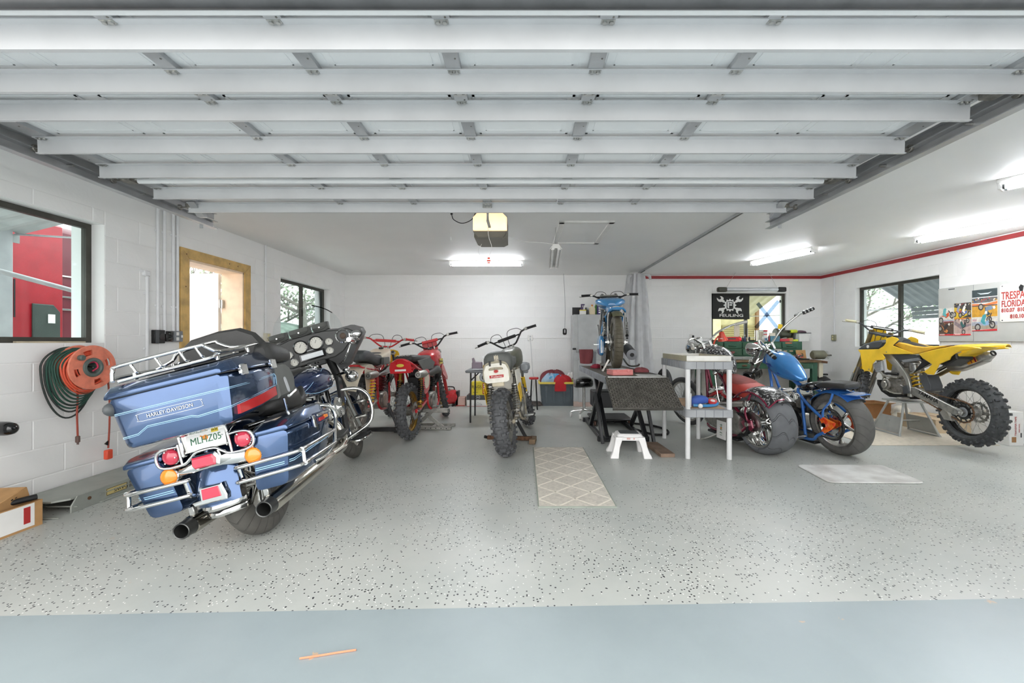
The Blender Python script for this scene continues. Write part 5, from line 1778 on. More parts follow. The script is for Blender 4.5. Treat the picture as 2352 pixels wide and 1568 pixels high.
# ================================================================== the blue touring motorcycle
HB=M('metallic_blue_paint','#42597d',0.17,.85,var=.03,coat=.9)
HBD=M('deep_blue_paint','#21345f',0.15,.4,var=.04,coat=.9)
PIN=M('pale_blue_pinstripe','#a9d2ee',0.4)
REDL=M('red_lens','#c4344a',0.12,var=.04,coat=.8)
AMB=M('amber_lens','#ef8a24',0.12,var=.04,coat=.8)
REDR=M('red_reflector','#b81f24',0.15,var=.05,coat=.6)
FAIR=M('satin_black_fairing','#2c2d2d',0.32,var=.05)
MUFF=M('muffler_chrome','#cfcbc1',0.16,1.0,var=.05)
DARKTIP=M('grey_muffler_tip','#5b5c5b',0.35,.8,var=.1)

def rpoly(pts,r,n=4):
    """corners of a closed polygon rounded to radius r"""
    out=[]
    m=len(pts)
    for i in range(m):
        p0,p1,p2=Vector(pts[i-1]),Vector(pts[i]),Vector(pts[(i+1)%m])
        a,b=(p0-p1),(p2-p1)
        rr=min(r,a.length*.48,b.length*.48)
        s,e=p1+a.normalized()*rr,p1+b.normalized()*rr
        for k in range(n+1):
            t=k/n
            out.append((1-t)**2*s+2*t*(1-t)*p1+t*t*e)
    return out

def shell(secs,r,n=4,sm=0):
    """loft along x through rounded polygons: secs (x, [(y,z)...])"""
    g=G()
    return g.loft([[(x,p.x,p.y) for p in rpoly([Vector(q) for q in P],r,n)] for x,P in secs])

B=thing('touring_motorcycle','big blue touring motorcycle with top box and saddlebags, leaning on its stand at the left','motorcycle',Mx=bike_matrix((-1.57,2.60,0),4.3,14))
S=steer_matrix((1.30,0,.95),27,6)
wheel(B,'rear_wheel',T((0,0,.322)),.322,.145,.212,'road',ALU,ROADT,ALU,hubr=.06,hubw=.14,cast=9,rimw=.1)
wheel(B,'front_wheel',S@T((1.62,0,.32)),.32,.135,.212,'road',ALU,ROADT,ALU,hubr=.05,hubw=.12,cast=9,rimw=.09)
obj('axle',G().cyl((0,0,.322),.014,.34,'y',12),CHROME,B)
# frame,swingarm,engine
g=G()
for s in (-1,1):
    g.tube([(.0,s*.10,.32),(.35,s*.12,.34),(.5,s*.12,.36)],.026,10,sm=2)
    g.tube([(.42,s*.13,.66),(.48,s*.13,.30),(.6,s*.13,.22),(1.05,s*.12,.22),(1.16,s*.08,.34),(1.26,s*.03,.86)],.02,10,sm=4)
    g.tube([(-.2,s*.13,.66),(.42,s*.13,.68),(1.2,s*.04,.88)],.018,10,sm=2)
g.cyl((1.28,0,.92),.04,.2,rot=(0,-27,0))
obj('frame',g,BLACKG,B)
en=vtwin(B,.82,.40,DALU,CHROME)
ac=obj('air_cleaner',G().cyl((.93,-.215,.575),.088,.06,'y',40,.018),CHROME,en)
gr=G()
for k in range(5):
    gr.tube([(.93+(.015+k*.015)*math.cos(2*pi*j/28),-.247,.575+(.015+k*.015)*math.sin(2*pi*j/28)) for j in range(28)],.003,5,closed=True)
stuff(obj('air_cleaner_rings',gr,CHROME,ac))
obj('gearbox',G().body([(.38,.09,.28,.46,3),(.44,.14,.26,.5,3.5),(.66,.14,.26,.5,3.5),(.70,.1,.3,.46,3)],n=18,sm=2),ALU,en)
obj('primary_cover',G().body([(.30,.04,.3,.42,2.6),(.38,.06,.24,.48,3),(.86,.06,.24,.48,3),(.95,.04,.3,.42,2.6)],n=22,sm=3).xf(T((0,.16,0))),CHROME,en)
obj('inner_fender',G().box((.12,0,.60),(.5,.2,.12),b=.03),BLACK,B)
# rear fender with its lamp and bumper
fe=obj('rear_fender',G().fender((0,0,.325),.388,15,182,.112,drop=.035,n=28,m=13),HB,B)
tl=obj('fender_tip',G().prism([(-.075,.335),(.09,.335),(.10,.355),(.055,.36),(.05,.425),(-.065,.425),(-.08,.36)],'x',-.415,-.375,.006),CHROME,B)
obj('fender_reflector',G().prism([(-.055,.36),(.042,.36),(.036,.415),(-.05,.415)],'x',-.4185,-.405,.003),REDL,tl)
for q,(z,y,x) in enumerate(((.300,.105,-.40),(.262,.10,-.385))):
    bm_=obj('bumper',G().loft([[(x+.09*(u**2)+a,y*1.12*u,z+b) for a,b in ((-.012,-.014),(-.018,0),(-.012,.014),(.01,.016),(.012,0),(.01,-.016))] for u in [i/10-1 for i in range(21)]]),CHROME,B)
obj('bumper_strip',G().loft([[(-.41+.085*u*u+a,.06*u,.281+b) for a,b in ((0,-.006),(-.006,0),(0,.006),(.01,0))] for u in [i/5-1 for i in range(11)]]),RUBBER,B)
# tail light bar
lbx=-.33
br=obj('light_bar',G().loft([[(lbx+a,y,z0+b) for a,b in ((-.012,-hz),(-.022,0),(-.012,hz),(.02,hz),(.02,-hz))] for y,hz,z0 in ((.185,.016,.518),(.10,.026,.528),(.05,.034,.54),(-.05,.034,.54),(-.10,.03,.528),(-.185,.03,.518))]),CHROME,B)
for s in (-1,1):
    hs=obj('turn_signal',G().lathe([(0,.05),(.03,.045),(.047,.02),(.048,-.015),(.044,-.02)],(lbx-.005,s*.22,.514),'x',28),CHROME,br)
    obj('amber_lens',G().sph((lbx-.02,s*.22,.514),(.022,.045,.045),24,10),AMB,hs)
    rs=obj('running_light',G().lathe([(0,.05),(.03,.045),(.046,.02),(.047,-.012),(.043,-.017)],(lbx-.005,s*.188,.614),'x',28),CHROME,B)
    obj('red_lens',G().sph((lbx-.018,s*.188,.614),(.022,.0435,.0435),24,10),REDL,rs)
    gl=G()
    for a in (70,190,310):
        gl.cyl((lbx-.038,s*.188+.034*math.cos(rad(a)),.614+.034*math.sin(rad(a))),.004,.004,'x',8)
    obj('lens_screw',gl,CHROME,rs)
bl=obj('brake_light',G().prism([(-.075,.52),(.045,.52),(.06,.545),(.05,.592),(-.065,.592),(-.085,.56)],'x',-.41,-.33,.012),CHROME,B)
obj('brake_lens',G().prism([(-.066,.526),(.038,.526),(.05,.546),(.043,.585),(-.058,.585),(-.074,.56)],'x',-.424,-.404,.008),REDL,bl)
lx=-.365
half=[(.129,.66),(.19,.662),(.235,.65),(.252,.615),(.242,.575),(.205,.56),(.168,.558),(.115,.562),(.08,.585),(.052,.605),(.0,.61)]
lp=obj('light_rail',G().tube([(lx,y,z) for y,z in half]+[(lx,-y,z) for y,z in half[-2::-1]],.0075,10,sm=4),CHROME,B)
for s in (-1,1):
    obj('light_rail_post',G().tube([(lx,s*.129,.67),(lx,s*.129,.562)],.0075,10).tube([(lx,s*.129,.665),(lx+.06,s*.12,.69),(lx+.12,s*.10,.69)],.0075,10,sm=3).tube([(lx,s*.105,.67),(lx+.03,s*.095,.60)],.0075,8),CHROME,lp)
# licence plate
pl=obj('license_plate',G().prism([(-.098,.618),(.094,.618),(.098,.622),(.098,.717),(.094,.721),(-.098,.721),(-.102,.717),(-.102,.622)],'x',-.368,-.366),PAPER,B,T((-.367,0,.67))@RY(8)@T((.367,0,-.67))@T((0,-.018,0)))
pm=frame((-.3692,-.002,.662),(0,-1,0),(0,0,1))
text('lettering','MLHZ05',.052,M('plate_green','#2f6b4c',.5),pl,pm,sx=.86)
text('small_lettering','MYFLORIDA.COM',.012,M('plate_grey','#7d8a86',.5),pl,frame((-.3692,.03,.706),(0,-1,0),(0,0,1)))
obj('plate_orange',G().cyl((-.3688,0,.672),.014,.0012,'x',14).box((-.3688,.012,.68),(.001,.03,.006),rot=(20,0,0)),M('orange_print','#e08a2c',.5),pl)
sk=obj('plate_sticker',G().box((-.369,-.052,.702),(.001,.036,.024)),M('yellow_sticker','#e5c93c',.5),pl)
text('sticker_lettering','04-20',.013,INK,sk,frame((-.3698,-.052,.701),(0,-1,0),(0,0,1)))
pf=obj('plate_frame',G().box((-.36,-.018,.668),(.008,.225,.118),b=.003),STEEL,B)
obj('plate_side_bracket',G().box((-.355,.102,.655),(.06,.02,.115),b=.005),CHROME,B)
for y,z in ((.085,.715),(-.098,.722)):
    obj('plate_reflector',G().cyl((-.375,y,z),.0135,.008,'x',16,.002),REDL,pf)
obj('plate_light',G().tube([(-.40,.14,.735),(-.40,-.12,.742)],.011,10).tube([(-.385,.14,.735),(-.30,.13,.74)],.01,8).tube([(-.385,-.12,.742),(-.2,-.16,.745),(-.12,-.17,.73)],.009,8),CHROME,B)
# saddlebags
for s in (-1,1):
    def sec(x,yi,yo,yib,yob,zb,zt):
        return (x,[(s*yi,zt),(s*yo,zt),(s*yob,zb),(s*yib,zb)])
    bd=shell([sec(-.353,.25,.41,.205,.345,.335,.59),sec(-.35,.235,.425,.19,.36,.32,.605),sec(-.30,.225,.44,.185,.375,.315,.608),sec(.0,.22,.445,.185,.40,.335,.608),sec(.13,.22,.44,.19,.41,.40,.606),sec(.18,.225,.43,.195,.42,.50,.604),sec(.20,.235,.42,.21,.41,.55,.60)],.035)
    bag=obj('saddlebag',bd,HB,B)
    ld=shell([sec(-.358,.25,.41,.245,.42,.61,.626),sec(-.355,.235,.425,.23,.432,.606,.632),sec(-.30,.222,.445,.222,.45,.606,.655),sec(-.1,.22,.42,.218,.455,.606,.69),sec(.1,.22,.41,.218,.45,.606,.69),sec(.2,.225,.41,.222,.435,.606,.672),sec(.225,.24,.40,.235,.42,.606,.65)],.022)
    lid=obj('saddlebag_lid',ld,HB,bag)
    gp=G()
    gp.tube([(-.353,s*.20 if s>9 else s*.215,.44),(-.356,s*.36,.44),(-.33,s*.412,.442),(.10,s*.436,.47)],.0022,6)
    gp.tube([(-.353,s*.212,.43),(-.356,s*.358,.43),(-.33,s*.410,.432),(.10,s*.434,.46)],.0022,6)
    obj('pinstripe',gp,PIN,bag)
    obj('lid_stripe',G().tube([(-.30,s*.26,.648),(-.26,s*.40,.657),(-.06,s*.39,.686),(.1,s*.34,.691)],.002,6,sm=2),PIN,lid)
    lt=obj('latch_plate',G().prism([(-.09,.56),(.15,.57),(.155,.63),(-.06,.635),(-.09,.62)],'y',s*.437,s*.452,.004),HBD,bag)
    obj('latch',G().box((-.085,s*.455,.59),(.03,.012,.075),b=.004).box((.04,s*.458,.618),(.16,.012,.016),b=.004),CHROME,lt)
    obj('red_reflector',G().box((.02,s*.456,.588),(.075,.008,.022),b=.002),REDR,lt)
    obj('amber_reflector',G().box((.085,s*.456,.594),(.055,.008,.022),b=.002),AMB,lt)
    # guard rails
    gq=G()
    for z,xr in ((.477,-.375),(.402,-.39)):
        gq.tube([(xr+.02,s*.12,z-.004),(xr,s*.15,z-.004),(xr-.005,s*.33,z),(xr+.01,s*.43,z+.001),(xr+.08,s*.463,z+.002),(.08,s*.466,z+.006),(.145 if z>.45 else .09,s*.464,z+.008)],.0105,10,sm=4)
    gq.tube([(xr+.07,s*.463,.477),(xr+.05,s*.463,.40)],.0105,10)
    gq.tube([(.10,s*.36,.67),(.165,s*.44,.655),(.205,s*.463,.61),(.205,s*.465,.55),(.15,s*.464,.48),(.095,s*.46,.405),(.0,s*.44,.365),(-.09,s*.40,.355)],.012,10,sm=4)
    gq.tube([(-.36,s*.14,.47),(-.35,s*.14,.395)],.012,8)
    gq.tube([(-.37,s*.13,.393),(-.30,s*.11,.36),(-.2,s*.09,.34)],.012,8)
    obj('guard_rail',gq,CHROME,B)
    gc=G()
    for z in (.477,.402):
        gc.tube([(-.335,s*.463,z),(-.30,s*.464,z)],.0145,10)
    obj('rail_clamp',gc,CHROME,B)
    # mufflers
    mu=obj('muffler',G().lathe([(.030,.62),(.036,.55),(.05,.45),(.05,-.30),(.046,-.31)],(0,s*.215,.232),'x',28,rot=(0,-1.5,0)),MUFF,B)
    obj('muffler_tip',G().lathe([(.048,-.24),(.0485,-.27),(.044,-.33),(.043,-.375),(.040,-.378),(.036,-.375),(.034,-.2),(0,-.2)],(0,s*.215,.232),'x',28,rot=(0,-1.5,0)),DARKTIP,mu)
    obj('heat_shield',G().tube([(.60,s*.215,.25),(.80,s*.22,.255),(.93,s*.2,.28),(.965,s*.18,.38),(.93,s*.15,.47),(.86,s*.10,.52)],[.032,.035,.036,.034,.03,.028],16,sm=4),MUFF,B)
    obj('muffler_bracket',G().box((-.28,s*.2,.295),(.03,.03,.05),b=.004),STEEL,B)
    # floorboards
    fbm=T((1.12,s*.29,.262))@RX(-4*s)
    fb=obj('floorboard',G().prism([(-.15,-.055),(.10,-.06),(.155,-.02),(.155,.03),(.11,.06),(-.15,.055)],'z',-.012,.004,.003,sm=4),CHROME,B,fbm)
    gl=G()
    for i in range(8):
        gl.box((-.125+i*.034,0,.009),(.024,.095,.010),b=.003)
    stuff(obj('board_pad',gl,RUBBER,fb))
    obj('passenger_board',G().prism([(-.11,-.05),(.08,-.05),(.13,0),(.08,.05),(-.11,.05)],'z',-.012,.012,.005,sm=3),VINYL,B,T((.60,s*.30,.385))@RY(-6))
    obj('board_bracket',G().tube([(.60,s*.13,.33),(.60,s*.25,.37)],.018,8),CHROME,B)
# top box
tb=obj('top_box',shell([(-.527,[(.245,.95),(-.245,.95),(-.215,.74),(.215,.74)]),(-.522,[(.268,.97),(-.268,.97),(-.235,.722),(.235,.722)]),(-.50,[(.29,.97),(-.29,.97),(-.255,.715),(.255,.715)]),(-.30,[(.30,.975),(-.30,.975),(-.275,.745),(.275,.745)]),(-.05,[(.29,.985),(-.29,.985),(-.27,.79),(.27,.79)]),(.0,[(.26,.985),(-.26,.985),(-.25,.80),(.25,.80)])],.03),HB,B)
tl_=obj('top_box_lid',shell([(-.537,[(.25,.994),(-.25,.994),(-.26,.976),(.26,.976)]),(-.532,[(.272,1.0),(-.272,1.0),(-.282,.972),(.282,.972)]),(-.50,[(.275,1.03),(-.275,1.03),(-.305,.975),(.305,.975)]),(-.30,[(.25,1.06),(-.25,1.06),(-.312,.978),(.312,.978)]),(-.10,[(.23,1.085),(-.23,1.085),(-.305,.986),(.305,.986)]),(.0,[(.22,1.08),(-.22,1.08),(-.285,.99),(.285,.99)]),(.02,[(.2,1.05),(-.2,1.05),(-.25,.99),(.25,.99)])],.02),HB,B)
obj('lid_seal',G().tube([(-.52,.0,.9725),(-.52,.25,.9725),(-.48,.292,.974),(-.05,.295,.986)],.004,6).tube([(-.52,.0,.9725),(-.52,-.25,.9725),(-.48,-.292,.974),(-.05,-.295,.986)],.004,6),BLACK,tb)
for z0,dz_ in ((.895,.0),(.79,.0)):
    gp=G()
    for dd,r_ in ((0,.0017),(-.007,.0011)):
        z=z0+dd
        k=1.0 if z0>.85 else .92
        if z0>.85:
            P=[(-.527,.253,z),(-.5275,-.253,z),(-.50,-.281,z),(-.30,-.2905,z+.012),(-.06,-.285,z+.035),(-.045,-.283,z+.02),(-.05,-.279,z-.03)]
        else:
            P=[(-.527,.242,z-.015),(-.5275,.17,z-.012),(-.5275,.12,z+.015),(-.5275,-.09,z+.012),(-.5275,-.12,z+.003),(-.5275,-.242,z+.01),(-.50,-.268,z+.012),(-.30,-.283,z+.04),(-.06,-.279,z+.07)]
        gp.tube(P,r_,6)
    stuff(obj('pinstripe',gp,PIN,tb))
text('lettering','HARLEY-DAVIDSON',.026,M('silver_print','#d6d9dd',.4),tb,frame((-.529,-.0,.852),(0,-1,.0),(0,0,1)),sx=.95)
obj('badge_outline',G().tube([(-.5285,y,z) for y,z in ((.135,.833),(-.135,.833),(-.152,.842),(-.155,.853),(-.15,.864),(-.135,.871),(.135,.871),(.152,.864),(.155,.853),(.152,.842))],.0012,5,closed=True,sm=2),MATS['silver_print'],tb)
obj('corner_reflector',G().sph((-.5,.275,.925),(.05,.03,.035)),DGREY,tb)
for s in (-1,1):
    obj('side_reflector',G().loft([[(x,s*(y+o),z) for y,z,o in ((.272+k*.006,zb,.008),(.276+k*.006,zt,.008),(.262+k*.006,zt,0),(.258+k*.006,zb,0))] for x,zb,zt,k in ((-.46,.752,.80,0),(-.28,.77,.822,1.6),(-.09,.80,.852,1.2))]),REDR,tb)
    for lx_,lz in ((-.40,.972),(-.10,.985)):
        la=obj('latch',G().box((lx_,s*.312,lz),(.055,.018,.06),b=.005).box((lx_-.03,s*.314,lz-.005),(.02,.022,.035),b=.004),CHROME,tb)
obj('lock',G().cyl((-.03,-.27,1.05),.011,.012,'y',14,.002),CHROME,tb)
# luggage rack on the lid
rk=obj('luggage_rack',G().tube([(-.50,.245,1.06),(-.495,.235,1.11),(-.485,.20,1.128),(-.48,-.16,1.135),(-.475,-.2,1.125),(-.42,-.235,1.09),(-.1,-.235,1.125),(-.06,-.22,1.128)],.0095,10,sm=3).tube([(-.50,.245,1.06),(-.45,.25,1.075),(-.1,.24,1.11),(-.06,.22,1.128)],.0095,10,sm=3),CHROME,B)
obj('rack_bar',G().tube([(-.50,.22,1.05),(-.46,.1,1.06),(-.46,-.18,1.062),(-.42,-.225,1.085)],.008,8,sm=3),CHROME,rk)
obj('rack_bar',G().tube([(-.22,.24,1.10),(-.2,.16,1.13),(-.2,.115,1.165),(-.2,-.075,1.18),(-.2,-.10,1.165),(-.2,-.16,1.128),(-.2,-.236,1.115)],.0095,10,sm=3),CHROME,rk)
for y in (.16,.04,-.08,-.16):
    obj('rack_slat',G().tube([(-.482,y,1.131),(-.45,y-.02,1.066),(-.2,y-.03,1.09)],.007,8,sm=3),CHROME,rk)
for x,y in ((-.42,.2),(-.42,-.21),(-.15,.2),(-.15,-.22)):
    obj('rack_post',G().tube([(x,y,1.04+(x+.5)*.12),(x,y,1.075+(x+.5)*.12)],.011,10),CHROME,rk)
obj('rack_mat',G().box((-.28,0,1.078),(.36,.36,.012),rot=(0,-7,0),b=.004),BLACK,rk)
# backrest,arm pads,speaker pods,seat
obj('backrest',G().loft([[(x0+(.03 if k else 0)*0+x,y,z) for x,y,z in P] for x0,k,P in [(0,0,[(-.03,.245,.98),(-.03,.25,1.10),(-.03,.235,1.19),(-.03,.16,1.235),(-.03,.0,1.25),(-.03,-.12,1.24),(-.03,-.2,1.19),(-.03,-.245,1.10),(-.03,-.245,.98),(-.03,-.1,.86),(-.03,.1,.86)]),(0,0,[(.0,.262,.98),(.0,.265,1.10),(.0,.25,1.2),(.0,.17,1.25),(.0,.0,1.265),(.0,-.13,1.255),(.0,-.21,1.205),(.0,-.262,1.11),(.0,-.26,.98),(.0,-.1,.84),(.0,.1,.84)]),(0,0,[(.07,.25,.98),(.07,.25,1.09),(.07,.235,1.17),(.07,.16,1.22),(.07,.0,1.235),(.07,-.12,1.225),(.07,-.2,1.175),(.07,-.25,1.09),(.07,-.25,.98),(.08,-.1,.83),(.08,.1,.83)])]]),GREYV if False else VINYL,B)
for s in (-1,1):
    obj('arm_pad',G().body([(-.06,.03,1.03,1.10,3),(-.02,.05,1.0,1.135,3),(.10,.055,.995,1.12,3),(.20,.05,1.0,1.09,3),(.235,.025,1.03,1.075,3)],n=18,sm=3).xf(T((0,s*.235,0))),VINYL,B)
    spk=obj('speaker_pod',G().prism([(-.03,.99),(.10,.992),(.155,.96),(.185,.89),(.165,.82),(.12,.79),(-.06,.775),(-.05,.88)],'y',s*.19,s*.285,.012),GREYV,B)
    obj('pod_vent',G().prism([(-.012,-.045),(.012,-.045),(.016,0),(.012,.045),(-.012,.045),(-.016,0)],'y',s*.2845,s*.288,.001,sm=3).xf(T((.055,0,.85))@RY(-10)),LGREY,spk)
    obj('pod_stay',G().tube([(.0,s*.275,.77),(.03,s*.26,.66),(.06,s*.24,.60)],.008,8,sm=2).tube([(.10,s*.26,.775),(.22,s*.25,.80)],.01,8),CHROME,B)
obj('seat',G().body([(.06,.12,.70,.78,3),(.12,.19,.68,.83,3.4),(.28,.2,.67,.86,3.4),(.40,.19,.665,.86,3.4),(.46,.17,.66,.78,3),(.56,.155,.67,.79,3),(.64,.12,.70,.85,3),(.70,.06,.76,.85,3)],n=24,sm=4),VINYL,B)
obj('side_cover',G().prism([(.22,.50),(.40,.46),(.5,.52),(.46,.66),(.26,.66)],'y',-.17,-.15,.006).prism([(.22,.50),(.40,.46),(.5,.52),(.46,.66),(.26,.66)],'y',.15,.17,.006),BLACKG,B)
# tank
tk=obj('fuel_tank',G().body([(.58,.05,.73,.82,3),(.62,.10,.725,.87,3),(.76,.15,.715,.925,2.8),(.95,.172,.71,.955,2.6),(1.12,.165,.715,.945,2.6),(1.22,.12,.74,.90,2.6),(1.26,.06,.77,.87,3)],n=28,sm=4),HBD,B)
for s in (-1,1):
    gp=G()
    gp.tube([(.66,s*.128,.752),(.80,s*.160,.735),(1.10,s*.170,.757),(1.18,s*.150,.765)],.0022,6,sm=3)
    gp.tube([(.66,s*.128,.752),(.645,s*.118,.768),(.70,s*.142,.80),(.90,s*.155,.885),(1.02,s*.14,.925),(1.10,s*.13,.922)],.0022,6,sm=3)
    stuff(obj('pinstripe',gp,PIN,tk))
    obj('tank_emblem',G().sph((1.12,s*.165,.83),(.05,.008,.035)),CHROME,tk)
obj('console',G().body([(.66,.03,.86,.90,3),(.72,.055,.9,.945,3),(1.08,.06,.93,.975,3),(1.2,.04,.91,.95,3)],n=18,sm=3),VINYL,tk)
obj('tank_cap',G().cyl((1.0,-.09,.955),.035,.02,'z',20,.005,rot=(22,0,0)),CHROME,tk)
# front end
for s in (-1,1):
    fl=obj('fork_leg',G().tube([(1.62+.02,s*.11,.30),(1.55,s*.11,.46),(1.44,s*.11,.70)],.03,16),CHROME,B,S)
    obj('fork_cover',G().tube([(1.47,s*.11,.70),(1.30,s*.11,1.03)],.036,16),FAIR,fl)
    pl_=obj('passing_lamp',G().sph((1.37,s*.235,.79),(.055,.055,.055),22,12).cyl((1.42,s*.235,.79),.056,.03,'x',22,.006),CHROME,B,S)
    obj('turn_signal',G().sph((1.35,s*.215,.865),(.04,.035,.035),18,10).tube([(1.35,s*.215,.84),(1.36,s*.12,.84)],.012,8),CHROME,B,S)
    obj('crash_bar',G().tube([(1.20,s*.08,.68),(1.22,s*.2,.70),(1.26,s*.31,.675),(1.27,s*.375,.60),(1.26,s*.39,.52),(1.25,s*.385,.43),(1.23,s*.35,.355),(1.20,s*.25,.30),(1.16,s*.12,.26)],.0165,12,sm=5),CHROME,B)
    for q,(x,z) in enumerate(((1.22,.56),(1.18,.43))):
        pg=obj('highway_peg',G().box((x,s*.30,z),(.05,.11,.02),b=.005),CHROME,B)
        obj('peg_rib',G().box((x,s*.27,z+.013),(.045,.015,.008)).box((x,s*.30,z+.013),(.045,.015,.008)).box((x,s*.33,z+.013),(.045,.015,.008)),RUBBER,pg)
obj('front_fender',G().fender((1.62,0,.32),.365,5,185,.10,drop=.06,n=26,m=11),HB,B,S)
obj('regulator',G().box((1.18,0,.33),(.05,.14,.12),b=.01),BLACK,B)
obj('leg_guard',G().prism([(1.08,.30),(1.16,.30),(1.30,.80),(1.22,.84)],'y',-.18,-.15,.006).prism([(1.08,.30),(1.16,.30),(1.30,.80),(1.22,.84)],'y',.15,.18,.006),FAIR,B)
# fairing,dash
FR=[]
for x,k,dzz in ((1.235,1.0,0),(1.34,1.02,.005),(1.48,.92,.01),(1.60,.66,.015),(1.66,.3,.0)):
    P=[(0,1.275),(.16,1.27),(.28,1.245),(.40,1.245),(.47,1.20),(.48,1.15),(.43,1.08),(.36,1.0),(.28,.90),(.20,.87),(.17,.95),(.12,1.0),(0,1.0)]
    P=P+[(-a,b) for a,b in P[-2:0:-1]]
    FR.append([(x,a*k,1.10+(b-1.10)*(1 if k>.9 else k*1.05)+dzz) for a,b in P])
fa=obj('fairing',G().loft(FR),FAIR,B,S,ang=50)
dp=[(0,1.262),(.15,1.258),(.26,1.235),(.36,1.225),(.40,1.19),(.38,1.12),(.27,1.03),(.19,1.0),(0,1.0)]
dash=obj('dashboard',G().prism(dp+[(-a,b) for a,b in dp[-2:0:-1]],'x',1.222,1.25,.008),M('dash_black','#3a3b3a',.4,var=.05),fa)
DIAL=M('pale_gauge_face','#cfcdc4',.4,var=.04)
for y,z,r in ((.068,1.165,.052),(-.068,1.168,.052),(.178,1.125,.029),(.152,1.048,.029),(-.178,1.148,.029),(-.163,1.068,.029)):
    bz=obj('gauge',G().lathe([(r*1.22,.02),(r*1.22,-.008),(r*1.04,-.012),(r,-.006),(r*.98,.0)],(1.215,y,z),'x',28),CHROME if r<.04 else BLACKG,fa)
    fcg=obj('gauge_face',G().cyl((1.214,y,z),r,.006,'x',28),DIAL,bz)
    gn=G().box((1.2105,y,z+r*.25),(.001,.003,r*.6),rot=(35,0,0))
    for k in range(9):
        a=rad(-30+k*30)
        gn.box((1.2105,y+r*.8*math.cos(a),z+r*.8*math.sin(a)),(.001,.003,.006),rot=(math.degrees(a)+90,0,0))
    stuff(obj('gauge_marks',gn,INK,bz))
ra=obj('radio',G().box((1.214,-.008,1.068),(.012,.225,.07),b=.004),BLACKG,fa)
obj('radio_screen',G().box((1.207,-.008,1.068),(.004,.19,.045),b=.001),M('pale_screen','#dfe3e6',.2),ra)
obj('indicator_strip',G().box((1.216,-.002,1.118),(.01,.07,.008),b=.002),LGREY,fa)
obj('switch_panel',G().box((1.20,-.03,.985),(.05,.16,.05),b=.008),FAIR,fa)
obj('switch',G().cyl((1.172,-.05,.99),.008,.01,'x',10).cyl((1.172,-.025,.992),.008,.01,'x',10).cyl((1.172,.02,.99),.008,.01,'x',10),CHROME,fa)
obj('ignition_cover',G().sph((1.17,.06,.965),(.06,.09,.025)),CHROME,B,S)
for s in (-1,1):
    spm=obj('speaker',G().lathe([(.066,.01),(.066,-.006),(.055,-.01),(.05,.0),(0,.004)],(1.222,s*.305,1.165),'x',26),CHROME,fa)
    obj('speaker_cone',G().sph((1.226,s*.305,1.165),(.012,.03,.03)),M('brown_cone','#55453a',.6),spm)
# windshield pouch and windshield
for y0,y1,lab in ((.30,.145,1),(.125,-.055,1),(-.072,-.215,1)):
    ym,hw=(y0+y1)/2,(y0-y1)/2
    zt=1.335
    pc_=obj('windshield_pouch',G().loft([[(1.255,ym+hw*u,zt+.005-.008*u*u),(1.215-.02*(1-u**4),ym+hw*u,zt-.004),(1.20-.022*(1-u**4),ym+hw*u,zt-.042),(1.212,ym+hw*u*.96,zt-.078+.014*u**2),(1.25,ym+hw*u*.96,zt-.075)] for u in [i/5-1 for i in range(11)]]),M('pouch_leather','#5b5c59',.42,bump=.2,bscale=200),fa)
    obj('flap_edge',G().tube([(1.206-.022,ym+hw*.97,zt-.01),(1.176,ym+hw*.8,zt-.052),(1.17,ym,zt-.07),(1.176,ym-hw*.8,zt-.052),(1.184,ym-hw*.97,zt-.01)],.0014,6,sm=3),BLACK,pc_)
    obj('pouch_button',G().cyl((1.168,ym,zt-.045),.008,.006,'x',12,.002),CHROME,pc_)
ws=G()
rings=[]
for i in range(9):
    q=i/8
    z=1.27+.26*q
    W=.30*(1-.55*q**3)
    o,n_=[],[]
    for j in range(13):
        u=-1+j/6
        xx=1.34+.10*(1-u*u)-.10*q
        o.append((xx,W*u,z-.02*u*u))
        n_.append((xx+.004,W*u,z-.02*u*u))
    rings.append(o+n_[::-1])
obj('windshield',ws.loft(rings),glass('clear_screen','#fafcfc',.06),B,S)
# bars
hb=obj('handlebar',G().tube([(.98,.40,1.09),(1.10,.40,1.085),(1.24,.33,1.09),(1.30,.12,1.03),(1.30,-.12,1.03),(1.24,-.33,1.09),(1.10,-.40,1.085),(.98,-.40,1.09)],.0135,10,sm=4),CHROME,B,S)
for s in (-1,1):
    gg=G()
    for q in range(5):
        gg.tube([(.95+q*.028,s*.403,1.092),(.974+q*.028,s*.403,1.091)],.0205,12)
    gg.tube([(.945,s*.403,1.092),(1.09,s*.402,1.086)],.018,12)
    obj('grip',gg,CHROME,hb)
    obj('control_pod',G().box((1.12,s*.395,1.085),(.06,.045,.055),b=.012).cyl((1.13,s*.385,1.11),.024,.035,'z',16,.005).tube([(1.14,s*.42,1.085),(1.10,s*.455,1.08),(.98,s*.47,1.085),(.95,s*.465,1.09)],.007,8,sm=3),CHROME,hb)
    obj('mirror',G().sph((1.2,s*.42,1.15),(.02,.05,.035)).tube([(1.14,s*.40,1.10),(1.19,s*.42,1.14)],.006,8),CHROME,hb)
    obj('brake_line',G().tube([(1.12,s*.37,1.07),(1.10,s*.33,1.0),(1.14,s*.27,.94),(1.24,s*.2,.93)],.007,8,sm=4),CHROME,hb)
obj('kickstand',G().tube([(.95,.14,.24),(.90,.26,.13),(.87,.355,.10),(.83,.37,.105)],.013,10,sm=3),CHROME,B)
# ================================================================== left wall
def mesh_thing(name,label,cat,g,m,group=None,ang=38.0):
    return tag(obj(name,g,m,None,ang=ang),label,cat,group)

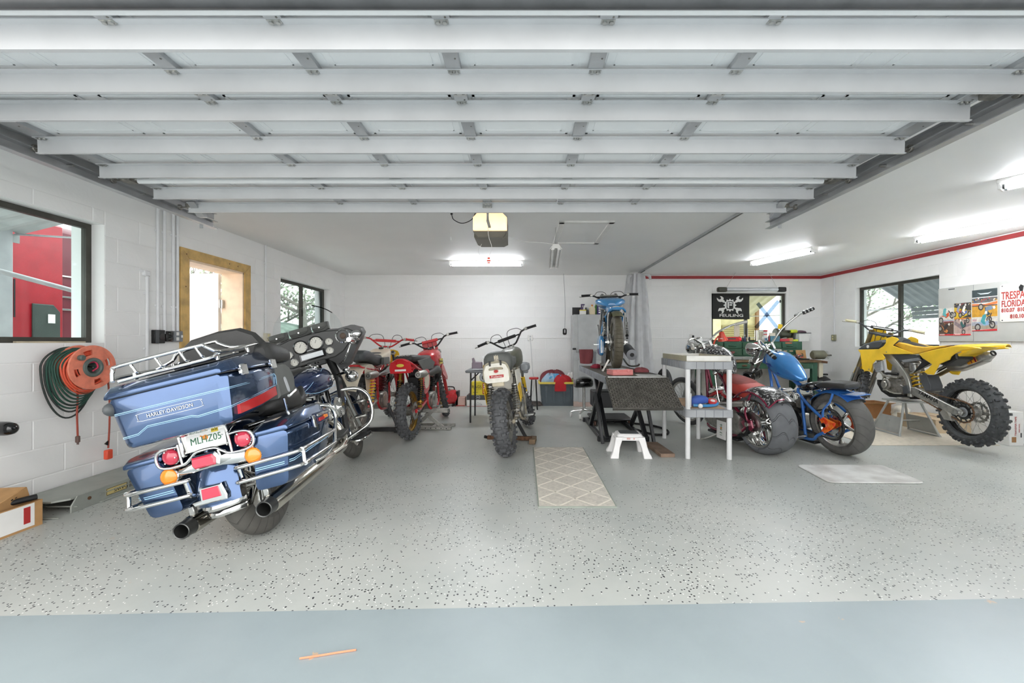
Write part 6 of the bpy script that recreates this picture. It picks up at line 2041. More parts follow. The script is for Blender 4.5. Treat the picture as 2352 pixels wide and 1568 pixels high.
cb=thing('cardboard_box','open cardboard box with white and red label on the floor by the left wall','box',(-3.235,2.49,0))
for nm,c,d in (('side',(.162,0,.08),(.005,.37,.16)),('side',(-.162,0,.08),(.005,.37,.16)),('side',(0,.184,.08),(.325,.005,.16)),('side',(0,-.184,.08),(.325,.005,.16)),('bottom',(0,0,.004),(.32,.37,.006))):
    obj(nm,G().box(c,d),CARD,cb)
lb=obj('label',G().box((.1655,.045,.085),(.001,.19,.14)),PAPER,cb)
obj('red_print',G().box((.1665,.1,.09),(.001,.035,.10)),REDINK,lb)
obj('tape',G().box((.1655,-.12,.08),(.001,.05,.16)),M('brown_tape','#a3774a',.4),cb)
sb=thing('cardboard_box','smaller closed cardboard box sitting tilted inside the open box','box',(-3.22,2.555,.08))
obj('carton',G().box((0,0,.07),(.2,.2,.15),rot=(16,0,8),b=.003),CARD,sb)
gs=G()
for q in range(5):
    gs.box((.1015,-.06+q*.02,.10+.006*q),(.001,.012,.004+.004*(q%2)),rot=(16,0,8))
stuff(obj('handwriting',gs,INK,sb))
mesh_thing('black_foam_pad','black padded bar lying across the open cardboard box','pad',G().tube([(-3.16,2.50,.175),(-3.085,2.655,.182)],.018,12).box((-3.15,2.45,.15),(.10,.16,.02),rot=(-18,0,0),b=.005),BLACK)

rp=thing('loading_ramp','long grey steel loading ramp lying along the left wall','ramp',(-3.235,2.78,0))
RAMP=M('grey_green_steel','#a2a69f',.45,.35,var=.06)
obj('deck',G().prism([(-.165,0),(.10,.0),(.165,.06),(.165,2.3),(-.165,2.3)],'z',.088,.102,.002),RAMP,rp)
obj('side_rail',G().prism([(.06,.0),(.06,.045),(.10,.104),(2.3,.104),(2.3,0)],'x',.158,.168,.002),RAMP,rp)
obj('side_rail',G().prism([(.06,.0),(.06,.045),(.10,.104),(2.3,.104),(2.3,0)],'x',-.168,-.158,.002),RAMP,rp)
obj('rail_lip',G().box((.175,1.25,.006),(.025,2.0,.01),b=.002).box((.172,1.25,.062),(.008,2.0,.006)),RAMP,rp)
for y in (-.05,.06):
    obj('hook_plate',G().prism([(-.02,.0),(.14,0.01),(.17,.012),(.14,.03),(-.02,.045),(-.12,.06)],'z',.02+y*.3,.028+y*.3).xf(T((.02,y,0))@RX(-12)),RAMP,rp)
lbp=obj('maker_plate',G().box((.169,.38,.055),(.002,.16,.05)),M('tan_plate','#cdbb7d',.5),rp)
obj('plate_border',G().box((.1702,.38,.078),(.001,.156,.003)).box((.1702,.38,.032),(.001,.156,.003)).box((.1702,.302,.055),(.001,.003,.046)).box((.1702,.458,.055),(.001,.003,.046)),INK,lbp)
text('lettering','DAWS',.038,INK,lbp,frame((.1704,.41,.055),(0,-1,0),(0,0,-1)))
obj('handle_recess',G().box((.169,.57,.06),(.003,.18,.05)),DALU,rp)
obj('handle',G().tube([(.17,.50,.05),(.195,.52,.055),(.195,.62,.06),(.17,.64,.06)],.008,8,sm=2),STEEL,rp)
obj('bolt_hole',G().cyl((.169,.18,.06),.012,.004,'x',12),RUST,rp)

# cord reel
ax=Vector((1,-.06,.03)).normalized()
Mr=frame((-3.27,3.13,.972),Vector((0,0,1)).cross(ax),(0,0,1))
ORP=M('salmon_orange_plastic','#dc7f66',.5,var=.1,scale=18)
reel=thing('cord_reel','salmon orange plastic cord reel hanging on the left wall under the window','cord reel',Mx=Mr)
for z in (.055,-.055):
    gf=G()
    n=48
    for k in range(4):
        pass
    gf.lathe([(.07,-.006),(.092,-.006),(.092,.006),(.07,.006),(.07,-.006)],(0,0,z),'z',n)
    gf.lathe([(.132,-.008),(.162,-.008),(.165,0),(.162,.008),(.132,.008),(.132,-.008)],(0,0,z),'z',n)
    for k in range(4):
        a0=k*90+20+12
        gf.lathe([(.09,-.006),(.134,-.006),(.134,.006),(.09,.006),(.09,-.006)],(0,0,z),'z',14,a0,a0+62)
    obj('flange',gf,ORP,reel)
obj('hub',G().lathe([(.045,-.06),(.045,.065),(.052,.072),(.066,.07),(.072,.062),(.072,-.06)],n=36),M('grey_green_hub','#596560',.5,var=.05),reel)
obj('grip_knob',G().cyl((-.095,.075,.08),.02,.035,'z',16,.006),MATS['grey_green_hub'],reel)
OC=M('orange_cord_jacket','#d8593c',.5,var=.08)
GC=M('dark_green_cord_jacket','#254a3e',.5,var=.08)
KC=M('black_cord_jacket','#2a322f',.5,var=.08)
g=G()
for k in range(7):
    for q in range(2):
        z=-.045+k*.014
        r=.098+q*.012+.006*(k%3)
        g.tube([(r*math.cos(a),r*math.sin(a)-(.02 if math.sin(a)<0 else 0)*q,z) for a in [2*pi*i/30 for i in range(30)]],.0065,6,closed=True)
stuff(obj('wound_cord',g,OC,reel))
obj('inner_cord',G().tube([(.02,-.03,.03),(.04,.0,.05),(.02,.04,.05),(-.02,.03,.04),(-.03,-.01,.02)],.006,8,sm=4),M('pink_red_cord','#d03a5a',.4),reel)
obj('hook',G().tube([(0,0,.06),(0,.02,-.1),(0,.04,-.19)],.006,8),STEEL,reel)
random.seed(5)
for nm,m,cnt,lab,cat in (('green_cord',GC,6,'coil of dark green extension cord looped over the orange reel','cord'),('black_cord',KC,3,'longest loops of blackish cord drooping below the orange reel','cord'),('orange_cord',OC,3,'loose orange cord turns hanging under the reel flange','cord')):
    g=G()
    for k in range(cnt):
        if nm=='orange_cord':
            dx,drop,rr,z=-.01,.17+.012*k,.135+.006*k,.03-.015*k
        elif nm=='green_cord':
            dx,drop,rr,z=-.012-.004*k,.19+.022*k,.142+.005*k,-.005-.012*k
        else:
            dx,drop,rr,z=-.03-.006*k,.28+.045*k,.158+.006*k,-.06-.012*k
        P=[]
        for i in range(26):
            a=2*pi*i/26
            P.append((dx+rr*math.cos(a),(rr if math.sin(a)>0 else drop)*math.sin(a)*(.88 if math.sin(a)>0 else 1),z+.006*math.sin(3*a+k)))
        g.tube(P,.0062,7,closed=True,sm=2)
    o=stuff(obj(nm,g,m))
    o.matrix_world=Mr
    tag(o,lab,cat)
t=thing('cord_tail','brown cord tail with a plug hanging below the reel','cord',(-3.33,3.12,.75))
obj('cord',G().tube([(0,0,.1),(.0,.01,.0),(.005,.0,-.12),(.0,.01,-.29)],.006,8,sm=4),M('red_brown_cord','#a0493a',.5),t)
obj('plug',G().cyl((0,.01,-.315),.014,.05,'z',12,.005).box((-.004,.01,-.345),(.002,.006,.02)).box((.006,.01,-.345),(.002,.006,.02)),M('brown_plug','#6a514a',.5),t)
t=thing('cord_tail','long cord tail with an orange socket block hanging below the reel','cord',(-3.33,3.36,.75))
obj('cord',G().tube([(.09,-.1,.2),(.01,.0,-.05),(.0,.01,-.25),(.0,.0,-.44)],.006,8,sm=4),MATS['red_brown_cord'],t)
obj('socket_block',G().box((0,0,-.49),(.035,.05,.075),b=.006),M('bright_orange_block','#e8563a',.45),t)
obj('tie',G().prism([(-.03,-.40),(.01,-.37),(.0,-.42)],'x',-.004,.004),BLACK,t)

CW=M('painted_conduit','#e6e7e9',.5,var=.02)
for i,(y,z0,lab) in enumerate(((3.80,.75,'short white painted conduit that stops at an elbow left of the outlets'),(3.912,1.28,'white painted conduit dropping to the black outlet box'),(3.985,1.28,'white painted conduit dropping between the two black boxes'),(4.085,1.28,'white painted conduit dropping to the left of the grey outlet box'),(4.135,1.28,'white painted conduit running tight beside the pine door casing'),(5.55,1.28,'white painted conduit between the side door and the far window'))):
    t=thing('conduit',lab,'conduit',(XL+.017,y,0),group=None)
    zt=1.77 if i==0 else ZC-.002
    obj('pipe',G().tube([(0,0,zt),(0,0,z0+.05),(0,.004,z0)],.0125,10,sm=2),CW,t)
    g=G()
    for z in ((1.6,1.1) if i==0 else (2.2,1.5)):
        g.box((-.008,0,z),(.012,.05,.02),b=.003)
    obj('strap',g,CW,t)
    if i==0:
        obj('elbow',G().box((.0,-.01,1.78),(.035,.06,.05),b=.008).tube([(0,-.03,1.79),(-.01,-.07,1.81)],.01,8),CW,t)
t=thing('outlet_box','square black outlet on the left wall nearest the window','outlet',(XL+.02,3.912,1.21))
obj('box',G().box((0,0,0),(.035,.115,.125),b=.004),BLACK,t)
obj('socket',G().cyl((.018,.02,0),.03,.004,'x',20),BLACKG,t)
obj('faceplate',G().box((.0182,-.03,0),(.003,.04,.12)),DGREY,t)
t=thing('outlet_box','ribbed black double outlet between the square one and the grey box','outlet',(XL+.02,4.02,1.215))
obj('box',G().box((0,0,0),(.04,.075,.10),b=.006),BLACK,t)
obj('socket',G().box((.022,.005,.025),(.02,.05,.035),b=.008).box((.022,.005,-.025),(.02,.05,.035),b=.008),BLACKG,t)
t=thing('outlet_box','grey metal outlet box with two white sockets beside the door casing','outlet',(XL+.022,4.115,1.215))
obj('box',G().box((0,0,0),(.05,.10,.105),b=.004),MGREY,t)
obj('socket',G().box((.026,-.015,.025),(.004,.03,.032),b=.001).box((.026,-.015,-.025),(.004,.03,.032),b=.001),WHITEP,t)
obj('switch',G().box((.03,.032,0),(.014,.012,.025),b=.002),WHITEP,t)
t=thing('outlet_box','beige outlet box under the conduit beyond the side door','outlet',(XL+.02,5.57,1.22))
obj('box',G().box((0,0,0),(.045,.1,.11),b=.005),M('beige_box','#cfcab8',.5),t)
obj('socket',G().box((.023,0,.025),(.003,.035,.032)).box((.023,0,-.025),(.003,.035,.032)),M('cream_socket','#d8cf9c',.5),t)
t=thing('black_tube_end','black rounded tube end poking into view at the left edge','rest',(XL+.003,2.62,.62))  # unidentified black tube end; its wall mount is made up to hold it
obj('tube',G().lathe([(.03,0),(.042,.02),(.045,.15),(.043,.20),(.034,.235),(.018,.25),(0,.252)],ax='x',n=24),BLACKG,t)
obj('base',G().box((.006,0,0),(.012,.12,.12),b=.003),BLACK,t)

# ================================================================== back wall,left to right
t=thing('air_compressor','small red pancake air compressor on the floor at the back wall','compressor',(XP(1030,7.55),7.6,0))
obj('tank',G().lathe([(0,-.17),(.08,-.165),(.125,-.12),(.135,0),(.125,.12),(.08,.165),(0,.17)],(0,0,.165),'x',28),RED,t)
obj('foot',G().box((-.08,0,.018),(.03,.2,.036),b=.004).box((.08,0,.018),(.03,.2,.036),b=.004),BLACK,t)
obj('handle',G().tube([(-.15,0,.29),(-.05,0,.34),(.08,0,.34),(.1,0,.29)],.011,8,sm=3),BLACK,t)
obj('gauge',G().cyl((.02,-.06,.30),.025,.03,'y',14,.004),STEEL,t)
t=thing('tool_case','narrow black case standing beside the red compressor','case',(XP(1050,7.6),7.62,0))
obj('case',G().prism([(-.03,0),(.03,0),(.035,.27),(-.005,.27),(-.03,.12)],'y',-.1,.1,.006),BLACK,t)
obj('latch',G().box((.0,-.102,.15),(.03,.008,.02)),DGREY,t)
t=thing('parts_box','small pink tinted carton on the floor left of the folding table','box',(XP(1058,7.55),7.62,0))
obj('carton',G().box((0,0,.08),(.165,.2,.16),b=.003),M('pinkish_card','#c9a79c',.7),t)
obj('tape',G().box((0,-.101,.015),(.16,.002,.012)),REDINK,t)
t=thing('parts_box','white carton with black top band under the folding table','box',(XP(1098,7.55),7.65,0))
obj('carton',G().box((0,0,.06),(.39,.28,.12),b=.002),PAPER,t)
obj('lid',G().box((0,0,.16),(.395,.285,.085),b=.003),M('charcoal_card','#4c4c4e',.6),t)
g=G().lathe([(.036,0),(.04,0),(.04,.002),(.036,.002)],(.0,-.1435,.165),'y',24).box((0,-.1435,.165),(.05,.001,.008))
obj('round_logo',g,WHITEP,t)
obj('line_drawing',G().tube([(-.06,-.1415,.03),(-.04,-.1415,.06),(-.02,-.1415,.045),(0,-.1415,.08),(.02,-.1415,.05),(.05,-.1415,.06),(.07,-.1415,.03)],.002,5).tube([(-.07,-.1415,.03),(.08,-.1415,.028)],.002,5),INK,t)
obj('red_stripe',G().box((0,-.1415,.006),(.39,.001,.006)),REDINK,t)
t=thing('rag_box','yellow carton printed RAGS standing on the white parts carton','box',(XP(1100,7.55),7.62,.203))
obj('carton',G().box((0,0,.118),(.26,.2,.235),b=.003),M('yellow_card','#e3cf3b',.6,var=.05),t)
obj('red_panel',G().box((.095,-.101,.118),(.05,.002,.20)),REDINK,t)
gw=G()
for q in range(5):
    gw.box((.095,-.1025,.05+.035*q),(.02,.001,.022))
stuff(obj('panel_print',gw,PAPER,t))
text('lettering','RAGS',.075,INK,t,frame((-.035,-.102,.145),(1,0,0),(0,0,1)),sx=.95)
obj('underline',G().tube([(-.10,-.1015,.115),(-.04,-.1015,.095),(.05,-.1015,.11)],.002,5,sm=4).box((-.06,-.1015,.05),(.09,.001,.006)),INK,t)
mesh_thing('white_jug','white plastic jug behind the RAGS carton','jug',G().body([(.203,.1,-.06,.06,4),(.50,.1,-.06,.06,4),(.55,.06,-.04,.04,3),(.57,.03,-.03,.03,2)],n=18,sm=2,ax='z').xf(T((XP(1098,7.85),7.86,0))),WHITEP)

t=thing('folding_table','grey plastic folding table behind the white fendered bike','table',(-.38,6.3,0))
obj('table_top',G().box((0,0,.735),(.90,.66,.04),b=.012),M('grey_table_plastic','#8d9094',.5,var=.05),t)
for sx in (-1,1):
    for sy in (-1,1):
        obj('leg',G().tube([(sx*.38,sy*.29,0),(sx*.375,sy*.28,.715)],.0125,10),BLACKG,t)
    obj('leg_brace',G().tube([(sx*.37,-.28,.62),(sx*.37,.28,.62)],.009,8).tube([(sx*.375,-.28,.60),(sx*.26,-.28,.715)],.008,8),BLACKG,t)
tz=.757
t=thing('oil_can','mauve funnel topped can on the left end of the folding table','can',(XP(1097,6.2),6.15,tz))
obj('can',G().box((0,0,.055),(.15,.1,.11),b=.012),M('mauve_tin','#9a8c98',.45),t)
obj('spout',G().prism([(-.07,.10),(-.02,.10),(-.05,.17),(-.075,.16)],'y',-.03,.03,.006),M('mauve_tin','#9a8c98'),t)
mesh_thing('brass_tube','short brass coloured tube lying on the folding table','tube',G().cyl((XP(1119,6.2),6.18,tz+.03),.03,.12,'x',18,.004),GOLD)
mesh_thing('shop_cloth','crumpled grey cloth draped at the front edge of the folding table','cloth',G().loft([[(XP(1085+7*i,6.0),5.965+.12*(j/7)**1+.01*math.sin(i+j),tz+.006+.012*abs(math.sin(i*1.3+j))) for j in range(8)]+[(XP(1085+7*i,6.0),6.08-.12*(j/7),tz+.001) for j in range(8)] for i in range(7)]),LGREY)
t=thing('drinks_flask','grey flask lying on the right end of the folding table','flask',(XP(1200,6.25),6.25,tz))
t.location.x=.0
obj('body',G().lathe([(0,-.10),(.045,-.095),(.052,-.07),(.05,.05),(.035,.09),(0,.095)],(0,0,.052),'x',22),MGREY,t)
obj('clamp',G().box((.05,-.1,.02),(.05,.05,.04),b=.006).tube([(.05,-.1,.02),(.06,-.12,.07)],.008,8),BLACK,t)
t=thing('stool','small round red topped stool at the back wall','stool',(XP(1226,7.2),7.2,0))
obj('seat',G().cyl((0,0,.535),.085,.04,'z',24,.012),RED,t)
for k in range(4):
    a=pi/4+k*pi/2
    obj('leg',G().tube([(.05*math.cos(a),.05*math.sin(a),.52),(.085*math.cos(a),.085*math.sin(a),0)],.011,8),BLACK,t)
g=G()
for k in range(5):
    g.tube([(XP(1227,7.6)+(.16-.012*k)*math.cos(a),7.62+(.10-.01*k)*math.sin(a),.012+.014*k) for a in [2*pi*i/22 for i in range(22)]],.0085,6,closed=True)
stuff(mesh_thing('cable_coil','coil of black and grey cable on the floor beside the tote','cable',g,M('coil_jacket','#57504c',.5,var=.3,scale=20)))
t=thing('storage_tote','dark grey storage tote with yellow rim heaped with clothes','tote',(XP(1281,7.7),7.74,0))
TOT=M('slate_tote_plastic','#59636a',.45,var=.05)
obj('tub',G().loft([[(x*k,y*k2,z) for x,y in [(p.x,p.y) for p in rpoly([(-.31,-.17),(.31,-.17),(.31,.17),(-.31,.17)],.03)]] for z,k,k2 in ((0,.93,.93),(.02,.95,.95),(.39,1.06,1.06),(.40,1.09,1.09))]),TOT,t)
obj('rim',G().loft([[(p.x*k,p.y*k,z) for p in rpoly([(-.345,-.195),(.345,-.195),(.345,.195),(-.345,.195)],.03)] for z,k in ((.395,1.0),(.40,1.03),(.425,1.03),(.435,1.0),(.43,.95),(.40,.93))]),M('tote_yellow','#d9c24e',.45),t)
for x in (-.22,-.08,.1,.24):
    obj('rib',G().prism([(-.022,.37),(.022,.37),(.012,.06),(-.012,.06)],'y',-.185,-.172,.003).xf(T((x,0,0))@T((0,.02,0))@RX(4)),TOT,t)

def cloth(label,m,c,r,seed,drop=None):
    random.seed(seed)
    ph=[random.uniform(0,6) for _ in range(6)]
    g=G()
    n,mm=22,10
    rings=[]
    for i in range(mm+1):
        q=i/mm
        ring=[]
        for j in range(n):
            a=2*pi*j/n
            k=1+.18*math.sin(3*a+ph[0])+.10*math.sin(7*a+ph[1]+q*3)
            hh=math.cos(q*pi/2)**.8
            x,y=r[0]*k*math.sin(q*pi/2)*math.cos(a),r[1]*k*math.sin(q*pi/2)*math.sin(a)
            z=r[2]*hh*(1+.15*math.sin(5*a+ph[2]))
            if drop and q>.8 and math.sin(a)<-.6:
                z-=drop*(q-.8)/.2
            ring.append((c[0]+x,c[1]+y,c[2]+z))
        rings.append(ring)
    rings[0]=[(c[0]+.004*math.cos(2*pi*j/n),c[1]+.004*math.sin(2*pi*j/n),c[2]+r[2]) for j in range(n)]
    return mesh_thing('cloth',label,'cloth',g.loft(rings),m,ang=80)

tx,ty=XP(1281,7.7),7.74
cloth('maroon cloth at the back of the tote heap',M('maroon_cloth','#7d3a40',.85),(tx-.06,ty+.03,.40),(.24,.14,.22),2)
cloth('bright red cloth hanging over the front of the tote',M('red_cloth','#b8252d',.85,var=.1),(tx+.06,ty-.10,.39),(.17,.12,.16),4,.12)
cloth('pale blue and white cloth on the left of the tote heap',M('pale_blue_cloth','#9db8cf',.85,var=.12),(tx-.14,ty-.05,.40),(.16,.12,.17),9)
cloth('sky blue towel folded on top of the tote heap',M('sky_towel','#5da3cc',.85,var=.1),(tx-.04,ty-.08,.47),(.12,.07,.10),12)
mesh_thing('white_sheet','stiff white card leaning out of the right end of the tote','card',G().box((tx+.24,ty+.0,.52),(.06,.18,.30),rot=(0,40,0),b=.002).box((tx+.17,ty-.02,.5),(.03,.14,.2),rot=(0,35,0),b=.002),PAPER)
mesh_thing('glass_jar','small yellow lidded jar on the rim of the tote','jar',G().cyl((tx+.25,ty-.1,.45),.03,.05,'z',16,.004).cyl((tx+.17,ty-.11,.45),.024,.06,'z',16,.004),M('jar_yellow','#b9ab4b',.3))

t=thing('outlet','white wall outlet with a cord hanging down above the tote','outlet',(XP(1218,8.04),YB_-.012,1.235))
obj('plate',G().box((0,0,0),(.10,.014,.11),b=.02),WHITEP,t)
obj('socket',G().cyl((0,-.008,.024),.017,.004,'y',14).cyl((0,-.008,-.024),.017,.004,'y',14),LGREY,t)
obj('cord',G().tube([(0,-.012,-.03),(.015,-.02,-.2),(.04,-.025,-.6),(.07,-.03,-.9),(.0,-.06,-1.2)],.004,6,sm=4),LGREY,t)
t=thing('pendant_switch','black pendant outlet hanging on a grey cord at the back wall','pendant',(XP(1297,7.9),7.9,1.35))
obj('cord',G().tube([(0,0,.06),(.01,0,.4),(-.005,0,.8),(-.02,0,1.09)],.0035,6,sm=4),MGREY,t)
obj('body',G().box((0,0,0),(.075,.05,.12),b=.018),BLACK,t)
obj('label',G().box((0,-.0255,.01),(.02,.001,.06)),LGREY,t)

t=thing('cabinet','tall plain grey metal cabinet against the back wall','cabinet',(1.19,7.72,0))
obj('body',G().box((0,.01,.87),(.58,.44,1.56),b=.004),GREYMET,t)
obj('base',G().box((0,.0,.045),(.575,.44,.09),b=.003),M('pinkish_plinth','#c4ada2',.6),t)
obj('door',G().box((.04,-.215,1.24),(.49,.018,.80),b=.003),GREYMET,t)
obj('door',G().box((.04,-.215,.45),(.49,.018,.74),b=.003),GREYMET,t)
obj('handle',G().box((.24,-.23,1.0),(.015,.02,.10),b=.004),STEEL,t)
cz=1.652
Yc=7.65
t=thing('sign_board','black board lettered K standing on the grey cabinet','sign',(XP(1328,Yc),Yc+.04,cz))
obj('board',G().box((.0,.02,.07),(.2,.015,.14),b=.002),BLACK,t)
text('lettering','K',.06,WHITEP,t,frame((.06,.011,.06),(1,0,0),(0,0,1)))

def bottle(label,cat,px,w,h,m,cap,cm,y=Yc,kind='bottle',z=cz):
    t=thing(kind,label,cat,(XP(px,y),y,z))
    obj('body',G().body([(0,w*.9,-w*.55,w*.55,3.4),(.01,w,-w*.6,w*.6,3.4),(h*.75,w,-w*.6,w*.6,3.2),(h*.9,w*.55,-w*.35,w*.35,2.6),(h,w*.3,-w*.28,w*.28,2)],n=18,sm=2,ax='z'),m,t)
    if cap=='trigger':
        obj('trigger',G().box((0,0,h+.03),(.025,.025,.05),b=.005).box((.02,0,h+.055),(.07,.022,.022),b=.005).box((.03,0,h+.02),(.01,.012,.05),rot=(0,20,0),b=.003),cm,t)
    else:
        obj('cap',G().cyl((0,0,h+.012),w*.32,.03,'z',16,.004),cm,t)
    return t

bottle('purple trigger spray bottle on the grey cabinet','bottle',1336,.03,.13,M('purple_plastic','#54436f',.4),'trigger',M('purple_plastic','#54436f'))
bottle('olive black aerosol tub on the grey cabinet','bottle',1346,.04,.11,M('olive_black','#4b4a35',.4),'cap',BLACK,Yc+.05)
t=thing('carton','small cream and yellow carton in front of the spray bottle','box',(XP(1337,Yc),Yc-.09,cz))
obj('carton',G().box((0,0,.035),(.11,.07,.07),b=.002),PAPER,t)
obj('top_band',G().box((0,0,.075),(.112,.072,.016)),M('yellow_card','#e3cf3b'),t)
bottle('dark grey can behind the cream jug on the cabinet','can',1350,.018,.10,DGREY,'cap',DGREY,Yc-.05)
bottle('cream jug with an orange label on the grey cabinet','jug',1360,.055,.155,M('cream_jug','#ddcfae',.4),'cap',M('orange_print','#e08a2c'),Yc-.04)
bottle('green bottle on the grey cabinet beside the purple carton','bottle',1368.5,.022,.19,M('leaf_green','#5d9e45',.4),'cap',M('leaf_green','#5d9e45'),Yc+.02)
t=thing('carton','purple carton with white print on the grey cabinet','box',(XP(1378,Yc),Yc-.02,cz))
obj('carton',G().box((0,0,.10),(.12,.08,.2),b=.002),M('purple_card','#3a2f6b',.5),t)
gw=G()
for q in range(4):
    gw.box((-.02,-.041,.04+q*.04),(.03,.001,.025))
stuff(obj('print',gw,PAPER,t))
obj('black_panel',G().box((.045,-.041,.1),(.03,.001,.19)),INK,t)

# ================================================================== lift table and what is on it
LT=thing('lift_table','black steel motorcycle lift table with a diamond plate ramp','lift table',(1.167,4.3,0))
DIA=M('black_diamond_plate','#63605b',.38,.75,var=.15,scale=15)
LBK=M('black_lift_paint','#232426',.35,.3,var=.08)
DECK=M('worn_brown_deck','#5c564b',.55,.2,var=.15,scale=12)
for k in range(6):
    obj('deck_plank',G().box((-.26+k*.104,1.02,.79),(.1,2.0,.02),b=.003),DECK,LT)
obj('side_rail',G().box((-.316,1.02,.765),(.012,2.02,.075),b=.002),M('scratched_blue_steel','#8f959c',.45,.5,var=.25,scale=9),LT)
obj('side_rail',G().box((.316,1.02,.765),(.012,2.02,.075),b=.002),LBK,LT)
obj('end_rail',G().box((0,.01,.76),(.62,.02,.06),b=.002).box((0,2.03,.76),(.62,.02,.06),b=.002),LBK,LT)
rm=T((0,.005,.80))@RX(33)
rmp=obj('ramp',G().box((0,-.235,-.006),(.655,.47,.008),b=.001),DIA,LT,rm)
gd=G()
for i in range(26):
    for j in range(18):
        x,y=-.31+i*.0248,-.455+j*.0258
        gd.box((x,y,.0),(.022,.006,.0035),rot=(0,0,45 if (i+j)%2 else -45))
stuff(obj('tread',gd,M('worn_tread_steel','#96928b',.35,.8,var=.2),rmp))
obj('ramp_lip',G().box((0,-.47,-.012),(.66,.012,.03),b=.002),DIA,rmp)
obj('hinge',G().cyl((0,.0,.0),.012,.6,'x',12),STEEL,LT,rm)
for s in (-1,1):
    obj('scissor_leg',G().box((s*.27,.85,.42),(.045,.05,1.1),rot=(50,0,0),b=.004),LBK,LT)
    obj('scissor_leg',G().box((s*.22,.85,.42),(.045,.05,1.1),rot=(-50,0,0),b=.004),LBK,LT)
    obj('front_leg',G().box((s*.29-.01,.50,.29),(.035,.04,.58),rot=(-16,-6*s*s,0),b=.004),LBK,LT)
obj('base_beam',G().box((.0,.60,.03),(.60,.06,.06),b=.004),LBK,LT)
obj('base_beam',G().box((.0,1.8,.03),(.60,.06,.06),b=.004),LBK,LT)
obj('base_rail',G().box((-.25,1.2,.03),(.05,1.2,.05),b=.004).box((.25,1.2,.03),(.05,1.2,.05),b=.004),LBK,LT)
obj('under_tray',G().box((-.05,1.5,.38),(.34,.3,.22),b=.01),LBK,LT)
vz=.80
vi=thing('wheel_vise','grey front wheel vise with a crank handle on the far end of the lift','vise',(1.14,6.22,vz))
obj('bar',G().box((-.10,0,.215),(.40,.05,.05),b=.004),STEEL,vi)
obj('jaw',G().box((.05,0,.11),(.03,.2,.22),b=.005).box((-.09,0,.11),(.03,.2,.22),b=.005),MGREY,vi)
obj('crank',G().tube([(-.28,0,.21),(-.35,0,.21),(-.35,-.01,.255),(-.39,-.01,.255)],.008,8),STEEL,vi)
obj('crank_knob',G().cyl((-.385,-.01,.255),.014,.05,'x',12,.003),BLACK,vi)
g=G()
rings=[]
for i in range(9):
    q=i/8
    x=XP(1331+31*q,6.17)
    rings.append([(x,6.165-.01*math.sin(q*9),1.045),(x,6.16-.012*math.sin(q*9),.95),(x+.02*(.5-q),6.16-.02*math.sin(q*11),.845-.01*math.sin(q*3)),(x+.02*(.5-q),6.166-.02*math.sin(q*11),.845-.01*math.sin(q*3)),(x,6.17,.95),(x,6.185,1.049),(x,6.24,1.046),(x,6.24,1.044)])
mesh_thing('shop_rag','faded red rag hung over the wheel vise bar','rag',g.loft(rings),M('faded_red_rag','#8d4a4e',.85),ang=80)
cloth('crumpled crimson rag on the lift deck beside the square tube',M('crimson_rag','#8f1f36',.85),(XP(1370,5.75),5.75,vz+.003),(.08,.08,.05),21)
t=thing('square_tube','short grey square steel tube lying on the lift deck','tube',(XP(1390,5.45),5.6,vz+.034),-8)
obj('tube',G().box((-.032,0,0),(.004,.36,.066)).box((.032,0,0),(.004,.36,.066)).box((0,0,.032),(.066,.36,.004)).box((0,0,-.032),(.066,.36,.004)),M('olive_steel','#8a877c',.45,.4),t)
t=thing('tool_case','salmon pink plastic tool case on the front of the lift deck','case',(1.05,4.56,vz+.002),12)
PK=M('salmon_case','#dd8a86',.5,var=.05)
obj('base',G().box((0,0,.024),(.235,.17,.048),b=.006),PK,t)
obj('lid',G().box((0,0,.054),(.235,.17,.014),b=.005),PK,t)
obj('tray',G().box((-.02,.02,.063),(.16,.10,.006),b=.002),LGREY,t)
obj('latch',G().box((-.06,-.088,.046),(.03,.008,.024),b=.003).box((.06,-.088,.046),(.03,.008,.024),b=.003),PK,t)
mesh_thing('paper_sheet','printed white sheet lying on the lift deck behind the ramp edge','paper',G().box((1.345,4.50,vz+.003),(.25,.19,.002),rot=(0,0,-6)).mat(1).box((1.345,4.53,vz+.0045),(.18,.05,.0006),rot=(0,0,-6)),[PAPER,LGREY])
cloth('faded red cap shaped cloth at the right edge of the lift deck',MATS['faded_red_rag'],(1.40,5.0,vz+.003),(.08,.10,.05),33)
mesh_thing('air_hose','black rubber hose curling out from under the lift','hose',G().tube([(1.30,6.0,.016),(1.5,5.9,.016),(1.75,5.75,.016),(1.86,5.45,.016),(1.78,5.2,.016),(1.6,5.2,.016),(1.46,5.5,.016)],.014,8,sm=6),RUBBER)
ck=thing('creeper','black mechanic creeper board on small wheels under the lift','creeper',(1.23,6.0,0))
obj('board',G().box((0,0,.085),(.56,.5,.03),b=.01),BLACK,ck)
for sx in (-1,1):
    for sy in (-1,1):
        obj('caster',G().cyl((sx*.24,sy*.2,.035),.035,.025,'x',16,.004).box((sx*.24,sy*.2,.06),(.04,.02,.04),b=.004),M('brown_caster','#76564a',.5),ck)
rs=thing('rolling_stool','rolling stool with glossy black seat and chrome caster base by the cabinet','stool',(.93,6.42,0))
obj('seat',G().body([(-.15,.05,.47,.56,2.6),(-.12,.13,.46,.60,3),(0,.16,.46,.63,2.6),(.10,.13,.47,.61,3),(.14,.05,.49,.57,2.6)],n=20,sm=3),BLACKG,rs)
obj('stem',G().cyl((0,0,.29),.022,.36,'z',14),STEEL,rs)
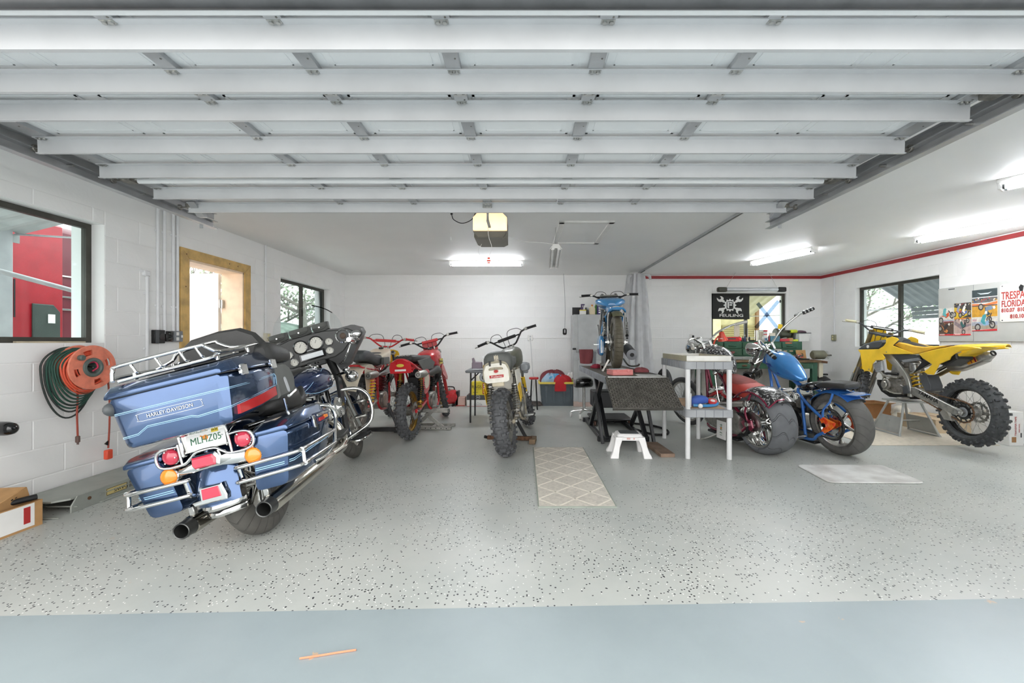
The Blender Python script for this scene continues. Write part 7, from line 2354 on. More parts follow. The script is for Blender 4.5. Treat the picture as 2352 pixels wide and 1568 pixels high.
for k in range(5):
    a=2*pi*k/5+.5
    lg=obj('base_arm',G().tube([(0,0,.12),(.10*math.cos(a),.10*math.sin(a),.11),(.2*math.cos(a),.2*math.sin(a),.085)],[.02,.016,.012],10,sm=2),CHROME,rs)
    obj('caster',G().cyl((.2*math.cos(a),.2*math.sin(a),.028),.028,.022,'x',16,.004).box((.2*math.cos(a),.2*math.sin(a),.06),(.03,.018,.04),b=.004),WHITEP,lg)

# ================================================================== floor pieces
ss=thing('step_stool','white plastic step stool with a dark grey top pad','step stool',(1.085,4.33,0),-3)
WST=M('white_stool_plastic','#eceae9',.4,var=.02)
rings=[]
for z,k,kk in ((.175,1.28,1.28),(.205,1.14,1.12),(.222,1.06,1.04),(.228,.98,.96)):
    rings.append([(p.x*k,p.y*kk,z) for p in rpoly([(-.115,-.09),(.115,-.09),(.115,.09),(-.115,.09)],.03)])
obj('top',G().loft(rings),WST,ss)
obj('pad',G().prism([(p.x,p.y) for p in rpoly([(-.095,-.072),(.095,-.072),(.095,.072),(-.095,.072)],.02)],'z',.226,.232,.002),DGREY,ss)
for sx in (-1,1):
    for sy in (-1,1):
        lg=[]
        for z,k,w_ in ((.20,.0,.04),(.15,.018,.034),(.10,.032,.030),(.05,.045,.034),(.02,.056,.040),(0,.06,.042)):
            cx,cy=sx*(.105+k),sy*(.085+k*.8)
            lg.append([(cx+p.x,cy+p.y,z) for p in rpoly([(-w_,-w_*.8),(w_,-w_*.8),(w_,w_*.8),(-w_,w_*.8)],.012)])
        obj('leg',G().loft(lg),WST,ss)
    obj('arch',G().prism([(-.09,.13),(-.06,.165),(.06,.165),(.09,.13),(.10,.2),(-.10,.2)],'x',sx*.118,sx*.138,.004),WST,ss)
for sy in (-1,1):
    obj('arch',G().prism([(-.12,.13),(-.08,.165),(.08,.165),(.12,.13),(.12,.2),(-.12,.2)],'y',sy*.1,sy*.116,.004),WST,ss)
obj('faded_print',G().box((-.02,-.1175,.187),(.035,.001,.022),rot=(12,0,0)).box((.035,-.1175,.187),(.014,.001,.02),rot=(12,0,0)),M('pink_print','#e0b5ae',.5),ss)
mesh_thing('wood_board','short brown wooden plank on the floor beside the white step stool','board',G().box((1.445,4.46,.0185),(.145,.5,.037),rot=(0,0,2),b=.003),M('brown_plank','#8f7866',.7,var=.15,scale=12,dark='#6f5a4b'))
rg=thing('rug','beige runner rug with a pale diamond lattice on the grey floor','rug',(.38,3.76,0),0)
obj('pile',G().box((0,0,.006),(.54,1.64,.010),b=.003),M('beige_rug_pile','#c9c3b8',.95,var=.07,scale=45,bump=.6,bscale=300),rg)
PALE=M('pale_rug_line','#dfd8cc',.95,var=.04,scale=60)
gl=G()
for q in range(-6,7):
    for s in (-1,1):
        # clip each diagonal to the rug outline
        P=[]
        for t_ in [i/200 for i in range(201)]:
            x=-.262+.524*t_
            y=q*.274+s*x*1.02+.137
            if abs(y)<.81:
                P.append((x,y))
        if len(P)>6:
            a,b=Vector((P[0][0],P[0][1],.0115)),Vector((P[-1][0],P[-1][1],.0115))
            d=b-a
            gl.box((a+b)/2,(d.length,.013,.0016),rot=(0,0,math.degrees(math.atan2(d.y,d.x))))
stuff(obj('lattice',gl,PALE,rg))
obj('binding',G().box((.272,0,.005),(.008,1.645,.010)).box((-.272,0,.005),(.008,1.645,.010)).box((0,.822,.005),(.55,.006,.010)).box((0,-.822,.005),(.55,.008,.010)),M('grey_green_binding','#8f968c',.9),rg)
mesh_thing('floor_mat','white rounded vinyl mat with grey smudges in front of the choppers','mat',G().prism([(p.x,p.y) for p in rpoly([(2.56,3.93),(3.36,3.92),(3.29,3.42),(2.51,3.44)],.06,6)],'z',.001,.012,.004),M('smudged_white_vinyl','#e4e4e1',.45,scale=5,dark='#bdbab6'))
mesh_thing('cord_scrap','thin orange strand of cord on the pale blue floor','cord',G().tube([(-.82,1.535,.004),(-.76,1.548,.004),(-.69,1.565,.004),(-.63,1.578,.004)],.0035,6,sm=3),M('orange_strand','#e08a68',.6))
mesh_thing('carpet','worn cream carpet piece under the yellow motocross bike','carpet',G().box((4.62,5.55,.004),(1.44,1.72,.007),b=.002),M('cream_carpet_pile','#d6cdbd',.95,var=.06,scale=20,bump=.5,bscale=250))
sw=thing('spare_wheel','spare black spoked wheel leaning on the back wall behind the shelf','wheel',Mx=T((2.62,7.78,.338))@RX(-8)@RZ(90))
wheel(sw,'rim',Matrix.Identity(4),.33,.12,.26,'road',BLACKG,MATS['front_tyre_rubber'],BLACKG,hubr=.05,hubw=.08,cast=10,rimw=.09,spoke_m=BLACKG)

# ================================================================== plastic shelf unit
sh=thing('plastic_shelf','grey two tier plastic utility shelf with round white legs','shelf',(1.87,4.60,0),-4)
SHG=M('shelf_grey_plastic','#a4a6a9',.45,var=.04)
LEGW=M('white_leg_plastic','#e2e2e2',.42,var=.02)
for zt in (.965,.49):
    o_=rpoly([(-.235,-.48),(.235,-.48),(.235,.48),(-.235,.48)],.06,5)
    obj('shelf_board',G().prism([(p.x,p.y) for p in o_],'z',zt-.075,zt,.004),SHG,sh)
    for sx in (-1,1):
        for sy in (-1,1):
            obj('corner_socket',G().cyl((sx*.20,sy*.44,zt-.037),.033,.08,'z',20,.004),SHG,sh)
    gr=G()
    for q in range(4):
        gr.box((-.13+q*.085,-.4815,zt-.037),(.004,.004,.07))
    for q in range(9):
        gr.box((-.2365,-.38+q*.09,zt-.037),(.004,.004,.07)).box((.2365,-.38+q*.09,zt-.037),(.004,.004,.07))
    stuff(obj('rib',gr,MGREY,sh))
for sx in (-1,1):
    for sy in (-1,1):
        obj('leg',G().cyl((sx*.20,sy*.44,.208),.024,.415,'z',20),LEGW,sh)
        obj('leg',G().cyl((sx*.20,sy*.44,.69),.024,.40,'z',20),LEGW,sh)
tr=thing('plastic_tray','shallow cream plastic tray lying on the upper shelf','tray',(1.87,4.60,.967),-4)
TRY=M('cream_tray','#d8d2bf',.4,var=.06)
obj('base',G().box((0,0,.004),(.43,.9,.008),b=.002),TRY,tr)
for c,d in (((0,-.447,.03),(.43,.008,.052)),((0,.447,.03),(.43,.008,.052)),((-.212,0,.03),(.008,.9,.052)),((.212,0,.03),(.008,.9,.052))):
    obj('rim',G().box(c,d,b=.002),M('white_tray_rim','#e6e4de',.4) if d[0]>.1 else M('amber_tray_rim','#b9b298',.35),tr)
random.seed(11)
for k,(nm,lab) in enumerate((('wrench','chrome wrench at the near end of the tray'),('wrench','chrome wrench in the middle of the tray'),('wrench','chrome wrench at the far end of the tray'))):
    t=thing(nm,lab,'wrench',(1.80+.06*k,4.45+k*.2,.999),20+40*k)
    obj('shaft',G().box((0,0,.0),(.16,.014,.006),b=.002),CHROME,t)
    obj('head',G().lathe([(.008,-.005),(.018,-.005),(.018,.005),(.008,.005),(.008,-.005)],(.09,0,0),'z',14),CHROME,t)
    obj('jaw',G().prism([(-.08,-.008),(-.095,-.018),(-.115,-.014),(-.1,-.005),(-.1,.005),(-.115,.014),(-.095,.018),(-.08,.008)],'z',-.005,.005),CHROME,t)
lz=.491
mesh_thing('can','white cylinder can on the lower plastic shelf','can',G().cyl((1.70,4.30,lz+.07),.026,.14,'z',20,.003).cyl((1.70,4.30,lz+.142),.022,.006,'z',20),WHITEP)
t=thing('pouch','folded royal blue pouch on the lower plastic shelf','pouch',(1.81,4.32,lz))
obj('pouch',G().body([(-.085,.04,.02,.08,4),(-.07,.055,.01,.10,4),(.0,.055,.03,.12,3.4),(.07,.05,.04,.11,3.4),(.09,.03,.05,.08,3)],n=16,sm=2),M('royal_blue_cloth','#3f5fb0',.7),t)
mesh_thing('tape_roll','red and white roll of tape on the lower plastic shelf','tape',G().lathe([(.022,-.012),(.042,-.012),(.042,.012),(.022,.012),(.022,-.012)],(1.93,4.27,lz+.062),'z',24,rot=(25,0,0)).mat(1).cyl((1.93,4.269,lz+.064),.023,.02,'z',20,rot=(25,0,0)),[REDP,PAPER])
t=thing('plastic_clamp','bright blue plastic clamp under the royal blue pouch','clamp',(1.84,4.24,lz))
obj('handle',G().tube([(-.12,0,.03),(-.02,-.01,.025),(.1,.0,.03),(.13,.01,.05)],.016,10,sm=3),BLUEP,t)
obj('knob',G().sph((-.06,-.03,.026),.024),WHITEP,t)
mesh_thing('small_box','grey metal tin at the far side of the lower plastic shelf','tin',G().box((1.98,4.40,lz+.04),(.07,.12,.08),b=.006),DALU)
mesh_thing('paper_lining','tan paper lining on the lower plastic shelf','paper',G().box((1.87,4.60,lz+.0015),(.36,.78,.002),rot=(0,0,-4)),M('tan_paper','#c8a887',.8))
# ================================================================== workbench under the back window
GRN=M('dark_green_enamel','#2f5a45',.4,.2,var=.1,scale=6,coat=.2)
GRN2=M('worn_green_enamel','#3a5f49',.45,.2,var=.15,scale=9)
BT=M('oily_bench_wood','#6a5236',.55,var=.2,scale=8)
wbn=thing('workbench','long dark green steel workbench with wooden top under the back window','workbench',(4.2,7.62,0))
obj('bench_top',G().box((0,0,.82),(1.96,.70,.04),b=.004),BT,wbn)
obj('apron',G().box((.0,-.31,.745),(1.86,.02,.11),b=.003),GRN,wbn)
for x in (-.7,-.35,.62):
    d_=obj('apron_drawer',G().box((x,-.325,.745),(.30,.015,.09),b=.003),GRN2,wbn)
    obj('pull',G().sph((x,-.335,.745),(.05,.012,.016)),RUST,d_)
for sx in (-.9,.88):
    for sy in (-.29,.29):
        obj('leg',G().box((sx,sy,.40),(.09,.07,.80),b=.004),GRN,wbn)
obj('back_panel',G().box((0,.32,.42),(1.7,.01,.6)),M('pale_bench_back','#d5d3cc',.6),wbn)
du=thing('drawer_unit','green steel drawer unit standing on the back of the workbench','drawer unit',(4.215,7.78,.842))
obj('carcass',G().box((0,.02,.162),(1.72,.36,.32),b=.004),GRN,du)
xs=[-.70,-.42,-.06,.30,.62]
ws_=[.27,.34,.34,.34,.27]
for r,(z0,z1) in enumerate(((.20,.305),(.075,.185))):
    for x,w_ in zip(xs,ws_):
        if r==1 and x>.5:
            continue
        d_=obj('drawer',G().box((x,-.168,(z0+z1)/2),(w_,.02,z1-z0),b=.004),GRN2 if (r+int(x*10))%2 else GRN,du)
        obj('drawer_pull',G().box((x,-.186,(z0+z1)/2-.01),(w_*.42,.018,.022),b=.006),GRN,d_)
for x,m_ in ((.03,M('pink_tape','#c9606a',.5)),(.60,M('orange_tape','#c9663f',.5))):
    obj('tape_label',G().box((x,-.1795,.295),(.12,.002,.022)),m_,du)
for x in (.55,.66):
    obj('tape_label',G().box((x,-.161,.15),(.06,.002,.018)),M('tan_paper','#c8a887'),du)
uz=.842+.323
Yu=7.72
mesh_thing('grey_bar','grey steel channel lying on the front of the workbench','channel',G().box((XP(1704,7.4),7.42,.842+.03),(.28,.10,.055),b=.003).cyl((XP(1704,7.4),7.366,.872),.012,.006,'y',12),M('grey_channel','#9b9e9b',.45,.5))
t=thing('anvil','small rusty red anvil block on the left of the workbench','anvil',(XP(1675,7.42),7.42,.842))
obj('base',G().prism([(-.07,0),(.07,0),(.03,.03),(.025,.10),(.075,.12),(.075,.15),(-.075,.15),(-.075,.12),(-.025,.10),(-.03,.03)],'y',-.05,.05,.004),M('rusty_red_iron','#7d4a46',.6,.3,var=.15),t)
t=thing('desk_lamp','small orange red desk lamp clamped at the left of the workbench','lamp',(XP(1648,7.45),7.45,.842))
LR=M('orange_red_enamel','#d0452f',.35,coat=.3)
obj('base',G().cyl((-.05,0,.012),.06,.024,'z',20,.005),LR,t)
obj('arm',G().tube([(-.05,0,.02),(-.075,0,.2),(-.05,0,.33),(.02,0,.42)],.014,10,sm=3),LR,t)
sd=obj('lamp_shade',G().lathe([(.02,.10),(.04,.09),(.05,.04),(.085,-.06),(.08,-.06),(.045,.04),(.0,.07)],(.07,-.03,.40),'z',24,rot=(10,-14,0)),LR,t)
obj('bulb',G().sph((.068,-.034,.375),(.06,.06,.03)),M('frosted_bulb','#e4e2da',.3),sd)
mesh_thing('spring_clamp','small light blue spring clamp hanging by the orange red lamp','clamp',G().prism([(-.03,0),(.02,.03),(.03,.02),(.0,-.005),(.03,-.035),(.02,-.045)],'y',-.01,.01,.003).xf(T((XP(1648,7.38)+.0,7.38,.99))),M('light_blue_plastic','#6fb4dc',.4))
t=thing('tool_box','bright red tool box on top of the green drawer unit','tool box',(XP(1680,Yu),Yu,uz))
obj('box',G().prism([(-.15,0),(.12,0),(.12,.04),(.10,.085),(-.15,.085)],'y',-.06,.06,.006),RED,t)
obj('end_cap',G().cyl((.14,0,.04),.045,.06,'x',18,.008),M('pink_red_plastic','#e0323c',.35),t)
obj('handle',G().box((-.02,-.062,.05),(.14,.01,.02),b=.003),DGREY,t)
mesh_thing('white_block','tall cream board standing behind the red tool box','board',G().box((XP(1693,7.86),7.87,uz+.15),(.095,.03,.30),b=.003),M('cream_board','#ddd3bf',.6))
bottle('glass jar with a red lid behind the red tool box','jar',1698,.025,.07,M('grey_glass','#a9b4b0',.15),'cap',RED,Yu-.02,'jar',uz)
for k,(px,w_,h,m_,cm,lab) in enumerate(((1706,.016,.08,DGREY,BLACK,'dark small bottle left of the steel cylinder'),(1711,.018,.10,M('navy_plastic','#33415f',.4),WHITEP,'navy blue small bottle near the steel cylinder'),(1716,.016,.07,M('tan_bottle','#a98a63',.4),BLACK,'tan small bottle near the steel cylinder'),(1721,.015,.09,BLACK,RED,'black small bottle next to the thin rod'))):
    bottle(lab,'bottle',px,w_,h,m_,'cap',cm,Yu-.04*(k%2),'bottle',uz)
mesh_thing('thin_rod','thin upright steel rod beside the window mullion','rod',G().cyl((XP(1720,7.62),7.66,uz+.12),.004,.24,'z',8).cyl((XP(1720,7.62),7.66,uz+.01),.02,.02,'z',12),STEEL)
mesh_thing('steel_cylinder','shiny tall steel cylinder on the green drawer unit','cylinder',G().cyl((XP(1738,Yu),Yu,uz+.105),.034,.21,'z',24,.006),M('mirror_steel','#cdc8b8',.15,1.0))
mesh_thing('white_carton','cream carton with dark lid behind the red capped bottle','carton',G().box((XP(1750,7.88),7.88,uz+.10),(.11,.06,.2),b=.002).mat(1).box((XP(1750,7.88),7.88,uz+.21),(.13,.07,.012)),[M('cream_board','#ddd3bf'),DGREY])
t=thing('bottle','white bottle with red cap and red bands on the green drawer unit','bottle',(XP(1758,Yu),Yu,uz))
obj('body',G().cyl((0,0,.09),.032,.18,'z',20,.006),WHITEP,t)
obj('cap',G().cyl((0,0,.195),.036,.03,'z',20,.004),RED,t)
obj('red_band',G().cyl((0,0,.13),.0325,.02,'z',20),RED,t)
obj('blue_band',G().cyl((0,0,.04),.0325,.05,'z',20),M('steel_blue_print','#4b6f8f',.4),t)
mesh_thing('red_marker','red marker standing beside the white bottle','marker',G().cyl((XP(1763,Yu),Yu-.05,uz+.06),.009,.12,'z',12,.002),RED)
t=thing('carton','teal blue carton with brown rim on the green drawer unit','box',(XP(1775,Yu),Yu-.03,uz))
obj('carton',G().box((0,0,.05),(.17,.1,.10),b=.003),M('teal_card','#4f8094',.5),t)
obj('sheet',G().box((-.02,.02,.13),(.12,.01,.06),b=.002),M('cream_board','#ddd3bf'),t)
t=thing('bench_grinder','olive bench grinder on the right of the green drawer unit','grinder',(XP(1800,7.78),7.80,uz))
OLG=M('olive_grinder_paint','#5e6154',.45,.3,var=.1)
obj('base',G().box((.02,0,.03),(.16,.12,.06),b=.012),BLACK,t)
obj('motor',G().cyl((.02,0,.14),.075,.22,'x',26,.02),OLG,t)
obj('wheel_guard',G().cyl((-.13,0,.15),.095,.05,'x',28,.01),OLG,t)
obj('wheel_guard',G().cyl((.16,0,.13),.085,.05,'x',28,.01),OLG,t)
obj('eye_shield',G().box((-.09,-.06,.275),(.08,.02,.09),rot=(0,8,0),b=.006),M('bright_yellow_label','#f0c91f',.4),t)
obj('shield_stay',G().box((-.04,-.05,.25),(.02,.02,.12),b=.004),BLACK,t)
t=thing('parts_caddy','red tray of small parts in front of the bench grinder','tray',(XP(1800,7.66),7.66,uz))
obj('tray',G().box((0,0,.025),(.17,.09,.05),b=.006),M('cherry_plastic','#b8283a',.4),t)
obj('parts',G().box((-.03,0,.055),(.05,.05,.02),b=.005).box((.03,.01,.06),(.06,.04,.03),b=.005),DALU,t)
mesh_thing('card_cube','small tan cardboard cube beside the red parts tray','box',G().box((XP(1814,7.66),7.66,uz+.032),(.075,.07,.065),b=.002),CARD)
t=thing('cordless_drill','lime yellow cordless drill standing on the drawer unit','drill',(XP(1825,7.68),7.68,uz))
LIME=M('lime_yellow_plastic','#c3cf2f',.4)
obj('battery',G().box((0,0,.02),(.10,.07,.04),b=.008),LIME,t)
obj('grip',G().box((.0,0,.10),(.035,.04,.13),rot=(0,8,0),b=.01),DGREY,t)
obj('body',G().cyl((-.02,0,.185),.032,.12,'x',18,.008),LIME,t)
obj('chuck',G().cyl((-.10,0,.185),.02,.05,'x',16,.004,r2=.012),BLACK,t)
t=thing('wall_shelf','small white box shelf with dark rags on the right end of the drawer unit','box',(XP(1846,7.8),7.86,uz))
obj('box',G().box((0,0,.075),(.18,.14,.15),b=.003),WHITEP,t)
obj('board',G().box((.01,0,.156),(.24,.16,.012),b=.002),DGREY,t)
obj('rag',G().body([(-.08,.02,.162,.18,3),(-.04,.05,.162,.21,3),(.04,.05,.162,.2,3),(.08,.02,.162,.18,3)],n=14,sm=2),M('mauve_rag','#6f5560',.8),t)
t=thing('tool_heap','red and black pliers and tools in a black tray on the workbench','tools',(XP(1830,7.42),7.45,.842))
obj('tray',G().box((0,0,.012),(.36,.22,.024),b=.006),BLACK,t)
random.seed(14)
for k in range(9):
    a=random.uniform(0,180)
    obj('tool',G().tube([(random.uniform(-.13,.1),random.uniform(-.07,.07),.03+.006*k),(random.uniform(-.10,.13),random.uniform(-.07,.07),.05+.006*k)],[.012,.008],8),(RED,BLACK,STEEL)[k%3],t)
t=thing('card_tray','leaning piece of cardboard on the right of the workbench','cardboard',(XP(1845,7.5),7.56,.842))
obj('sheet',G().box((0,0,.085),(.18,.012,.17),rot=(-12,0,4),b=.002),CARD,t)
obj('hook',G().lathe([(.02,-.004),(.03,-.004),(.03,.004),(.02,.004),(.02,-.004)],(-.01,-.03,.08),'y',14,0,200),BLACK,t)
t=thing('buffing_motor','olive buffing motor with wire wheel on a pedestal right of the workbench','buffer',(XP(1886,7.35),7.38,0))
obj('post',G().box((.0,0,.40),(.07,.07,.80),b=.006),M('cream_post','#d8d2bd',.45),t)
obj('bracket',G().box((-.02,0,.815),(.22,.14,.04),rot=(0,8,0),b=.005),RUST,t)
mo=obj('motor',G().cyl((-.03,0,.93),.078,.22,'x',26,.02),M('olive_grey_motor','#7b7a69',.45,.3,var=.1),t)
obj('end_ring',G().cyl((.09,0,.925),.04,.03,'x',20,.006),M('brass_ring','#b5a777',.3,.8),mo)
obj('shaft',G().cyl((.15,0,.922),.014,.10,'x',12),DALU,mo)
gw=G()
for k in range(40):
    a=2*pi*k/40
    gw.tube([(.10,.03*math.cos(a),.925+.03*math.sin(a)),(.105+.01*(k%3),.078*math.cos(a),.925+.078*math.sin(a))],.0016,4)
stuff(obj('wire_wheel',gw,STEEL,mo))
t=thing('shop_vacuum','grey and black shop vacuum with hose on the floor beyond the workbench','vacuum',(XP(1905,7.2),7.45,0))
obj('drum',G().lathe([(0,.1),(.13,.1),(.15,.14),(.165,.42),(0,.42)],n=28),M('slate_drum','#565b5e',.45),t)
obj('lid',G().lathe([(.17,.42),(.178,.44),(.165,.50),(.10,.55),(0,.56)],n=28),BLACK,t)
obj('handle',G().box((.05,0,.58),(.2,.05,.03),b=.01),BLACK,t)
obj('port',G().cyl((.08,-.15,.34),.045,.08,'y',18,.008),M('dark_red_port','#7c1f2b',.4),t)
obj('hose',G().tube([(.08,-.2,.34),(.2,-.22,.42),(.30,-.15,.36),(.34,-.05,.15),(.30,.05,.02)],.022,10,sm=5),BLACK,t)
for k in range(4):
    a=pi/4+k*pi/2
    obj('caster',G().sph((.15*math.cos(a),.15*math.sin(a),.03),.03).box((.13*math.cos(a),.13*math.sin(a),.075),(.06,.06,.06),b=.008),BLACK,t)
t=thing('parts_press','red plate with chrome posts standing on the floor in front of the workbench','press',(XP(1705,6.9),6.95,0))
obj('base',G().box((.02,0,.03),(.3,.25,.06),b=.008),MGREY,t)
obj('post',G().cyl((-.06,0,.33),.012,.56,'z',12).cyl((.06,0,.33),.012,.56,'z',12),CHROME,t)
obj('plate',G().box((0,0,.57),(.19,.14,.03),b=.005),RED,t)
obj('lower_plate',G().box((0,0,.36),(.19,.14,.03),b=.005),RED,t)
obj('cylinder',G().cyl((.12,-.02,.22),.05,.2,'z',18,.01),ALU,t)
mesh_thing('parts_bin','black crate of parts on the floor under the left of the workbench','crate',G().box((XP(1750,7.2),7.25,.14),(.5,.3,.28),b=.01),BLACK)
mesh_thing('bag_bundle','crumpled white plastic bag on the floor under the bench right end','bag',G().sph((XP(1845,7.3),7.3,.30),(.14,.12,.13)).sph((XP(1828,7.3),7.25,.26),(.10,.1,.10)).box((XP(1838,7.3),7.3,.1),(.34,.22,.2),b=.02),WHITEP)

# ================================================================== banner,tape and lamp at the back window
BAN=M('black_banner_cloth','#222321',.75,var=.06)
bn=thing('banner','black FEULING banner with wrenches and gear logo hung over the left window pane','banner',(3.982,YB_-.012,1.838))
rings=[]
for i in range(25):
    u=i/24
    x=-.355+.71*u
    wv=.006*math.sin(u*21)*(1 if u>.7 else .3)
    zt,zb=.243-.006*math.sin(u*pi),-.243-.012*math.sin(u*3)*u
    rings.append([(x,-.012+wv,zt),(x+.008*math.sin(u*5),-.014+wv,0),(x,-.012+wv,zb),(x,-.006+wv,zb),(x,-.006+wv,0),(x,-.006+wv,zt)])
obj('cloth',G().loft(rings),BAN,bn,ang=60)
PW=M('white_banner_print','#dededa',.7,var=.02)
k_=.71/760.0

def bp(x,y):
    return ((x-455)*k_,(450-y)*k_)

out,inn=[],[]
NG=96
for i in range(NG):
    a=2*pi*i/NG
    r=118+12*max(-1,min(1,2.2*math.cos(12*a)))
    out.append((427+r*math.cos(a),427+r*math.sin(a)))
oct8=[(378,345),(476,345),(494,372),(494,470),(470,496),(427,506),(384,496),(360,470),(360,372)]
g=G()
gy=-.021
for i in range(NG):
    a=2*pi*i/NG
    d=68
    while True:
        p=(427+d*math.cos(a),427+d*math.sin(a))
        if abs(p[0]-427)>67 or abs(p[1]-427)>80 or d>90:
            break
        d+=1
    inn.append(p)
for i in range(NG):
    j=(i+1)%NG
    q=[bp(*out[i]),bp(*out[j]),bp(*inn[j]),bp(*inn[i])]
    g.add([(p[0],gy,p[1]) for p in q]+[(p[0],gy+.001,p[1]) for p in q],[(0,1,2,3),(7,6,5,4),(0,4,5,1),(2,6,7,3)])
stuff(obj('gear_print',g,PW,bn))
g=G()
for P in ([(376,358),(408,358),(408,494),(388,486),(376,470)],[(418,358),(480,368),(480,396),(418,390)],[(418,408),(470,408),(470,436),(418,436)]):
    g.prism([bp(*p) for p in P],'y',gy,gy+.001)
stuff(obj('letter_print',g,PW,bn))
wr1=[(322,345),(290,310),(300,280),(262,246),(218,240),(246,276),(240,302),(206,312),(174,286),(158,272),(158,306),(188,348),(224,362),(262,358),(300,378)]
wr2=[(320,480),(290,478),(246,484),(208,486),(188,520),(186,556),(212,540),(246,538),(266,566),(250,604),(284,592),(306,556),(304,520),(326,505)]
for P in (wr1,wr2):
    obj('wrench_print',G().prism([bp(*p) for p in P],'y',gy,gy+.001),PW,bn)
    obj('wrench_print',G().prism([bp(854-p[0],p[1]) for p in P],'y',gy,gy+.001),PW,bn)
text('lettering','FEULING',58*k_*1.35,PW,bn,frame((bp(455,640)[0],gy,bp(0,640)[1]),(1,0,0),(0,0,1)),sx=1.62,bold=.0012)

TAPE=glass('grey_tape_film','#b3bcc8',.1)
for k,(a,b,lab) in enumerate((((1740,695),(1788,755),'grey tape strip falling left to right across the right window pane'),((1788,690),(1736,752),'grey tape strip rising left to right across the right window pane'))):
    ya=YB_-.03-.004*k
    p0,p1=Vector((XP(a[0],ya),ya,ZP(a[1],ya))),Vector((XP(b[0],ya),ya,ZP(b[1],ya)))
    d=p1-p0
    obj('tape_strip',G().box((p0+p1)/2,(d.length,.001,.07),rot=(0,-math.degrees(math.atan2(d.z,d.x)),0)),TAPE,WN3)
t=thing('pendant_charm','tiny hanging charm at the top of the right window pane','charm',(XP(1792,7.98),7.98,1.95))
obj('charm',G().sph((0,0,-.02),(.02,.006,.03)),DGREY,t)
obj('string',G().tube([(0,0,.01),(0,.04,.13)],.0012,4).tube([(0,0,-.05),(-.03,0,-.3),(-.08,0,-.62)],.0012,4),DGREY,t)
t=thing('hanging_lamp','clear tube work lamp with black ends hung above the banner window','lamp',(XP(1730,7.7),7.75,2.125))
obj('tube',G().cyl((0,0,0),.034,1.06,'x',20),M('pale_lamp_tube','#cfd2d6',.2,.3),t)
obj('reflector',G().box((0,.0,.03),(1.05,.06,.012),b=.004),LGREY,t)
obj('end_cap',G().box((-.55,0,.0),(.17,.09,.085),b=.015),M('olive_black_cap','#3a3b30',.4),t)
obj('end_cap',G().box((.55,0,.0),(.15,.09,.085),b=.015),BLACK,t)
obj('hang_wire',G().tube([(-.46,0,.05),(-.30,0,.315)],.0025,5),STEEL,t)
obj('hang_wire',G().tube([(.46,0,.05),(.32,0,.315)],.0025,5),STEEL,t)
t=thing('outlet','white outlet with a black plug between curtain and workbench','outlet',(XP(1588,8.04),YB_-.012,1.255))
obj('plate',G().box((0,0,0),(.085,.02,.11),b=.004),WHITEP,t)
obj('plug',G().box((.025,-.02,.005),(.035,.03,.045),b=.006),BLACK,t)
obj('cord',G().tube([(.03,-.035,-.02),(.05,-.04,-.1),(.075,-.03,-.3),(.08,-.03,-.5),(.06,-.05,-1.235)],.004,6,sm=4),BLACK,t)

# ================================================================== right wall
t=thing('conduit','thin white conduit dropping from the red board to the outlet on the right wall','conduit',(XR-.012,7.69,0))
obj('pipe',G().cyl((0,0,1.86),.009,1.14,'z',10),CW,t)
t=thing('outlet','olive metal outlet box on the right wall near the corner','outlet',(XR-.02,7.69,1.235))
obj('box',G().box((0,0,0),(.04,.09,.11),b=.006),M('olive_outlet','#8b8a72',.5),t)
obj('socket',G().cyl((-.021,0,.022),.016,.004,'x',14).cyl((-.021,0,-.022),.016,.004,'x',14),M('cream_socket','#d8cf9c'),t)
pb=thing('pin_board','grey painted board on the right wall carrying posters and a sign','board',(XR-.0135,5.0,1.525))
obj('board',G().box((0,0,0),(.02,1.5,.72),b=.003),M('grey_board_paint','#bdbeba',.6,var=.02),pb)
obj('seam',G().box((-.0105,.30,0),(.001,.004,.71)),MGREY,pb)
obj('clip',G().box((-.012,.57,.335),(.004,.08,.012),b=.001),DGREY,pb)
PX=XR-.0245

def poster(label,y0,y1,z0,z1,art):
    """flat print: y0 is its left edge seen from the room, art lists (colour, polygon in 0..1)"""
    t=thing('poster',label,'poster',(PX,0,0))
    obj('sheet',G().box((0,(y0+y1)/2,(z0+z1)/2),(.002,abs(y0-y1),z1-z0)),PAPER,t)
    cols={}
    for i,(c,P) in enumerate(art):
        m_=M('print_'+c.lstrip('#'),c,.5,var=.08,scale=30)
        x=-.0012-.00006*i
        cols.setdefault(c,G()).add([(x,y0+(y1-y0)*min(1,max(0,p[0])),z0+(z1-z0)*min(1,max(0,p[1]))) for p in P],[list(range(len(P)))])
    for c,g in cols.items():
        stuff(obj('print',g,MATS['print_'+c.lstrip('#')],t))
    return t

def circ(x,y,r,ry=None,n=14):
    return [(x+r*math.cos(2*pi*i/n),y+(ry or r)*math.sin(2*pi*i/n)) for i in range(n)]

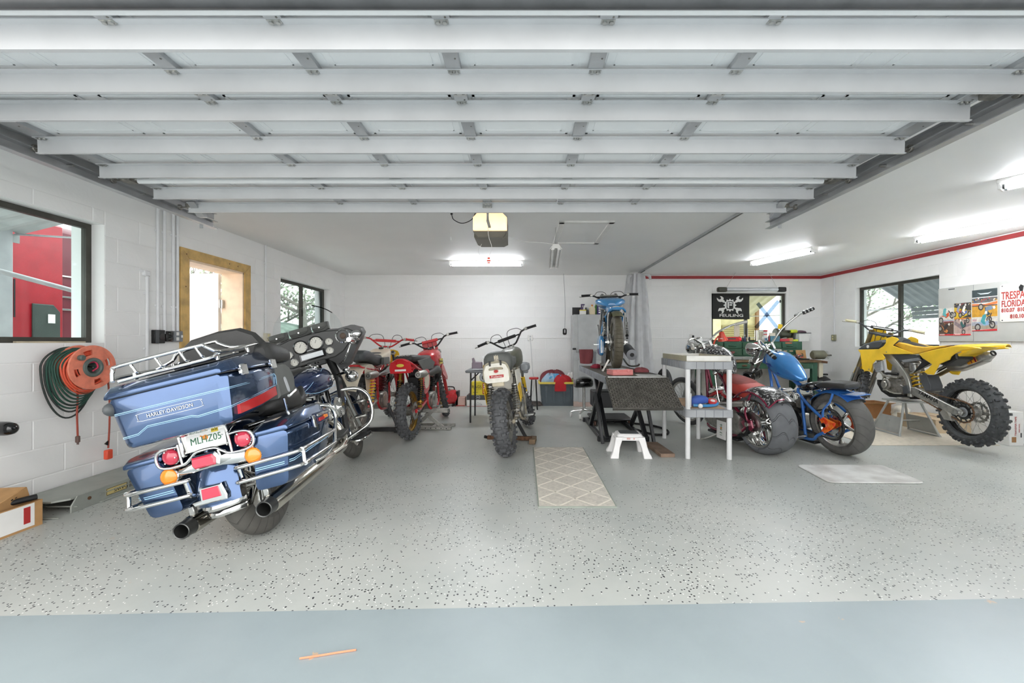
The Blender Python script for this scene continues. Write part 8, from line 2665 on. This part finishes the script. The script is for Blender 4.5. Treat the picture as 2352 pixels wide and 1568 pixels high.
def rider(x,y,s,body,bike,lean=0.0):
    def q(px,py):
        c,d=math.cos(lean),math.sin(lean)
        return (x+s*(px*c-py*d),y+s*.75*(px*d+py*c))
    def pl_(P): return [q(*p) for p in P]
    wl=[q(-.5+.22*math.cos(2*pi*i/14),-.2+.22*math.sin(2*pi*i/14)) for i in range(14)]
    wr_=[q(.55+.22*math.cos(2*pi*i/14),-.2+.22*math.sin(2*pi*i/14)) for i in range(14)]
    wi=[[q(cx+.14*math.cos(2*pi*i/12),-.2+.14*math.sin(2*pi*i/12)) for i in range(12)] for cx in (-.5,.55)]
    return [('#3a3638',wl),('#3a3638',wr_),('#a9a59c',wi[0]),('#a9a59c',wi[1]),(bike,pl_([(-.6,.12),(-.1,.02),(.35,.1),(.3,-.15),(0,-.2),(-.15,-.05)])),('#3a3638',pl_([(.3,.2),(.38,.2),(.58,-.2),(.5,-.2)])),(body,pl_([(-.25,.1),(-.05,.45),(.15,.5),(.2,.35),(.05,.1),(.1,-.1),(-.05,-.1)])),('#e8e6df',pl_([(.08,.5),(.16,.66),(.3,.62),(.28,.46)]))]

def Rp(a,b,c,d): return [(a,b),(c,b),(c,d),(a,d)]

random.seed(8)
crowd=[]
for i in range(26):
    cx,cy=random.random(),random.random()
    crowd.append((('#b8433f','#e3e0d8','#3f557c','#d9a53c','#3a3638')[i%5],cx,cy))

def crowd_in(a,b,c,d,s=.035):
    return [(col,Rp(a+(c-a)*x*.96,b+(d-b)*y*.9,a+(c-a)*x*.96+s,b+(d-b)*y*.9+s*.6)) for col,x,y in crowd]

poster('poster of a rider in the air above a second dirt track photo, left of three',5.735,5.54,1.245,1.615,[('#dcd8cf',Rp(0,.56,1,1)),('#aeb6c4',Rp(0,.50,1,.57)),('#b0303a',Rp(0,.48,1,.51)),('#5d4a3e',Rp(0,.05,1,.49))]+crowd_in(0,.38,1,.48)+rider(.45,.74,.75,'#5fb0b5','#c9552f',.3)+rider(.42,.22,.62,'#3a3638','#d98b4a',-.5)+[('#cf2f36',Rp(0,0,1,.05)),('#e8c7c2',Rp(.05,.02,.4,.06))])
poster('poster of racing riders on yellow above a rocky track photo, middle of three',5.535,5.325,1.245,1.665,[('#4a4743',Rp(0,.5,1,1)),('#d9b92f',[(0,.52),(.35,.52),(1,.66),(1,.74),(0,.88)]),('#d88a2f',Rp(0,.5,1,.54)),('#b9a39c',Rp(0,.05,1,.5)),('#8d7f84',[(0,.34),(.4,.2),(1,.3),(1,.36),(.5,.3),(0,.46)])]+crowd_in(0,.9,1,1)+crowd_in(0,.44,.8,.5)+rider(.28,.74,.5,'#8f93a8','#c9552f',.05)+rider(.62,.72,.5,'#e8e6df','#5c6fb0',.1)+rider(.60,.3,.5,'#3f6a6a','#3a3638',1.1)+[('#cf2f36',Rp(0,0,1,.045)),('#e8c7c2',Rp(.05,.02,.4,.055))])
poster('tall poster of a stadium, an orange dirt rider and a blue rider, right of three',5.315,5.03,1.295,1.81,[('#3d4a4c',Rp(0,.78,1,1)),('#cdd8de',[(.2,.93),(.35,.88),(.65,.88),(.8,.93),(.65,.91),(.35,.91)]),('#dfe3e0',Rp(0,.80,1,.82)),('#6d6a6a',Rp(0,.68,1,.79)),('#e07f45',[(0,.62),(.5,.60),(1,.63),(1,.70),(.5,.645),(0,.67)]),('#efece6',[(0,.67),(.5,.645),(1,.70),(1,.715),(.5,.66),(0,.685)]),('#35384f',Rp(0,.595,1,.62)),('#cf9a34',Rp(0,.34,1,.60)),('#d8d5cc',Rp(0,.2,1,.34)),('#a9adba',Rp(0,.1,1,.22)),('#a89c8a',Rp(0,.04,1,.13))]+crowd_in(0,.69,1,.78,.045)+rider(.6,.48,.5,'#7b90a8','#3f5560',-.9)+rider(.5,.2,.55,'#4aa0a8','#8fb0d0',.12)+[('#cf2f36',[(0,0),(1,0),(1,.045),(0,.02)]),('#cfa8ad',Rp(.03,.24,.2,.29))])
sg=thing('warning_sign','white metal TRESPASS sign with red lettering at the right edge','sign',(PX-.004,0,0))
SG=M('white_sign_enamel','#eeece5',.4,var=.02)
obj('plate',G().prism([(p.x,p.y) for p in rpoly([(5.0,1.395),(4.35,1.395),(4.35,1.84),(5.0,1.84)],.03)],'x',-.002,.002),SG,sg)
SR=M('sign_red','#b13a32',.5)
for s_,z,sz,y in (('TRESPASSING',1.70,.125,4.985),('FLORIDA STATUTES',1.605,.105,4.985),('810.07  810.08',1.53,.062,4.985),('810.10',1.455,.062,4.895)):
    text('lettering',s_,sz,SR,sg,frame((-.0026,y,z),(0,-1,0),(0,0,1)),sx=.56 if sz>.07 else .8,align='LEFT',bold=.0025)
for y in (4.975,4.40):
    for z in (1.82,1.415):
        obj('screw',G().cyl((-.003,y,z),.007,.003,'x',10),DGREY,sg)
obj('emblem',G().prism([(4.80,1.74),(4.77,1.74),(4.76,1.80),(4.79,1.82),(4.81,1.79)],'x',-.0035,-.002),INK,sg)
t=thing('tape_carton','upright white carton printed TRANSFER TAPE on the floor at the right wall','box',(5.50,4.73,0))
obj('carton',G().box((0,0,.19),(.16,.12,.38),rot=(0,0,0),b=.004),WHITEP,t)
text('lettering','TRANSFER TAPE',.03,REDINK,t,frame((-.01,-.0615,.22),(0,0,1),(-1,0,0)))
text('lettering','FOR VINYL',.02,REDINK,t,frame((.03,-.0615,.2),(0,0,1),(-1,0,0)))
obj('tape_patch',G().box((-.03,-.0615,.07),(.05,.001,.06)),M('brown_tape','#a3774a'),t)
obj('handle_slot',G().box((.05,-.0615,.12),(.015,.001,.05)),DGREY,t)
t=thing('cardboard_box','open brown cardboard box behind the motocross bike stand','box',(5.32,6.45,0))
for c,d in (((0,-.15,.12),(.42,.006,.24)),((0,.15,.12),(.42,.006,.24)),((-.21,0,.12),(.006,.3,.24)),((.21,0,.12),(.006,.3,.24))):
    obj('side',G().box(c,d),M('brown_box_card','#a9794f',.8),t)
obj('flap',G().box((0,-.19,.235),(.42,.1,.005),rot=(-20,0,0)).box((-.24,0,.235),(.1,.3,.005),rot=(0,-20,0)),CARD,t)
mesh_thing('plastic_bag','crumpled clear plastic bag beside the brown box','bag',G().sph((5.50,6.1,.12),(.12,.12,.12),9,6).sph((5.42,6.02,.08),(.10,.1,.08),8,5),M('cloudy_plastic','#d8d4c9',.3,var=.15))
t=thing('flat_carton','low flat tan carton on the floor behind the motocross bike wheel','box',(5.42,5.55,0))
obj('carton',G().box((0,0,.09),(.45,.55,.18),b=.004),M('pale_tan_card','#c9b598',.8,var=.05),t)
obj('tape',G().box((0,0,.181),(.05,.55,.001)),M('brown_tape','#a3774a'),t)
t=thing('exhaust_pipe','loose chrome exhaust pipe lying on the carpet by the blue chopper','exhaust',(4.55,5.95,.05))
obj('pipe',G().lathe([(.038,-.5),(.042,-.2),(.042,.22),(.045,.23),(.045,.25),(.034,.25),(.034,.1),(0,.1)],ax='x',n=20,rot=(0,0,-12)),CHROME,t)

# ================================================================== outside the windows
RT=M('red_vehicle_paint','#a5222e',.35,var=.05,coat=.3)
MR=M('maroon_vehicle_paint','#6d1b2c',.35,var=.06,coat=.3)
v=thing('red_vehicle','red painted side of a parked vehicle outside the left window','vehicle',(-5.4,4.55,0))
obj('door_panel',G().box((.0,.03,1.35),(.10,.60,2.3),b=.02),RT,v)
obj('fold',G().box((.06,-.19,1.35),(.03,.05,2.2),b=.01),RT,v)
obj('body',G().box((-.6,.4,1.3),(.9,3.0,2.5),b=.08),MR,v)
for z in (1.55,1.7,1.95):
    obj('trim_bar',G().box((-.13,.4,z),(.03,2.9,.02),b=.004),CHROME,v)
obj('vent',G().prism([(.02,1.12),(.24,1.13),(.27,1.2),(.27,1.5),(.2,1.58),(.0,1.58),(.0,1.2)],'x',.05,.08,.01),M('dark_green_vent','#39443f',.5),v)
obj('white_label',G().box((.085,.17,1.42),(.004,.07,.1)),PAPER,v)
obj('hatch',G().box((.06,.1,.98),(.02,.25,.16),b=.004),LGREY,v)
obj('wheel',G().cyl((-.2,-.55,.9),.42,.25,'x',30,.04),RUBBER,v)
obj('slot',G().box((.078,-.17,1.62),(.003,.015,.4)),INK,v)
mesh_thing('awning_pole','slanting grey metal pole outside the left window','pole',G().tube([(-4.3,2.2,1.95),(-4.3,4.6,1.55)],.022,10).tube([(-4.3,4.55,1.56),(-4.3,4.6,0)],.02,10),GALV)
mesh_thing('outside_post','pale painted post outside the left end of the left window','post',G().box((-4.6,3.62,1.2),(.2,.16,2.8),b=.01),LGREY)
COR=M('dull_corrugated_roofing','#6f7276',.55,.3,var=.1,scale=4)

def awning(t,sx,sy,pitch,h,tilt,yaw,m_,valance):
    """ribbed sheet falling away along +x, with a hanging valance at its low edge"""
    n=int(sy/pitch)
    P=[(-sy/2+i*pitch/4,h*(0,1,1,0)[i%4]) for i in range(n*4+1)]
    A=[(-sx/2,y,z) for y,z in P]+[(-sx/2,y,z+.004) for y,z in P[::-1]]
    B2=[(sx/2,y,z) for y,z in P]+[(sx/2,y,z+.004) for y,z in P[::-1]]
    R_=RZ(yaw)
    obj('sheet',G().loft([A,B2]),m_,t,R_@RY(tilt),ang=20)
    ex,ez=sx/2*math.cos(rad(tilt)),-sx/2*math.sin(rad(tilt))
    for q in range(3 if valance>.1 else 1):
        hv=valance/(3 if valance>.1 else 1)
        obj('valance',G().box((ex+.012*q,0,ez-hv*(q+.5)),(.012,sy,hv-.006),b=.002),m_,t,R_)
    for s in (-1,1):
        obj('arm',G().tube([(-ex+.02,s*(sy/2-.03),ez-.05),(ex,s*(sy/2-.03),ez)],.009,8),GALV,t,R_)

CRM=M('cream_roof_sheet','#b5ad8c',.6,var=.05)
SOF=M('pale_soffit','#a9acac',.6)
aw=thing('window_awning','grey ribbed metal awning sloping down outside the right wall window','awning',(6.38,6.3,2.03))
awning(aw,1.02,2.1,.15,.022,33,0,COR,.2)
aw=thing('window_awning','cream ribbed metal awning outside the back window','awning',(4.2,8.875,1.96))
awning(aw,1.32,1.9,.17,.022,20,90,CRM,.06)
aw=thing('window_awning','pale ribbed awning over the outside of the left window','awning',(-4.1,2.45,2.22))
awning(aw,.85,2.6,.17,.02,14,180,SOF,.08)
bb=thing('shed','cream shed with louvred door outside the back window behind the banner','shed',(5.15,10.6,0))
SHC=M('cream_shed_paint','#b8aa7d',.6,var=.06)
obj('wall',G().box((0,.3,1.2),(1.5,.6,2.4),b=.01),SHC,bb)
obj('door_frame',G().box((-.35,-.02,1.15),(.36,.05,1.3),b=.006).box((-.35,-.05,1.2),(.22,.02,.9),b=.004),M('pale_cream_door','#cfc498',.6),bb)
for q in range(18):
    obj('slat',G().box((.28,-.02,.62+q*.055),(.82,.03,.045),rot=(25,0,0)),M('tan_slat','#9b8c5f',.6),bb)
obj('post',G().box((.74,-.05,1.2),(.07,.07,2.4)),M('brown_post','#7d5a3a',.6),bb)
LEAF=M('dusty_leaf_green','#8b9a80',.7,var=.25,scale=3)
BARK=M('grey_bark','#77726b',.85,var=.15)

def tree(x,y,h,seed,leaves,label):
    random.seed(seed)
    t=thing('tree',label,'tree',(x,y,0))
    obj('trunk',G().tube([(0,0,0),(.08,.05,h*.3),(.0,.1,h*.55)],[.16,.12,.09],10,sm=3),BARK,t)
    g=G()
    tips=[]

    def branch(p,d,L,r,k):
        q=p+d*L
        mid=(p+q)/2+Vector((random.uniform(-.1,.1),random.uniform(-.1,.1),random.uniform(-.05,.1)))*L
        g.tube([p,mid,q],[r,r*.6],5)
        tips.append(q)
        if k:
            for _ in range(3):
                nd=(d+Vector((random.uniform(-.9,.9),random.uniform(-.9,.9),random.uniform(-.4,.6)))).normalized()
                branch(q,nd,L*.66,r*.6,k-1)
    for i in range(6):
        a=i*1.05
        branch(Vector((0,.08,h*(.35+.04*i))),Vector((math.cos(a),math.sin(a),.45)).normalized(),h*.26,.05,3)
    stuff(obj('branches',g,BARK,t))
    if leaves:
        gl=G()
        for _ in range(leaves):
            c=random.choice(tips)+Vector((random.gauss(0,.22),random.gauss(0,.22),random.gauss(0,.2)))
            u=Vector((random.gauss(0,1),random.gauss(0,1),random.gauss(0,1))).normalized()*.06
            w_=u.orthogonal().normalized()*.03
            gl.add([c-u,c+w_,c+u,c-w_],[(0,1,2,3)])
        stuff(obj('foliage',gl,LEAF,t))
    return t

tree(-6.3,11.8,4.2,3,1300,'leafy grey barked tree outside the far left window')
tree(-8.4,13.2,4.0,6,800,'second leafy tree behind the first outside the far left window')
tree(-9.6,13.0,4.6,9,0,'bare twigged tree showing above the open side door')
tree(11.8,14.5,3.6,12,2600,'leafy tree beyond the carport outside the right window')
mesh_thing('hedge','grey green hedge along the fence outside the far left window','hedge',G().body([(10.5,1.4,0,1.5,4,-7.2),(12,1.6,0,1.75,3,-7.6),(14,1.6,0,1.7,4,-8.4)],n=20,sm=3,ax='y'),M('hedge_green','#78857a',.9,var=.3,scale=4,bump=1,bscale=12))

mesh_thing('wood_strip','thin wooden strip lying on the sill of the left window','wood',G().box((XL-.06,3.1,SILL+.006),(.03,.42,.012),rot=(0,0,-6),b=.002),M('weathered_strip','#b9ab92',.7,var=.12))
GROUPS={'fluorescent_light': 'fluorescent strip lights on the ceiling','conduit': 'white painted conduits','outlet_box': 'outlet boxes on the left wall','poster': 'posters on the grey board','wrench': 'wrenches in the tray','dirt_bike': 'vintage dirt bikes','chopper': 'choppers','bike_stand': 'bike prop stands','cloth': 'cloths and rags','door_track': 'garage door tracks','bottle': 'bottles and sprays','tree': 'trees outside','window_awning': 'window awnings','cord_tail': 'cord tails below the reel','cardboard_box': 'cardboard boxes','parts_box': 'parts cartons','carton': 'small cartons','outlet': 'wall outlets'}
for o in SC.objects:
    if o.parent is None and 'label' in o and 'group' not in o:
        gname=GROUPS.get(o.name.split('.')[0])
        if gname:
            o['group']=gname
